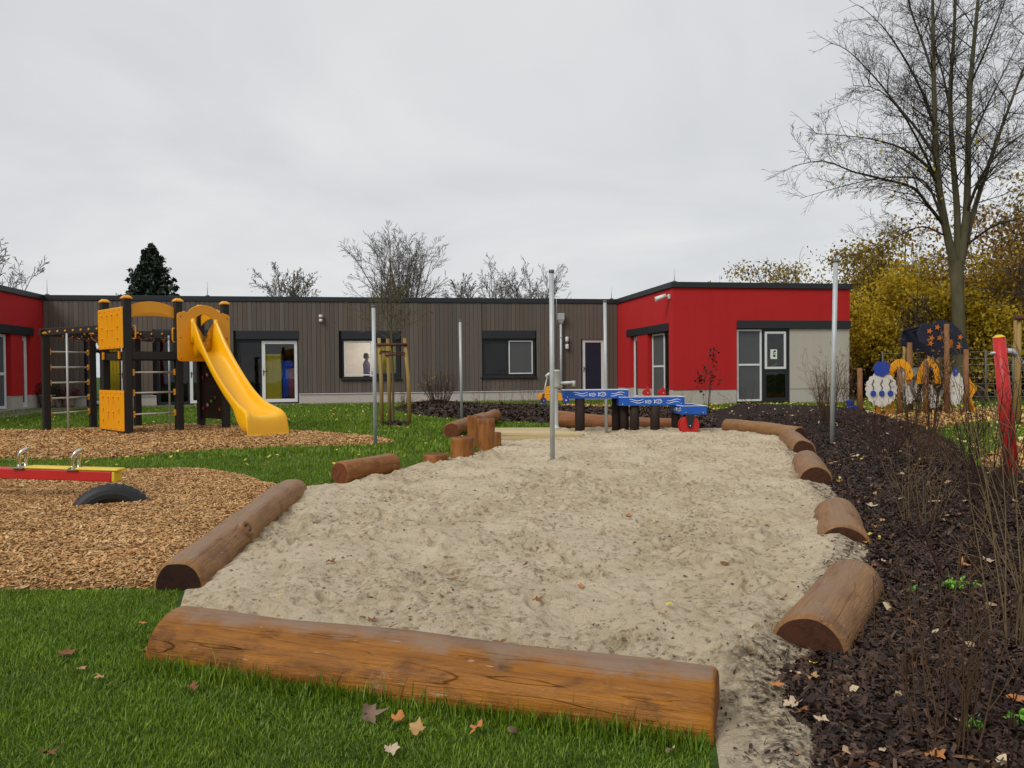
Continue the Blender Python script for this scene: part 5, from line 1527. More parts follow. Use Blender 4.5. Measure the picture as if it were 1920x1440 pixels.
# water wheel in its bracket
wx, wy = .115, -.05
wh = thing('water_mill', 'red disc water wheel hung in a black bracket', 'water mill', (c_.x, c_.y, 0), R(3.0))
zc_ = 1.05 - (806 - 693.5) / F * (c_.y + .05)
zc_ = max(zc_, .165)
def disc(y0, y1, r, z, mat, nm, par, x=wx):
    d_ = MB().lathe([(r - .006, 0), (r, .006), (r, (y1 - y0) - .006), (r - .006, y1 - y0)], 48); d_.v = [(x + v[0], y0 + v[2], z + v[1]) for v in d_.v]; return d_.build(nm, mat, par)
disc(-.02, -.002, .158, zc_, MT['redpaint'], 'wheel_disc', wh); disc(.10, .118, .158, zc_, MT['redpaint'], 'wheel_disc', wh)
for i in range(8):
    a = i * math.pi / 4 + .2
    MB().bar((wx + .05*math.cos(a), .05, zc_ + .05*math.sin(a)), (wx + .145*math.cos(a), .05, zc_ + .145*math.sin(a)), .098, .012, (math.sin(a), 0, -math.cos(a))).build('paddle', MT['redpaint'], wh)
m = MB().prism([(-.07, .345), (.07, .345), (.032, zc_ - .03), (0, zc_ - .045), (-.032, zc_ - .03)], (wx, -.028, 0), (1, 0, 0), (0, 0, 1), .022); m.build('bracket', MT['anthra'], wh, bevel=.004)
m = MB().prism([(-.07, .345), (.07, .345), (.032, zc_ - .03), (0, zc_ - .045), (-.032, zc_ - .03)], (wx, .148, 0), (1, 0, 0), (0, 0, 1), .022); m.build('bracket', MT['anthra'], wh, bevel=.004)
disc(-.06, .155, .012, zc_, MT['chrome'], 'axle', wh)

# ------------------------------------------------------------------ spring riders
def spring(e, z1, r=.07):
    pts = [(r*math.cos(t), r*math.sin(t), .02 + (z1 - .02)*t/(2*math.pi*5)) for t in np.linspace(0, 2*math.pi*5, 61)]
    MB().tube(pts, .013, 6).build('spring', MT['rail'], e)
p_ = gat(1038, 763); p_.z = gz(p_.x, p_.y)
rd = thing('spring_rider', 'yellow scooter-shaped spring rider with blue wheels on wood chips', 'spring rider', p_)
spring(rd, .2)
body = [(-.44, .24), (-.46, .33), (-.40, .42), (-.28, .44), (-.22, .50), (-.16, .60), (.0, .62), (.02, .56), (.06, .50), (.16, .46), (.26, .38), (.36, .36), (.44, .34), (.42, .27), (.30, .24), (.20, .19), (-.30, .19)]
body = [(-.44, .22), (-.455, .30), (-.41, .37), (-.30, .405), (-.25, .44), (-.20, .58), (-.10, .60), (-.08, .56), (-.14, .42), (.02, .40), (.05, .46), (.06, .62), (.16, .64), (.24, .60), (.22, .55), (.12, .55), (.12, .42), (.24, .37), (.40, .36), (.42, .30), (.32, .28), (.24, .19), (-.32, .18)]
for yy in (-.10, .08):
    MB().prism(body, (0, yy, 0), (1, 0, 0), (0, 0, 1), -.022).build('side_panel', MT['yellow'], rd, bevel=.006)
MB().box(-.22, .06, -.11, .09, .36, .40).build('seat', MT['yellow'], rd, bevel=.01)
for xx in (-.30, .35):
    d_ = MB().lathe([(.085, 0), (.095, .01), (.095, .03), (.085, .04)], 20); d_.v = [(xx + v[0], -.145 + v[2]*.8, .19 + v[1]) for v in d_.v]; o = d_.build('wheel', MT['bluedark'], rd)
    d_ = MB().lathe([(.03, 0), (.02, .008)], 10); d_.v = [(xx + v[0], -.146 - v[2], .19 + v[1]) for v in d_.v]; d_.build('hub', MT['sheep'], o)
MB().tube([(.17, -.2, .62), (.17, .2, .62)], .016, 8).build('handlebar', MT['bluedark'], rd)
p_ = gat(1229, 769)
rd = thing('spring_rider', 'red two-headed spring rider half hidden behind the blue troughs', 'spring rider', p_)
spring(rd, .30)
rd.scale = (.72, .72, .72)
MB().box(-.32, .32, -.12, .12, .30, .36).build('seat', MT['redpaint'], rd, bevel=.012)
hd = [(-.10, .0), (-.13, .18), (-.20, .26), (-.16, .36), (-.06, .40), (.02, .52), (.06, .42), (.10, .34), (.13, .20), (.06, .12), (.10, .0)]
for xx, fl_ in ((-.28, 1), (.28, 1)):
    MB().prism([(x*fl_, z) for x, z in hd][::fl_], (xx, .02, .36), (1, 0, 0), (0, 0, 1), -.04).build('head_panel', MT['redpaint'], rd, bevel=.008)
    MB().tube([(xx, -.13, .62), (xx, .13, .62)], .014, 8).build('handle', MT['sheep'], rd)

# ------------------------------------------------------------------ branches and trees
def perp(d, rng):
    a = Vector((rng.gauss(0, 1), rng.gauss(0, 1), rng.gauss(0, 1)))
    a = a - d * a.dot(d)
    return a.normalized() if a.length > 1e-5 else Vector((1, 0, 0))
class Wood:
    def __init__(s): s.paths = []
    def path(s, pts, rad): s.paths.append(([Vector(p) for p in pts], list(rad)))
    def mesh(s, name, mat):
        V = []; Fs = []; 
        for pts, rad in s.paths:
            n = 10 if rad[0] > .12 else (7 if rad[0] > .04 else (5 if rad[0] > .012 else 3))
            base = len(V)
            t0 = (pts[1] - pts[0]).normalized()
            ref = Vector((0, 0, 1)) if abs(t0.z) < .9 else Vector((1, 0, 0))
            nr = (ref - t0*ref.dot(t0)).normalized()
            for i, p in enumerate(pts):
                t = (pts[min(i+1, len(pts)-1)] - pts[max(i-1, 0)]).normalized()
                nr = nr - t*nr.dot(t)
                nr = nr.normalized() if nr.length > 1e-6 else perp(t, random)
                bn = t.cross(nr)
                for j in range(n):
                    a = 2*math.pi*j/n; ca_, sa_ = rad[i]*math.cos(a), rad[i]*math.sin(a)
                    V.append((p.x + nr.x*ca_ + bn.x*sa_, p.y + nr.y*ca_ + bn.y*sa_, p.z + nr.z*ca_ + bn.z*sa_))
            for i in range(len(pts) - 1):
                for j in range(n):
                    k = (j+1) % n
                    Fs.append((base+i*n+j, base+i*n+k, base+(i+1)*n+k, base+(i+1)*n+j))
        me = np_mesh(name, np.array(V), np.array(Fs), mat, None, True)
        return me
def grow(W, rng, p, d, L, r, lev, spec, tips=None):
    """one branch with its side shoots; spec[lev] = (n children, spread deg, length ratio, wiggle, up-pull, start fraction)"""
    nch, spread, lr, wig, pull, start = spec[lev]
    ns = max(3, int(6 - lev)); pts = [p.copy()]; dd = d.normalized(); dirs = [dd.copy()]
    for i in range(ns):
        dd = (dd + perp(dd, rng)*wig + Vector((0, 0, pull))).normalized()
        pts.append(pts[-1] + dd*(L/ns)); dirs.append(dd.copy())
    rad = [max(r*(1 - .8*i/ns), spec['rmin']) for i in range(ns+1)]
    W.path(pts, rad)
    if tips is not None: tips.append((pts[-1], lev)); tips.append((pts[len(pts)//2], lev))
    if lev + 1 in spec:
        for k in range(nch):
            t = start + (1 - start)*(k + rng.random())/nch
            f = t*ns; i = min(int(f), ns-1); q = pts[i].lerp(pts[i+1], f - i)
            ax = perp(dirs[i+1], rng); ang = R(spread)*rng.uniform(.7, 1.25)
            nd = dirs[i+1]*math.cos(ang) + ax*math.sin(ang)
            grow(W, rng, q, nd, L*lr*(1.15 - .6*t)*rng.uniform(.7, 1.2), max(rad[i]*.55, spec['rmin']), lev+1, spec, tips)
def leaf_cloud(centers, spread, n, size, rng, flatz=.8):
    """small folded leaves scattered round the given points"""
    c = np.array([tuple(p) for p in centers]); idx = rng.randint(0, len(c), n)
    pos = c[idx] + rng.normal(0, 1, (n, 3)) * np.array(spread)
    return leaves_at(pos, size, rng)
def leaves_at(pos, size, rng, updir=None):
    n = len(pos)
    s = size * rng.uniform(.6, 1.3, n)
    yaw = rng.uniform(0, 2*math.pi, n); tilt = rng.normal(0, .9, n); roll = rng.normal(0, .6, n)
    tm = np.array([(-.5, 0, 0), (0, -.32, .08), (.55, 0, .0), (0, .32, .08)])
    v = np.repeat(tm[None], n, 0) * s[:, None, None]
    cr, sr_ = np.cos(roll), np.sin(roll)
    y, z = v[..., 1].copy(), v[..., 2].copy(); v[..., 1] = y*cr[:, None] - z*sr_[:, None]; v[..., 2] = y*sr_[:, None] + z*cr[:, None]
    ct, st_ = np.cos(tilt), np.sin(tilt)
    x, z = v[..., 0].copy(), v[..., 2].copy(); v[..., 0] = x*ct[:, None] - z*st_[:, None]; v[..., 2] = x*st_[:, None] + z*ct[:, None]
    cy_, sy_ = np.cos(yaw), np.sin(yaw)
    x, y = v[..., 0].copy(), v[..., 1].copy(); v[..., 0] = x*cy_[:, None] - y*sy_[:, None]; v[..., 1] = x*sy_[:, None] + y*cy_[:, None]
    v += pos[:, None, :]
    f = np.arange(4*n).reshape(n, 4)
    tri = np.concatenate([f[:, [0, 1, 2]], f[:, [0, 2, 3]]])
    rnd = np.repeat(rng.rand(n), 4)
    return v.reshape(-1, 3), tri, rnd
def tree_thing(name, label, cat, base, group=None):
    return thing(name, label, cat, base, 0, group)
def put(me, name, parent, stuff=False):
    """mesh in world coordinates under a thing at its base"""
    o = obj(name, me, parent)
    o.matrix_parent_inverse = Matrix.Translation(-Vector(parent.location))
    if stuff: o['kind'] = 'stuff'
    return o

# big bare lime tree on the right, stems and limbs traced at its distance
BY = 23.5
rng = random.Random(12)
W = Wood(); T = Wood()
def bp(U, V, dy=0.0): return atY(U, V, BY + dy)
base = px(1800, BY)
T.path([Vector((base.x, base.y, -.2)), Vector((base.x, base.y, .25)), bp(1799, 680), bp(1797, 600), bp(1795, 540), bp(1793, 490)], [.32, .235, .20, .185, .18, .195])
stems = [([(1790, 500, 0), (1772, 420, -.2), (1758, 330, -.4), (1753, 230, -.5), (1750, 100, -.6), (1747, -60, -.7), (1735, -260, -.9)], .16),
         ([(1795, 495, .1), (1795, 400, .3), (1787, 300, .5), (1782, 180, .8), (1790, 40, 1.0), (1795, -150, 1.2), (1800, -330, 1.3)], .14),
         ([(1800, 500, 0), (1812, 400, .2), (1815, 300, .1), (1818, 180, -.2), (1830, 40, -.4), (1845, -120, -.5), (1850, -260, -.6)], .15),
         ([(1803, 495, .2), (1822, 410, .7), (1850, 320, 1.1), (1885, 220, 1.5), (1930, 100, 1.8), (1980, -40, 2.0)], .12),
         ([(1768, 420, -.2), (1740, 385, -.6), (1712, 352, -1.1), (1665, 338, -1.8), (1600, 322, -2.4), (1545, 302, -2.9), (1485, 312, -3.3)], .07),
         ([(1764, 405, -.2), (1738, 345, .5), (1700, 332, 1.2), (1640, 336, 1.9), (1570, 352, 2.4), (1500, 372, 2.8)], .05),
         ([(1760, 350, -.3), (1735, 310, -.8), (1690, 278, -1.2), (1640, 262, -1.7), (1590, 255, -2.0), (1530, 250, -2.2)], .05),
         ([(1757, 300, -.4), (1725, 250, .2), (1680, 195, .7), (1640, 145, 1.1), (1590, 95, 1.5), (1556, 80, 1.7)], .06),
         ([(1753, 240, -.5), (1728, 170, -.9), (1690, 100, -1.3), (1655, 50, -1.6), (1615, 12, -1.9)], .055),
         ([(1752, 150, -.5), (1730, 80, .2), (1705, 10, .6), (1690, -80, .8), (1670, -170, 1.0)], .05),
         ([(1768, 440, -.2), (1730, 425, .5), (1690, 440, 1.2), (1640, 465, 1.8), (1600, 480, 2.1)], .04),
         ([(1812, 400, .2), (1840, 330, -.6), (1880, 280, -1.2), (1930, 245, -1.8), (1990, 220, -2.3)], .06),
         ([(1812, 460, .2), (1860, 425, -.4), (1910, 410, -.9), (1970, 395, -1.3)], .055),
         ([(1815, 280, .1), (1850, 200, .9), (1890, 120, 1.5), (1940, 20, 2.0)], .05),
         ([(1818, 160, -.2), (1850, 90, -.9), (1885, 0, -1.5), (1920, -100, -1.9)], .045),
         ([(1783, 200, .8), (1760, 110, 1.5), (1735, 20, 2.1), (1710, -80, 2.6)], .045),
         ([(1753, 330, -.3), (1700, 225, -2.0), (1650, 170, -3.0), (1600, 160, -3.6)], .045),
         ([(1790, 280, .5), (1770, 150, 2.2), (1740, 60, 3.2), (1700, 10, 3.8)], .045)]
twig = {1: (10, 46, .42, .09, .012, .1), 2: (4, 38, .55, .08, .0, .15), 3: (0, 0, 0, .10, -.01, 0), 'rmin': .0038}
for pts, r in stems:
    P_ = [bp(*q) for q in pts]
    sm = []
    for i in range(len(P_) - 1):
        p0, p1, p2, p3 = P_[max(i-1, 0)], P_[i], P_[i+1], P_[min(i+2, len(P_)-1)]
        for k in range(3):
            t = k/3
            sm.append(p1*(2*t**3-3*t**2+1) + (p2-p0)*.5*(t**3-2*t**2+t) + p2*(-2*t**3+3*t**2) + (p3-p1)*.5*(t**3-t**2))
    sm.append(P_[-1])
    n = len(sm); r *= .82; rad = [max(r*(1 - .88*i/(n-1)), .008) for i in range(n)]
    thick = r > .085
    (T if thick else W).path(sm, rad)
    tot = sum((sm[i+1]-sm[i]).length for i in range(n-1))
    nk = int(tot * (4.5 if not thick else 3.4))
    for k in range(nk):
        t = (.10 if not thick else .22) + (.9 if not thick else .78)*(k + rng.random())/nk
        f = t*(n-1); i = min(int(f), n-2); q = sm[i].lerp(sm[i+1], f-i); d = (sm[i+1]-sm[i]).normalized()
        ax = perp(d, rng); ang = R(rng.uniform(30, 62)); nd = d*math.cos(ang) + ax*math.sin(ang)
        if not thick: nd.z += .1
        Lk = (2.1 if thick else 1.55)*(1.1 - .55*t)*rng.uniform(.6, 1.25)
        grow(W, rng, q, nd, Lk, max(rad[i]*.38, .008) if not thick else .020, 2 if Lk < 1.0 else 1, twig)
bt = tree_thing('bare_tree', 'tall bare multi-stemmed tree right of the red wing', 'tree', base)
put(T.mesh('trunk', MT['bark_big']), 'trunk', bt)
put(W.mesh('crown', MT['bark']), 'crown', bt)
_bt_pts = [q for pts, _ in W.paths if len(pts) for q in pts[-1:]]
lr_ = np.random.RandomState(5)
sel = [p for p in _bt_pts if p.z < 9][:4000]
v, f, rn = leaf_cloud(sel, (.15, .15, .12), 240, .11, lr_)
put(np_mesh('last_leaves', v, f, MT['leaf_yellow'], rn), 'last_leaves', bt, True)

# bare trees and a conifer behind the building
def far_tree(label, U, Vtop, Y, nst, spread, seed, name='bare_tree', lean=0, rmin=.012, leafy=0, h0=1.6, sizek=1.0):
    rg = random.Random(seed); b = px(U, Y); H = zat(U, Vtop, Y)
    e = tree_thing(name, label, 'tree', b, 'bare trees beyond the roof')
    Tk = Wood(); Wd = Wood(); tips = []
    fork = Vector((b.x, b.y, H*.28))
    Tk.path([Vector((b.x, b.y, -.2)), Vector((b.x, b.y, H*.12)), fork], [.2*sizek, .14*sizek, .11*sizek])
    spec = {0: (11, 36, .40, .06, .04, .15), 1: (7, 38, .45, .08, .02, .2), 2: (4, 36, .5, .10, .0, .2), 3: (0, 0, 0, .1, 0, 0), 'rmin': rmin}
    for k in range(nst):
        a = 2*math.pi*k/nst + rg.random(); tl_ = R(spread)*rg.uniform(.35, 1.0)*(0.15 if k == 0 else 1)
        d = Vector((math.sin(tl_)*math.cos(a), math.sin(tl_)*math.sin(a), math.cos(tl_)))
        grow(Wd, rg, fork - Vector((0, 0, .2)), d, H*.72*rg.uniform(.82, 1.0)*(1 if k else 1.02), .06*sizek, 0, spec, tips)
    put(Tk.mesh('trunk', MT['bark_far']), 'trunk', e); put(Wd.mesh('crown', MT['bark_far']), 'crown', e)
    if leafy:
        l2 = np.random.RandomState(seed); v, f, rn = leaf_cloud([t[0] for t in tips], (.2, .2, .2), leafy, .14, l2)
        put(np_mesh('leaves', v, f, MT['leaf_olive'], rn), 'leaves', e, True)
far_tree('tall rounded bare tree above the roof behind the staked tree', 760, 438, 41, 14, 25, 31, rmin=.008)
far_tree('small bare tree above the roof left of the tall one', 548, 508, 44, 8, 26, 32, leafy=260)
far_tree('low spreading bare tree above the roof left of the tall pole', 925, 503, 42, 9, 50, 33, rmin=.009)
far_tree('low spreading bare tree right beside the top of the tall pole', 1005, 505, 43, 9, 45, 34, rmin=.009)
far_tree('bare tree behind the left red wing', -30, 462, 38, 7, 34, 35)
far_tree('thin bare treetop just left of the low spreading trees', 869, 528, 44, 3, 18, 36, sizek=.6)
def conifer():
    Y = 44; b = px(287, Y); H = zat(287, 458, Y)
    e = tree_thing('conifer_tree', 'dark green conifer rising above the roof behind the tower', 'tree', b)
    Tk = Wood(); Tk.path([Vector((b.x, b.y, -.2)), Vector((b.x, b.y, H*.6)), Vector((b.x, b.y, H))], [.25, .14, .02])
    put(Tk.mesh('trunk', MT['bark']), 'trunk', e)
    rg = np.random.RandomState(3); Br = Wood(); pos = []
    nl = 30
    for i in range(nl):
        t = i/(nl-1); z = H*(.30 + .69*t); R_ = 2.75*(1 - t)**.8*rg.uniform(.85, 1.1) + .12
        nb2 = int(12 - 6*t)
        for k in range(nb2):
            a = 2*math.pi*(k + rg.rand())/nb2; rr = R_*rg.uniform(.75, 1.1)
            p0 = Vector((b.x, b.y, z)); dirv = Vector((math.cos(a), math.sin(a), 0))
            pts = [p0 + dirv*rr*s_ + Vector((0, 0, -.28*rr*s_ + .24*rr*s_*s_)) for s_ in (0, .35, .7, 1.0)]
            Br.path(pts, [.03, .02, .014, .006])
            m_ = int(34*rr) + 10
            for q in range(m_):
                s_ = rg.uniform(.1, 1.03); w = .30*rr*(1 - s_)*.9 + .10
                c0 = p0 + dirv*rr*s_ + Vector((0, 0, -.28*rr*s_ + .24*rr*s_*s_))
                pos.append((c0.x - math.sin(a)*rg.normal(0, w*.6), c0.y + math.cos(a)*rg.normal(0, w*.6), c0.z + rg.normal(-.03, .07)))
    put(Br.mesh('branches', MT['bark']), 'branches', e)
    v, f, rn = leaves_at(np.array(pos), .26, rg)
    put(np_mesh('crown', v, f, MT['needle'], rn), 'crown', e, True)
conifer()

# autumn trees and shrubs at the right
def autumn(label, U, Vtop, Y, rx, mat, seed, nleaf, size=.13, vbase=.06, stems_=5, name='autumn_tree', bare=.0, rmin=.008, leaf_from=.15, clump=.34, cat='tree'):
    rg = random.Random(seed); l2 = np.random.RandomState(seed); b = px(U, Y); H = zat(U, Vtop, Y)
    e = tree_thing(name, label, cat, b, 'autumn trees at the right edge')
    Tk = Wood(); Wd = Wood(); tips = []
    Tk.path([Vector((b.x, b.y, -.2)), Vector((b.x, b.y, H*vbase*.5)), Vector((b.x, b.y, H*vbase + .15))], [.16, .13, .11])
    spec = {0: (8, 50, .40, .08, .02, .12), 1: (5, 45, .5, .12, .0, .2), 2: (0, 0, 0, .12, 0, 0), 'rmin': rmin}
    for k in range(stems_):
        a = 2*math.pi*k/stems_ + rg.random(); tilt = math.atan2(rx, H)*rg.uniform(.2, 1.1)
        d = Vector((math.sin(tilt)*math.cos(a), math.sin(tilt)*math.sin(a), math.cos(tilt)))
        grow(Wd, rg, Vector((b.x, b.y, H*vbase)), d, H*.9*rg.uniform(.7, 1.0), .06, 0, spec, tips)
    put(Tk.mesh('trunk', MT['bark']), 'trunk', e); put(Wd.mesh('branches', MT['bark']), 'branches', e)
    cs = [t[0] for t in tips if t[0].z > H*leaf_from and t[0].z < H*(1 - bare)]
    v, f, rn = leaf_cloud(cs, (clump, clump, clump*.7), nleaf, size, l2)
    ok = v[:, 2].reshape(-1, 4).min(1) > .02
    keep = np.repeat(ok, 4)
    n = len(ok); idx = np.nonzero(ok)[0]; v = v.reshape(n, 4, 3)[idx].reshape(-1, 3); rn = rn.reshape(n, 4)[idx].ravel()
    f4 = np.arange(4*len(idx)).reshape(-1, 4); f = np.concatenate([f4[:, [0, 1, 2]], f4[:, [0, 2, 3]]])
    put(np_mesh('crown', v, f, mat, rn), 'crown', e, True)
LY, LO, LB = MT['leaf_yellow'], MT['leaf_olive'], MT['leaf_brown']
autumn('thin pale autumn tree over the red roof, farthest left of the group', 1448, 482, 36, 2.0, LO, 41, 2600, .15, bare=.08, clump=.3)
autumn('thin-topped autumn tree over the red roof right of the palest one', 1520, 455, 36, 2.2, LO, 42, 3200, .15, bare=.15, clump=.3)
autumn('dense brown-green domed autumn tree just right of the red wing', 1640, 440, 32, 2.3, LO, 43, 12000, .15, clump=.38)
autumn('bright yellow shrub tree right behind the red wing corner', 1628, 560, 27.5, 2.0, LY, 44, 10000, .13, leaf_from=.3, clump=.34)
autumn('bright yellow autumn tree left of the big trunk', 1728, 490, 27.5, 2.3, LY, 45, 15000, .14, leaf_from=.25, clump=.36)
autumn('dark bare-topped autumn tree behind the bright yellow one', 1700, 400, 33, 2.6, LO, 46, 7000, .15, bare=.35, clump=.4)
autumn('russet brown autumn tree just right of the big trunk', 1850, 480, 27.5, 1.5, LB, 47, 9000, .14, leaf_from=.2, clump=.36)
autumn('low bright yellow shrub tree between big trunk and red post', 1835, 560, 26.3, 1.6, LY, 51, 9000, .13, leaf_from=.2, clump=.32)
autumn('yellow-green autumn tree at the right picture edge', 1925, 460, 27, 2.2, LY, 48, 12000, .14, leaf_from=.2, clump=.36)
autumn('tall brownish tree rising behind the russet one at the right', 1880, 345, 33, 3.0, LB, 49, 8000, .16, bare=.1, clump=.5)
autumn('tall sparse yellowing tree beyond the right picture edge', 2020, 300, 30, 3.0, LO, 50, 7000, .16, clump=.5)
# dark evergreen hedge filling the foot of the tree row, mesh fence before it
def hedge():
    l2 = np.random.RandomState(8); pos = []
    a, b = px(1600, 29.5), px(2150, 26.5)
    n = 26000
    t = l2.rand(n); h = l2.rand(n)**.8*2.3
    x = a.x + (b.x-a.x)*t + l2.normal(0, .2, n); y = a.y + (b.y-a.y)*t + l2.normal(0, .42, n)
    top = 1.9 + .5*fbm(t*17, t*0+3, 3)
    z = h*top/2.3 + .03
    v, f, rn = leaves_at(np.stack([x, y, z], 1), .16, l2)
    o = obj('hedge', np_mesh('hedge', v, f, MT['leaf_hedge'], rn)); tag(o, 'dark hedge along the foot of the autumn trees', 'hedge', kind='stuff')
hedge()
fence = thing('mesh_fence', 'thin wire fence with grey posts in front of the dark hedge', 'fence')
fa, fb2 = px(1655, 25.2), px(2060, 23.0)
for i in range(9):
    p = fa.lerp(fb2, i/8); MB().tube([(p.x, p.y, -.1), (p.x, p.y, 1.62)], .028, 10).build('post', MT['grey'], fence)
for k in range(8):
    MB().tube([(fa.x, fa.y, .15 + k*.2), (fb2.x, fb2.y, .15 + k*.2)], .004, 4).build('wire', MT['zinc'], fence)
m = MB(); w0, w1_ = px(1560, 30.5), px(1662, 30.0)
bw = thing('brick_wall', 'low red-brown brick wall beside the beige panel', 'wall')
MB().bar((w0.x, w0.y, .64), (w1_.x, w1_.y, .64), .24, 1.36).build('masonry', MT['brick'], bw)
MB().bar((w0.x, w0.y, 1.35), (w1_.x, w1_.y, 1.35), .30, .06).build('coping', MT['robinia'], bw)

# ------------------------------------------------------------------ young tree with three stakes
def staked(label, lab2, base, stakes, hs, tree_h, crown_z, seed, bars, mat_bark):
    se = thing('stake_frame', lab2, 'tree stakes', base, 0, 'stakes round young trees')
    for (dx, dy, tx, ty) in stakes:
        MB().tube([(dx, dy, -.1), (dx*.9 + tx*.1, dy, hs*.5), (tx, ty, hs)], [.042, .040, .036], 12).build('stake', MT['stake'], se)
    for (i, j, z, r, over) in bars:
        a, b = stakes[i], stakes[j]; p = Vector((a[2], a[3], z)); q = Vector((b[2], b[3], z)); d = (q-p).normalized(); n_ = Vector((d.y, -d.x, 0))*.045
        if n_.y > 0: n_ = -n_
        MB().tube([p - d*over + n_, q + d*over + n_], r, 10).build('rail', MT['rail'], se)
    te = thing('young_tree', label, 'tree', base)
    rg = random.Random(seed); Tk = Wood(); Wd = Wood(); b = Vector(base)
    Tk.path([b + Vector((0, 0, -.1)), b + Vector((.01, 0, crown_z*.5)), b + Vector((-.01, 0, crown_z)), b + Vector((-.02, 0, crown_z + .5))], [.03, .026, .022, .018])
    Wd.path([b + Vector((-.02, 0, crown_z + .4)), b + Vector((-.03, 0, (crown_z + tree_h)*.55)), b + Vector((-.01, 0, tree_h*.88)), b + Vector((-.10, 0, tree_h))], [.016, .012, .006, .003])
    spec = {1: (7, 38, .42, .10, .05, .15), 2: (3, 38, .5, .12, .03, .2), 3: (0, 0, 0, .1, 0, 0), 'rmin': .0048}
    for k in range(22):
        z = crown_z + .02 + (tree_h - crown_z)*.42*(k/22)**1.2; a = k*2.4 + rg.random()
        ang = R(rg.uniform(45, 68))*(1 - .3*k/22); d = Vector((math.sin(ang)*math.cos(a), math.sin(ang)*math.sin(a), math.cos(ang)))
        grow(Wd, rg, b + Vector((-.015, 0, z)), d, (1.05 - .65*k/22)*rg.uniform(.7, 1.1), .0075, 1, spec)
    put(Tk.mesh('trunk', mat_bark), 'trunk', te); put(Wd.mesh('crown', mat_bark), 'crown', te)
    return te
yb = gat(737, 795); yb.z = gz(yb.x, yb.y)
staked('slender young bare tree tied between three stakes on the lawn', 'three pine stakes with dark rails round the young tree', yb, [(-.22, -.05, -.26, -.05), (-.12, .32, -.14, .30), (.335, .02, .25, .02)], 1.72, 4.15, 1.62, 61, [(0, 2, 1.585, .028, .06), (0, 1, 1.45, .016, .03), (1, 2, 1.38, .016, .03), (0, 2, 1.42, .014, .0)], MT['bark_young'])
yb = gat(1722, 757)
staked('young bare tree among stakes behind the playhouse', 'pine stakes with a brown rail behind the playhouse', yb, [(-.43, 0, -.42, 0), (.35, .1, .38, .1), (0, .6, 0, .6)], 2.02, 4.4, 1.9, 62, [(0, 1, 1.95, .05, .1)], MT['bark'])
yb = px(1945, 14.0); yb.z = gz(yb.x, yb.y)
staked('young tree by the stakes at the right picture edge', 'stakes with a round rail cut by the right picture edge', yb, [(-.34, 0, -.33, 0), (.4, .0, .4, 0), (0, .6, 0, .6)], 1.98, 4.6, 1.9, 63, [(0, 1, 1.93, .05, .12)], MT['bark'])

# ------------------------------------------------------------------ playhouse with sheep panels
HY = 17.2
hb = px(1720, HY); hz0 = gz(hb.x, hb.y)
house = thing('playhouse', 'toddler playhouse with white sheep panels, yellow arches and star-dotted navy roof', 'playhouse', (hb.x, hb.y, hz0))
def hx(U): return (U - 1720)/F*HY*1.0
def hzv(V, U=1720): return zat(U, V, HY) - hz0
for (U, V0, mt, dy) in ((1613, 690, 'robinia', 0), (1685, 688, 'robinia', -.05), (1732, 676, 'robinia', -.1), (1770, 608, 'robinia', -.12), (1812, 655, 'robinia', .0), (1737, 640, 'robinia', .7), (1747, 655, 'stake', .9), (1797, 668, 'greywood', .75), (1772, 690, 'robinia', .55)):
    MB().tube([(hx(U), dy, -.1), (hx(U) - .01, dy, hzv(V0, U))], [.058, .052], 14).build('post', MT[mt], house)
def scallop(cx, cz, rx, rz, nl, seed, amp=.09):
    rg = random.Random(seed)
    return [(cx + rx*(1 + amp*abs(math.sin(nl*t/2 + .4)) - amp*.5)*math.cos(t), cz + rz*(1 + amp*abs(math.sin(nl*t/2 + .4)) - amp*.5)*math.sin(t)) for t in np.linspace(0, 2*math.pi, 84, endpoint=False)]
def flat(name, poly, mat, y, th=.02, rz=0, par=None):
    m = MB().prism(poly, (0, y, 0), (1, 0, 0), (0, 0, 1), -th)
    return m.build(name, MT[mat], par or house, bevel=.004)
c = (hx(1649), hzv(730, 1649))
sh = flat('sheep_panel', scallop(c[0], c[1], .345, .375, 17, 1), 'sheep', -.09)
flat('sheep_head', scallop(c[0], hzv(691.5, 1649), .185, .165, 7, 2, .16), 'bluedark', -.115, .02, 0, sh)
for dx in (-.19, 0, .19):
    k = scallop(c[0] + dx, c[1] - .09, .058, .068, 5, 3, .06); flat('knob', k, 'bluedark', -.125, .03, 0, sh)
    MB().tube([(c[0] + dx + .02*math.sin(t_*9), -.094, c[1] + .0 + t_*.22) for t_ in np.linspace(0, 1, 9)], .012, 6).build('groove', MT['rail'], sh)
c = (hx(1707), hzv(727, 1707)); sh = flat('sheep_panel', scallop(c[0], c[1], .215, .37, 14, 5), 'sheep', .12)
flat('sheep_head', scallop(c[0] + .02, hzv(704, 1707), .07, .2, 6, 6), 'orange', .09, .02, 0, sh)
c = (hx(1790), hzv(728, 1790)); sh = flat('sheep_panel', scallop(c[0], c[1], .185, .375, 15, 7), 'sheep', -.03)
flat('sheep_head', scallop(c[0] - .01, hzv(696, 1790), .06, .105, 5, 8), 'bluedark', -.055, .02, 0, sh)
def archband(U0, U1, Vt, Vb, th, mat, y, nm='arch_board'):
    a, b = hx(U0), hx(U1); cx = (a+b)/2; rx = (b-a)/2; zt, zb = hzv(Vt), hzv(Vb)
    o_ = [(cx + rx*math.cos(t), zb + (zt-zb)*math.sin(t)) for t in np.linspace(0, math.pi, 20)]
    i_ = [(cx + (rx-th)*math.cos(t), zb + (zt-zb-th)*math.sin(t)) for t in np.linspace(math.pi, 0, 20)]
    return flat(nm, o_ + i_, mat, y)
archband(1664, 1716, 673, 712, .17, 'yellow', .05); archband(1720, 1766, 673, 720, .14, 'yellow', .02)
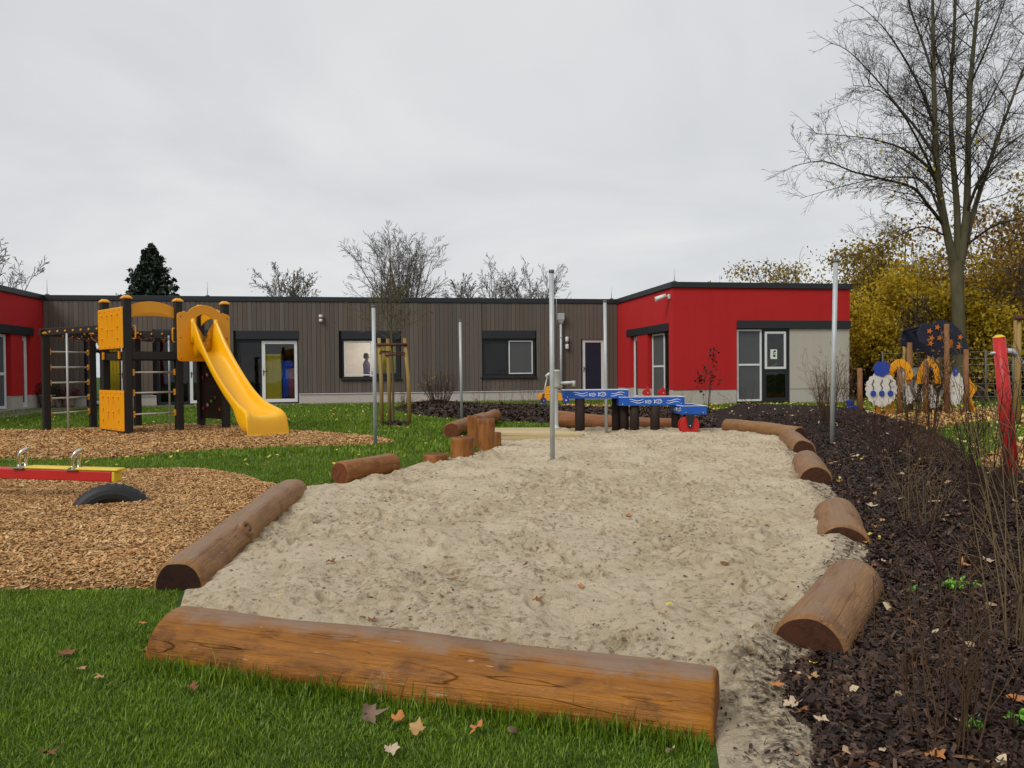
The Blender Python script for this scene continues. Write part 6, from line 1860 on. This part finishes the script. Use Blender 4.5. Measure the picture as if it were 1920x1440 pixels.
# play tunnel ring
tn = MB(); cx, cz = hx(1744), hzv(722, 1744); V = []; n_ = 40
for i in range(n_):
    t = 2*math.pi*i/n_
    for (r_, y_) in ((.40, .0), (.40, .75), (.34, .75), (.34, .0)): V.append((cx + r_*math.cos(t), .05 + y_, cz + r_*math.sin(t)))
tn.add(V, [(4*i + k, 4*i + (k+1) % 4, 4*((i+1) % n_) + (k+1) % 4, 4*((i+1) % n_) + k) for i in range(n_) for k in range(4)], 0, True)
tn.build('tunnel', MT['grey'], house)
flat('cloud_board', scallop(hx(1748), hzv(752, 1748), .21, .16, 9, 9), 'sheep', -.0)
flat('cloud_board', scallop(hx(1742), hzv(738, 1742), .16, .22, 9, 10), 'sheep', .035)
for (U0, U1) in ((1644, 1654), (1664, 1672), (1674, 1679)):
    MB().box(hx(U0), hx(U1), .06, .09, 0, hzv(752)).build('foot_board', MT['yellow'], house, bevel=.005)
rgt = [(hx(1817), 0), (hx(1841), 0), (hx(1836), .12), (hx(1829), .33), (hx(1838), .50), (hx(1839), .58), (hx(1830), .68), (hx(1823), .84), (hx(1820), .88), (hx(1816), .80)]
flat('side_slide', rgt, 'yellow', .14, .04)
# roof: two domed navy boards with orange stars
dome = [(hx(1725), hzv(641)), (hx(1722), hzv(625)), (hx(1730), hzv(608)), (hx(1741), hzv(605)), (hx(1752), hzv(609)), (hx(1758), hzv(602)), (hx(1770), hzv(600)), (hx(1786), hzv(605)), (hx(1800), hzv(616)), (hx(1812), hzv(634)), (hx(1818), hzv(652)), (hx(1818), hzv(664)), (hx(1790), hzv(667)), (hx(1770), hzv(655)), (hx(1748), hzv(650)), (hx(1736), hzv(645))]
rf = flat('roof_board', dome, 'navy', .05, .03)
rf2 = flat('roof_board', [(x*.96 + .1, z - .05) for x, z in dome], 'navy', 1.0, .03)
for k in range(5):
    t = .15 + .7*k/4; i = 2 + k*2
    MB().bar((dome[i][0], .06, dome[i][1] - .05), (dome[i][0]*.96 + .1, .98, dome[i][1] - .10), .12, .02).build('roof_batten', MT['navy'], house)
def star(cx, cz, r, rot=0.0): return [(cx + (r if i % 2 == 0 else r*.45)*math.sin(rot + i*math.pi/5), cz + (r if i % 2 == 0 else r*.45)*math.cos(rot + i*math.pi/5)) for i in range(10)]
for (U, V) in ((1744, 621), (1759, 614), (1748, 634), (1746, 644), (1776, 630), (1802, 633), (1799, 651), (1763, 634)):
    flat('star', star(hx(U), hzv(V), .075, .3), 'orange', .022, .006, 0, rf)
flat('moon', scallop(hx(1781), hzv(645), .085, .10, 4, 12), 'orange', .021, .006, 0, rf)
# blue barrel beside the playhouse
bp_ = px(1602, 17.6); bz = gz(bp_.x, bp_.y)
o = thing('toy_tractor', 'dark blue ride-on toy lying at the foot of the bush', 'toy', (bp_.x, bp_.y, bz))
MB().box(-.16, .16, -.10, .10, .07, .20).build('body', MT['bluedark'], o, bevel=.03)
MB().box(-.16, -.02, -.08, .08, .20, .33).build('seat', MT['bluedark'], o, bevel=.03)
for xx in (-.11, .12):
    for s_ in (-1, 1):
        d_ = MB().lathe([(.065, 0), (.075, .01), (.075, .035), (.065, .045)], 16); d_.v = [(xx + v[0], s_*.125 - .022 + v[2], .075 + v[1]) for v in d_.v]; d_.build('wheel', MT['rubber'], o)

# ------------------------------------------------------------------ red post with chain
rb_ = gat(1898, 902); rp0 = thing('red_post', 'leaning red timber post with yellow top and chain shackle', 'post', rb_)
tp_ = atY(1873, 633, rb_.y) - rb_
MB().tube([(.02, 0, -.15), tuple(Vector(tp_)*.5), tuple(tp_)], [.052, .050, .044], 20).build('shaft', MT['redpaint'], rp0)
tn_ = Vector(tp_).normalized()
MB().tube([tuple(tp_), tuple(Vector(tp_) + tn_*.006), tuple(Vector(tp_) + tn_*.022)], [.045, .044, .018], 20).build('cap', MT['yellpaint'], rp0)
q_ = Vector(tp_)*.90
MB().tube([tuple(q_ + Vector((-.075, 0, -.01))), tuple(q_ + Vector((.06, 0, .0)))], .012, 8).build('bolt', MT['zinc'], rp0)
sh_ = MB().tube([tuple(q_ + Vector((.05, 0, .01))), tuple(q_ + Vector((.09, -.0, .005))), tuple(q_ + Vector((.125, 0, -.03)))], [.022, .024, .018], 10).build('shackle', MT['zinc'], rp0)
cs_ = q_ + Vector((.125, 0, -.035)); cdn = Vector((.72, -.05, -.69)).normalized()
for i in range(16):
    a = cs_ + cdn*.03*i; up_ = Vector((0, 1, 0)) if i % 2 else cdn.cross(Vector((0, 1, 0))).normalized()
    pts = [a + cdn*.019*math.cos(t) + up_*.010*math.sin(t) for t in np.linspace(0, 2*math.pi, 11)]
    MB().tube(pts, .0035, 5, cap=False).build('chain_link', MT['zinc'], rp0)
# its partner outside the picture carries the chain
cend = cs_ + cdn*.48
MB().lathe([(.0, -.02), (.05, -.015), (.16, 0), (.16, .02), (.0, .03)], 16, tuple(cend)).build('swing_seat', MT['rubber'], rp0)

# ------------------------------------------------------------------ flower pots by the left wall
def pot(label, U, V, kind, s=1.0):
    a, _ = GW.pix(U, 740); p = lw(a, -.35 - .1*s, .021)
    e = thing('plant_pot', label, 'plant pot', p)
    MB().lathe([(.13*s, 0), (.17*s, .10*s), (.20*s, .30*s), (.22*s, .31*s), (.22*s, .34*s), (.19*s, .34*s)], 18).build('pot', MT['terracotta'], e)
    l2 = np.random.RandomState(int(U)); n = 420
    pos = l2.normal(0, 1, (n, 3)); pos /= np.linalg.norm(pos, axis=1)[:, None]; pos *= l2.uniform(.3, 1, n)[:, None]**.5
    pos = pos*np.array([.36, .30, .2])*s + np.array([0, 0, .48*s]); pos = pos[pos[:, 2] > .3*s]
    v, f, rn = leaves_at(pos, .07, l2); o = obj('foliage', np_mesh('foliage', v, f, MT[kind], rn), e); o['kind'] = 'stuff'
pot('dark leafy shrub in a tall clay pot by the left wall', 102, 740, 'leaf_hedge', 1.25); pot('low pot with pink heather by the plinth', 140, 740, 'flower', 1.0); pot('small pot of greenery between shrub and heather', 119, 745, 'leaf_hedge', .7)

# ------------------------------------------------------------------ bare shrubs
def shrub(label, U, V, H, spread, n, mat, seed, twigs=3, r=.006, leaf=None, nleaf=0, lsize=.05, name='bare_shrub', base_w=.10, lean=(0, 0), z=None, wig=.06):
    b = gat(U, V); rg = random.Random(seed); Wd = Wood(); tips = []
    e = thing(name, label, 'shrub', b, 0, 'bare shrubs in the beds')
    for k in range(n):
        a = rg.uniform(0, 2*math.pi); rr = base_w*math.sqrt(rg.random())
        tl_ = math.atan2(spread, H)*rg.random()**.7
        d = Vector((math.sin(tl_)*math.cos(a) + lean[0], math.sin(tl_)*math.sin(a) + lean[1], math.cos(tl_)))
        spec = {0: (twigs, 32, .38, wig, .02, .25), 1: (2, 35, .45, wig*1.4, .02, .3), 2: (0, 0, 0, .1, 0, 0), 'rmin': max(.0012, r*.22)}
        p0 = b + Vector((rr*math.cos(a), rr*math.sin(a), 0)); p0.z = gz(p0.x, p0.y) - .03
        grow(Wd, rg, p0, d, H*rg.uniform(.55, 1.08), r*rg.uniform(.7, 1.2), 0, spec, tips)
    put(Wd.mesh('canes', mat), 'canes', e)
    if nleaf:
        l2 = np.random.RandomState(seed); v, f, rn = leaf_cloud([t[0] for t in tips], (.03, .03, .04), nleaf, lsize, l2)
        put(np_mesh('leaves', v, f, leaf, rn), 'leaves', e, True)
C1, C2, C3 = MT['cane'], MT['cane2'], MT['cane3']
shrub('wide bare bush before the beige wall at the steel pole', 1552, 790, .98, .46, 46, C1, 71, 5, .0055, LB, 160, .035)
shrub('tall upright twigs right of the pole before the beige wall', 1592, 786, 1.2, .22, 16, C1, 72, 4, .005, LB, 60, .035)
shrub('dense bare bush in the mulch right of the staked tree', 825, 768, .95, .62, 70, C3, 73, 3, .008, LB, 60, .05, base_w=.25)
shrub('low thin shrub behind the staked tree', 758, 764, .62, .55, 24, C1, 74, 3, .006)
shrub('wispy shoots in the mulch left of the tall pole', 990, 772, .85, .35, 7, C1, 75, 3, .006)
shrub('few thin twigs under the dark window', 902, 770, .75, .4, 8, C1, 76, 2, .006)
shrub('thin twigs between bush and dark window', 945, 768, .65, .35, 6, C3, 77, 2, .006)
shrub('sapling with dark withered leaves in front of the red wall', 1327, 764, 1.55, .16, 6, C3, 78, 4, .009, MT['leaf_dark'], 120, .10, base_w=.08)
shrub('short twigs under the red wall left of the sapling', 1285, 768, .75, .35, 8, C1, 79, 2, .006)
shrub('spreading twigs on the grass right of the sapling', 1408, 776, .60, .75, 10, C3, 80, 4, .006)
shrub('brown thorny shrub with dry leaves before the playhouse', 1712, 806, 1.25, .35, 12, C3, 81, 5, .008, LB, 90, .05)
shrub('tall dark shrub with dry leaves at the playhouse middle', 1748, 812, 1.5, .4, 12, C3, 82, 5, .009, LB, 140, .055)
shrub('reddish fine-twigged shrub on the mulch mound', 1668, 850, .55, .42, 34, C3, 83, 4, .004)
shrub('fine brown shrub on the mound left of the red post', 1735, 868, .62, .45, 22, C1, 84, 4, .004)
shrub('dark dense shrub at the foot of the red post', 1852, 930, .95, .48, 26, C3, 85, 4, .006, base_w=.14)
shrub('brown shrub right behind the red post', 1912, 915, .85, .4, 12, C1, 86, 4, .005)
shrub('pale thin canes on the middle of the mulch', 1728, 975, .52, .22, 16, C2, 87, 3, .0035)
shrub('sparse dark twigs above the green weed', 1798, 1082, .62, .30, 12, C3, 88, 3, .0045, lean=(-.1, 0))
shrub('big brown cane shrub at the near right of the mulch', 1775, 1390, .52, .17, 17, C1, 89, 3, .0034, base_w=.09)
shrub('tall pale canes at the right picture edge', 1893, 1195, .98, .20, 9, C2, 90, 3, .0042, base_w=.10)
shrub('more tall canes just inside the right edge', 1945, 1120, 1.15, .3, 8, C2, 91, 3, .0042, base_w=.12)
shrub('single brown stick standing in the mulch by the near log', 1682, 1200, .32, .02, 1, C1, 92, 2, .004, wig=.02)
shrub('single tall brown stick left of the green weed', 1775, 1190, .40, .02, 1, C1, 93, 3, .005, wig=.02)
shrub('short single stick between near log and cane shrub', 1736, 1262, .24, .02, 1, C1, 94, 1, .004, wig=.02)
shrub('fine reddish twigs at the mulch edge under the playhouse', 1640, 812, .5, .4, 20, C3, 95, 3, .004)
shrub('thin brown twigs on the mound crest', 1790, 872, .6, .35, 22, C1, 96, 3, .004)
shrub('dark twigs at the bottom right corner', 1880, 1400, .36, .2, 7, C3, 97, 3, .003)
def weed(label, U, V, s, n, seed):
    b = gat(U, V); l2 = np.random.RandomState(seed)
    e = thing('weed', label, 'plant', b); W_ = Wood(); pos = []
    for k in range(n):
        a = l2.uniform(0, 6.28); rr = s*l2.uniform(.3, 1); h = s*l2.uniform(.3, .8)
        tip = b + Vector((rr*math.cos(a), rr*math.sin(a), h)); W_.path([b + Vector((0, 0, -.01)), b.lerp(tip, .5) + Vector((0, 0, h*.3)), tip], [.0012, .001, .0008])
        for j in range(7): pos.append(tuple(tip.lerp(b, .5*j/7) + Vector(l2.normal(0, .008, 3)) + Vector((0, 0, .01))))
    put(W_.mesh('stems', MT['leaf_green']), 'stems', e)
    v, f, rn = leaves_at(np.array(pos), .017, l2); put(np_mesh('leaves', v, f, MT['leaf_green'], rn), 'leaves', e, True)
weed('bright green leafy weed on the dark mulch', 1790, 1108, .055, 20, 1)
weed('tiny green seedling left of the bright weed', 1716, 1112, .03, 5, 2)
weed('tiny green seedling right of the bright weed', 1836, 1103, .025, 4, 3)
weed('small pale weed near the bottom right cane shrub', 1822, 1370, .025, 5, 4)
weed('yellow-green tuft at the bottom right edge', 1915, 1362, .035, 8, 5)

# ------------------------------------------------------------------ fallen leaves one can pick out
def leaf_mesh(seed, curl):
    rg = random.Random(seed); out = []
    lobes = [(0, 1.0), (14, .80), (27, .62), (42, .80), (57, .92), (72, .62), (90, .58), (108, .74), (124, .66), (142, .46), (165, .30), (180, .12), (195, .32), (215, .50), (235, .70), (252, .72), (268, .55), (288, .66), (302, .95), (318, .78), (333, .60), (347, .82)]
    V = [(0, 0, 0)]
    ring = []
    for a, r_ in lobes:
        r_ *= rg.uniform(.74, 1.18); t = R(a)
        ring.append((r_*math.cos(t), r_*math.sin(t)*.85))
    for k in (.5, 1.0):
        for x, y in ring:
            d = math.hypot(x, y)*k
            V.append((x*k, y*k, curl*(d**2)*(.5 + .5*math.sin(3*math.atan2(y, x) + seed)) + .13*rg.uniform(-1, 1)*k))
    n = len(ring)
    Fs = [(0, 1+i, 1+(i+1) % n) for i in range(n)] + [(1+i, 1+n+i, 1+n+(i+1) % n, 1+(i+1) % n) for i in range(n)]
    b = len(V); V += [(-.12, -.015, 0), (-.55, -.012, .05), (-.55, .012, .05), (-.12, .015, 0)]; Fs.append((b, b+1, b+2, b+3))
    return V, Fs
LM = {}
for nm, col in (('tan', (.40, .24, .10)), ('pale', (.50, .38, .26)), ('grey', (.20, .13, .09)), ('brown', (.20, .085, .035)), ('orange', (.42, .17, .05)), ('yellow', (.62, .46, .06))):
    LM[nm] = pm('fallen_leaf_' + nm, col, .7, .25, 0, .25, 40, bump=.3, bs=90)
_lmesh = {}
def leaf(label, U, V, size, colr, seed, curl=.4, dz=.008, tilt=(0, 0), group=None):
    k = (seed % 6, colr)
    if k not in _lmesh:
        v, f = leaf_mesh(seed % 6, curl); _lmesh[k] = MB().add(v, f, 0, True).mesh('leaf', LM[colr])
    o = obj('fallen_leaf', _lmesh[k]); p = gat(U, V)
    size *= 1.2
    if dz > .025: dz -= .006
    o.location = p + Vector((0, 0, dz)); o.scale = (size, size, size); rg = random.Random(seed)
    o.rotation_euler = (tilt[0] + rg.uniform(-.25, .25), tilt[1] + rg.uniform(-.25, .25), rg.uniform(0, 6.28))
    tag(o, label, 'leaf', group)
leaf('large grey-brown curled leaf on the grass under the front log', 690, 1356, .040, 'grey', 2, .7, .035, (.5, 0))
leaf('tan crumpled leaf right of the grey-brown one', 748, 1367, .034, 'orange', 3, .5, .035)
leaf('tan lobed leaf touching the crumpled one', 783, 1385, .034, 'tan', 4, .5, .033)
leaf('pale leaf nearest the camera on the grass', 734, 1420, .028, 'pale', 5, .4, .033)
leaf('orange-tan leaf standing against the front log middle', 895, 1381, .028, 'orange', 1, .6, .035, (.7, 0))
leaf('thin brown leaf edge below the front log', 965, 1388, .022, 'grey', 0, .8, .03, (1.0, 0))
leaf('pale dry leaf in the grass near the right log end', 1258, 1424, .022, 'pale', 7, .5, .03, (.9, 0))
leaf('brown leaf at the very bottom left of the lawn', 88, 1430, .028, 'brown', 8, .5, .033)
leaf('flat brown leaf on the left lawn', 122, 1238, .040, 'brown', 9, .3, .032)
leaf('small tan leaf on the lawn left of the front log', 190, 1283, .022, 'tan', 10, .4, .032)
leaf('small pale leaf below the small tan one', 152, 1266, .018, 'tan', 11, .4, .032)
leaf('small orange leaf near the front log left end', 270, 1180, .018, 'orange', 12, .4, .033)
leaf('tan leaf leaning by the left end of the front log', 277, 1233, .022, 'orange', 13, .4, .033)
leaf('brown leaf in the grass below the front log left part', 365, 1302, .024, 'brown', 14, .5, .033)
leaf('large brown leaf on the sand behind the front log middle', 936, 1212, .042, 'brown', 15, .6, .016)
leaf('orange leaf in the middle of the sand', 1181, 970, .040, 'orange', 16, .4, .012)
leaf('dark brown curled leaf at the left sand', 618, 1057, .030, 'brown', 17, .7, .014)
leaf('brown leaf on the sand above the log knot', 697, 1168, .026, 'brown', 18, .4, .012)
leaf('yellow leaf on the sand left of centre', 520, 1156, .012, 'yellow', 19, .2, .008)
leaf('yellow leaf on dark spots in the right sand', 1254, 1136, .018, 'yellow', 20, .3, .010)
leaf('orange-brown leaf on the sand right of centre', 1090, 1102, .024, 'orange', 21, .3, .010)
leaf('brown leaf on the sand right side', 1357, 1060, .028, 'brown', 22, .5, .010)
leaf('brown curled leaf in the centre sand footprint', 1006, 1129, .026, 'brown', 23, .8, .012)
leaf('yellow leaf lying in front of the near right log', 1524, 1248, .020, 'yellow', 24, .3, .012)
leaf('large pale leaf right of the half buried log', 1632, 952, .055, 'pale', 25, .3, .02)
leaf('rust-coloured leaf behind the green weed', 1808, 1066, .034, 'orange', 26, .4, .02)
leaf('pale narrow leaf right of the rust-coloured one', 1850, 1058, .036, 'pale', 27, .5, .02)
for i, (U, V, sz, colr, lab) in enumerate([
    (1492, 1268, .024, 'pale', 'pale leaf on the mulch tongue in front of the near right log'), (1521, 1276, .026, 'tan', 'tan lobed leaf right of the pale one before the near log'),
    (1484, 1330, .036, 'pale', 'big pale leaf where sand and mulch meet at the bottom'), (1503, 1340, .026, 'brown', 'brown leaf tucked against the big pale one at the bottom'),
    (1540, 1357, .024, 'pale', 'small pale leaf on the mulch below the near right log'), (1456, 1292, .026, 'orange', 'orange-brown leaf on the dark soil at the sand tongue'),
    (1612, 1062, .030, 'orange', 'orange leaf at the far end of the near right log'), (1634, 1068, .034, 'brown', 'reddish brown leaf right of the near log far end'),
    (1634, 1083, .026, 'pale', 'pale leaf beside the near log upper right side'), (1655, 1056, .022, 'pale', 'thin pale leaf on the mulch above the near log'),
    (1630, 1005, .024, 'yellow', 'yellow leaf by the half buried log end'), (1622, 1020, .022, 'yellow', 'second yellow leaf under the half buried log end'),
    (1655, 978, .034, 'tan', 'tan leaf right of the half buried log'), (1640, 990, .026, 'orange', 'orange leaf right of the half buried log'),
    (1612, 935, .034, 'orange', 'orange leaf above the half buried log'), (1640, 930, .030, 'tan', 'tan leaf above the big pale one'),
    (1690, 938, .034, 'pale', 'pale leaf on the mulch right of the log row'), (1622, 1138, .022, 'orange', 'orange leaf at the right flank of the near log'),
    (1905, 1318, .030, 'orange', 'orange leaf near the right picture edge'), (1752, 1423, .030, 'orange', 'orange-brown leaf at the bottom under the cane shrub'),
    (1597, 860, .060, 'pale', 'long pale leaf beside the short sunk log'), (1575, 905, .036, 'orange', 'orange leaf beside the short sunk log near end')]):
    leaf(lab, U, V, sz, colr, 100 + i, .5, .014)

# ------------------------------------------------------------------ loose ground cover (uncountable)
def sample(poly, dens, rs, wfn=None, box=None):
    a, b = bb(poly)
    if box is not None:
        a = np.maximum(a, box[0]); b = np.minimum(b, box[1])
    n = int((b[0]-a[0])*(b[1]-a[1])*dens)
    x = rs.uniform(a[0], b[0], n); y = rs.uniform(a[1], b[1], n)
    k = inside(poly, x, y)
    if wfn is not None: k &= rs.rand(n) < wfn(x, y)
    return x[k], y[k]
FLAKE = np.array([(-.5, -.5, 0), (.1, -.55, .10), (.5, -.35, .0), (.5, .40, .02), (-.05, .5, .12), (-.5, .45, 0)]), np.array([(0, 1, 4), (0, 4, 5), (1, 2, 3), (1, 3, 4)])
def scatter(name, label, cat, x, y, z, tm, ln, wd, hk, mat, rs, tilt=.35, sizevar=.45, lift=.004, rpow=1.0):
    tv, tf = tm; n = len(x)
    L = ln*np.exp(rs.normal(0, sizevar, n)); Wd_ = wd*np.exp(rs.normal(0, sizevar*.7, n))
    v = np.repeat(tv[None], n, 0).astype(float)
    v[..., 0] *= L[:, None]; v[..., 1] *= Wd_[:, None]; v[..., 2] *= (hk*Wd_)[:, None]
    for ax, ang in ((0, rs.normal(0, tilt, n)), (1, rs.normal(0, tilt, n)), (2, rs.uniform(0, 6.283, n))):
        i, j = [(1, 2), (2, 0), (0, 1)][ax]; c, s = np.cos(ang)[:, None], np.sin(ang)[:, None]
        p, q = v[..., i].copy(), v[..., j].copy(); v[..., i] = p*c - q*s; v[..., j] = p*s + q*c
    v += np.stack([x, y, z + lift + rs.uniform(0, lift, n)], 1)[:, None, :]
    k = tv.shape[0]; f = (tf[None] + (np.arange(n)*k)[:, None, None]).reshape(-1, tf.shape[1])
    o = obj(name, np_mesh(name, v.reshape(-1, 3), f, mat, np.repeat(rs.rand(n)**rpow, k)))
    return tag(o, label, cat, kind='stuff')
rs = np.random.RandomState(99)
def fall(d0, p=1.5): return lambda x, y: np.minimum(1, (d0/np.hypot(x, y))**p)
def zone(polyname, poly, dens, d0, box=None, p=1.5):
    x, y = sample(poly, dens, rs, fall(d0, p), box); return x, y, ZF[polyname](x, y)
BIG = (np.array([-9, 1.5]), np.array([9, 40]))
x, y, z = zone('chips_b', CHIPS_B, 8000, 4.2, (np.array([-5.2, 3.4]), np.array([0, 9])), 1.2)
scatter('wood_chips', 'loose orange wood chips under the seesaw', 'wood chips', x, y, z, FLAKE, .022, .0085, .8, MT['chips'], rs, .28)
x, y, z = zone('chips_a', CHIPS_A, 2400, 9.5, (np.array([-11, 8]), np.array([0, 16])))
scatter('wood_chips', 'loose orange wood chips round the play tower', 'wood chips', x, y, z, FLAKE, .038, .015, .8, MT['chips'], rs, .28)
for nm, pl in (('chips_c', CHIPS_C), ('chips_d', CHIPS_D), ('chips_e', CHIPS_E)):
    x, y, z = zone(nm, pl, 700, 9, (np.array([-5, 5]), np.array([14, 30])), .8)
    scatter('wood_chips', {'chips_c': 'orange chips round the yellow spring rider', 'chips_d': 'leaf-strewn orange chips round the playhouse', 'chips_e': 'leafy chips at the foot of the red post'}[nm], 'wood chips', x, y, z, FLAKE, .06, .026, .8, MT['chips'], rs, .40)
x, y, z = zone('mulch_r', MULCH_R, 9500, 2.6, (np.array([0, 1.6]), np.array([6.5, 14])), 1.15)
scatter('bark_mulch', 'dark shredded bark mulch right of the sand', 'bark mulch', x, y, z, FLAKE, .025, .0085, .9, MT['mulch'], rs, .5, .55)
x, y, z = zone('mulch_b', MULCH_B, 520, 14, None)
scatter('bark_mulch', 'dark bark mulch band before the building', 'bark mulch', x, y, z, FLAKE, .08, .032, .9, MT['mulch'], rs, .45)
x, y, z = zone('tree_bed', TREE_BED, 900, 20, None)
scatter('bark_mulch', 'ring of dark mulch round the staked tree', 'bark mulch', x, y, z, FLAKE, .06, .03, .9, MT['mulch'], rs, .45)
# mulch crumbs thrown into the sand edge
x, y = sample(SAND, 1300, rs, lambda x, y: np.clip(1 - edge_near(MULCH_R, x, y)[0]/.30, 0, 1)**2.6*fall(4.0)(x, y))
scatter('bark_crumbs', 'bark crumbs scattered into the sand edge', 'bark mulch', x, y, z_sand(x, y), FLAKE, .013, .006, .9, MT['mulch'], rs, .4)
# twigs, crumbs and small leaves on the sand
x, y = sample(SAND, 26, rs, fall(5.0))
scatter('sand_litter', 'small brown leaf bits lying on the sand', 'leaf litter', x, y, z_sand(x, y), FLAKE, .022, .010, 1.0, MT['litter'], rs, .3, .4, .003, 2.0)
# sand clods
CLOD = np.array([(-.5, -.4, 0), (.5, -.45, 0), (.45, .5, 0), (-.45, .45, 0), (-.15, -.1, .5), (.2, .1, .42)]), np.array([(0, 1, 5), (0, 5, 4), (1, 2, 5), (2, 3, 4), (2, 4, 5), (3, 0, 4)])
x, y = sample(SAND, 900, rs, lambda x, y: fall(3.6, 1.3)(x, y)*np.clip((fbm(x*2.5, y*2.5, 3) - .40)*5, .05, 1))
scatter('sand_clods', 'small damp clods of trampled sand', 'sand', x, y, z_sand(x, y) - .004, CLOD, .014, .012, .8, MT['sandclod'] if 'sandclod' in MT else MT['sand'], rs, .25, .45, .001)
# leaf litter
x, y, z = zone('mulch_r', MULCH_R, 15, 6, (np.array([0, 1.6]), np.array([9, 20])), .7)
scatter('leaf_litter', 'pale dead leaves strewn over the mulch', 'leaf litter', x, y, z, FLAKE, .045, .024, 1.2, MT['litter'], rs, .5, .35, .006)
for nm, pl, dn in (('chips_d', CHIPS_D, 14), ('chips_e', CHIPS_E, 30)):
    x, y, z = zone(nm, pl, dn, 20, None, .5)
    scatter('leaf_litter', 'fallen autumn leaves on the chips by the playhouse' if nm == 'chips_d' else 'fallen leaves on the chips by the red post', 'leaf litter', x, y, z, FLAKE, .10, .07, 1.0, MT['yleaf'], rs, .5, .3, .01)
# grass
def lawn_pts(x0, x1, y0, y1, dens, w=None):
    n = int((x1-x0)*(y1-y0)*dens); x = rs.uniform(x0, x1, n); y = rs.uniform(y0, y1, n)
    if w is not None:
        k = rs.rand(n) < w(x, y); x, y = x[k], y[k]
    k = np.ones(len(x), bool)
    for p in BARE:
        a, b = bb(p); m = (x > a[0]) & (x < b[0]) & (y > a[1]) & (y < b[1])
        if m.any():
            ii = np.nonzero(m)[0]; k[ii[inside(p, x[ii], y[ii])]] = False
    return x[k], y[k]
def blades(name, label, x, y, h, w, seg3=True, lean=.5, hv=.3):
    n = len(x); H = h*np.exp(rs.normal(0, hv, n))*(.65 + .7*fbm(x*3, y*3, 3)); yaw = rs.uniform(0, 6.283, n); ln = H*rs.normal(.35, lean*.5, n)
    cx, sx = np.cos(yaw), np.sin(yaw); Wd_ = w*rs.uniform(.7, 1.3, n)
    def row(t, k):   # height fraction t, half width k
        off = ln*t**1.8
        px_, py_ = x + off*cx, y + off*sx
        return np.stack([px_ - sx*Wd_*k, py_ + cx*Wd_*k, H*t - .003], 1), np.stack([px_ + sx*Wd_*k, py_ - cx*Wd_*k, H*t - .003], 1)
    rnd = np.clip(rs.rand(n)*.75 + .25*fbm(x*1.3, y*1.3, 3), 0, 1)
    if seg3:
        a, b = row(0, .5); c, d = row(.55, .42); e, _ = row(1, 0)
        v = np.stack([a, b, c, d, e], 1).reshape(-1, 3); t = np.array([(0, 1, 3), (0, 3, 2), (2, 3, 4)])
        k = 5
    else:
        a, b = row(0, .5); e, _ = row(1, 0)
        v = np.stack([a, b, e], 1).reshape(-1, 3); t = np.array([(0, 1, 2)]); k = 3
    f = (t[None] + (np.arange(n)*k)[:, None, None]).reshape(-1, 3)
    o = obj(name, np_mesh(name, v, f, MT['grass'], np.repeat(rnd, k)))
    return tag(o, label, 'grass', kind='stuff')
x, y = lawn_pts(-3.4, .95, 1.55, 4.2, 28000)
blades('lawn_grass', 'short green lawn in front of and left of the front log', x, y, .017, .0034, True, 1.2)
# longer unmown tufts along the front log
n = 5200; t = rs.rand(n); la, lb = px(300, 2.90), px(1345, 2.27); x = la.x + (lb.x-la.x)*t + rs.normal(0, .02, n); y = la.y + (lb.y-la.y)*t - .165 + rs.normal(0, .028, n)
k = ~inside(SAND, x, y); blades('log_grass', 'longer grass growing up along the front log', x[k], y[k], .046, .0040, True, .8)
x, y = lawn_pts(-9, .5, 4.2, 9.5, 5200, fall(6.0, 1.2))
blades('lawn_grass', 'lawn strip between the two wood chip beds', x, y, .030, .0085, False, .8)
x, y = lawn_pts(-18, 14, 9.5, 28, 700, lambda x, y: np.minimum(1, 13/np.hypot(x, y)))
blades('lawn_grass', 'lawn between the beds and the building', x, y, .040, .026, False, .8)
x, y = lawn_pts(2.4, 14, 4, 9.5, 1500)
blades('lawn_grass', 'leafy lawn beyond the mulch mound', x, y, .045, .013, False)
x, y = lawn_pts(-14, 14, 7, 27, 3.0)
scatter('leaf_litter', 'small yellow leaves dotted over the lawn', 'leaf litter', x, y, np.full(len(x), .030), FLAKE, .042, .028, 1.0, MT['yleaf'], rs, .4, .3, .004)
x, y = lawn_pts(3, 14, 7, 27, 14)
scatter('leaf_litter', 'yellow leaves dotted over the lawn by the playhouse', 'leaf litter', x, y, np.full(len(x), .035), FLAKE, .06, .04, 1.0, MT['yleaf'], rs, .4, .3, .006)
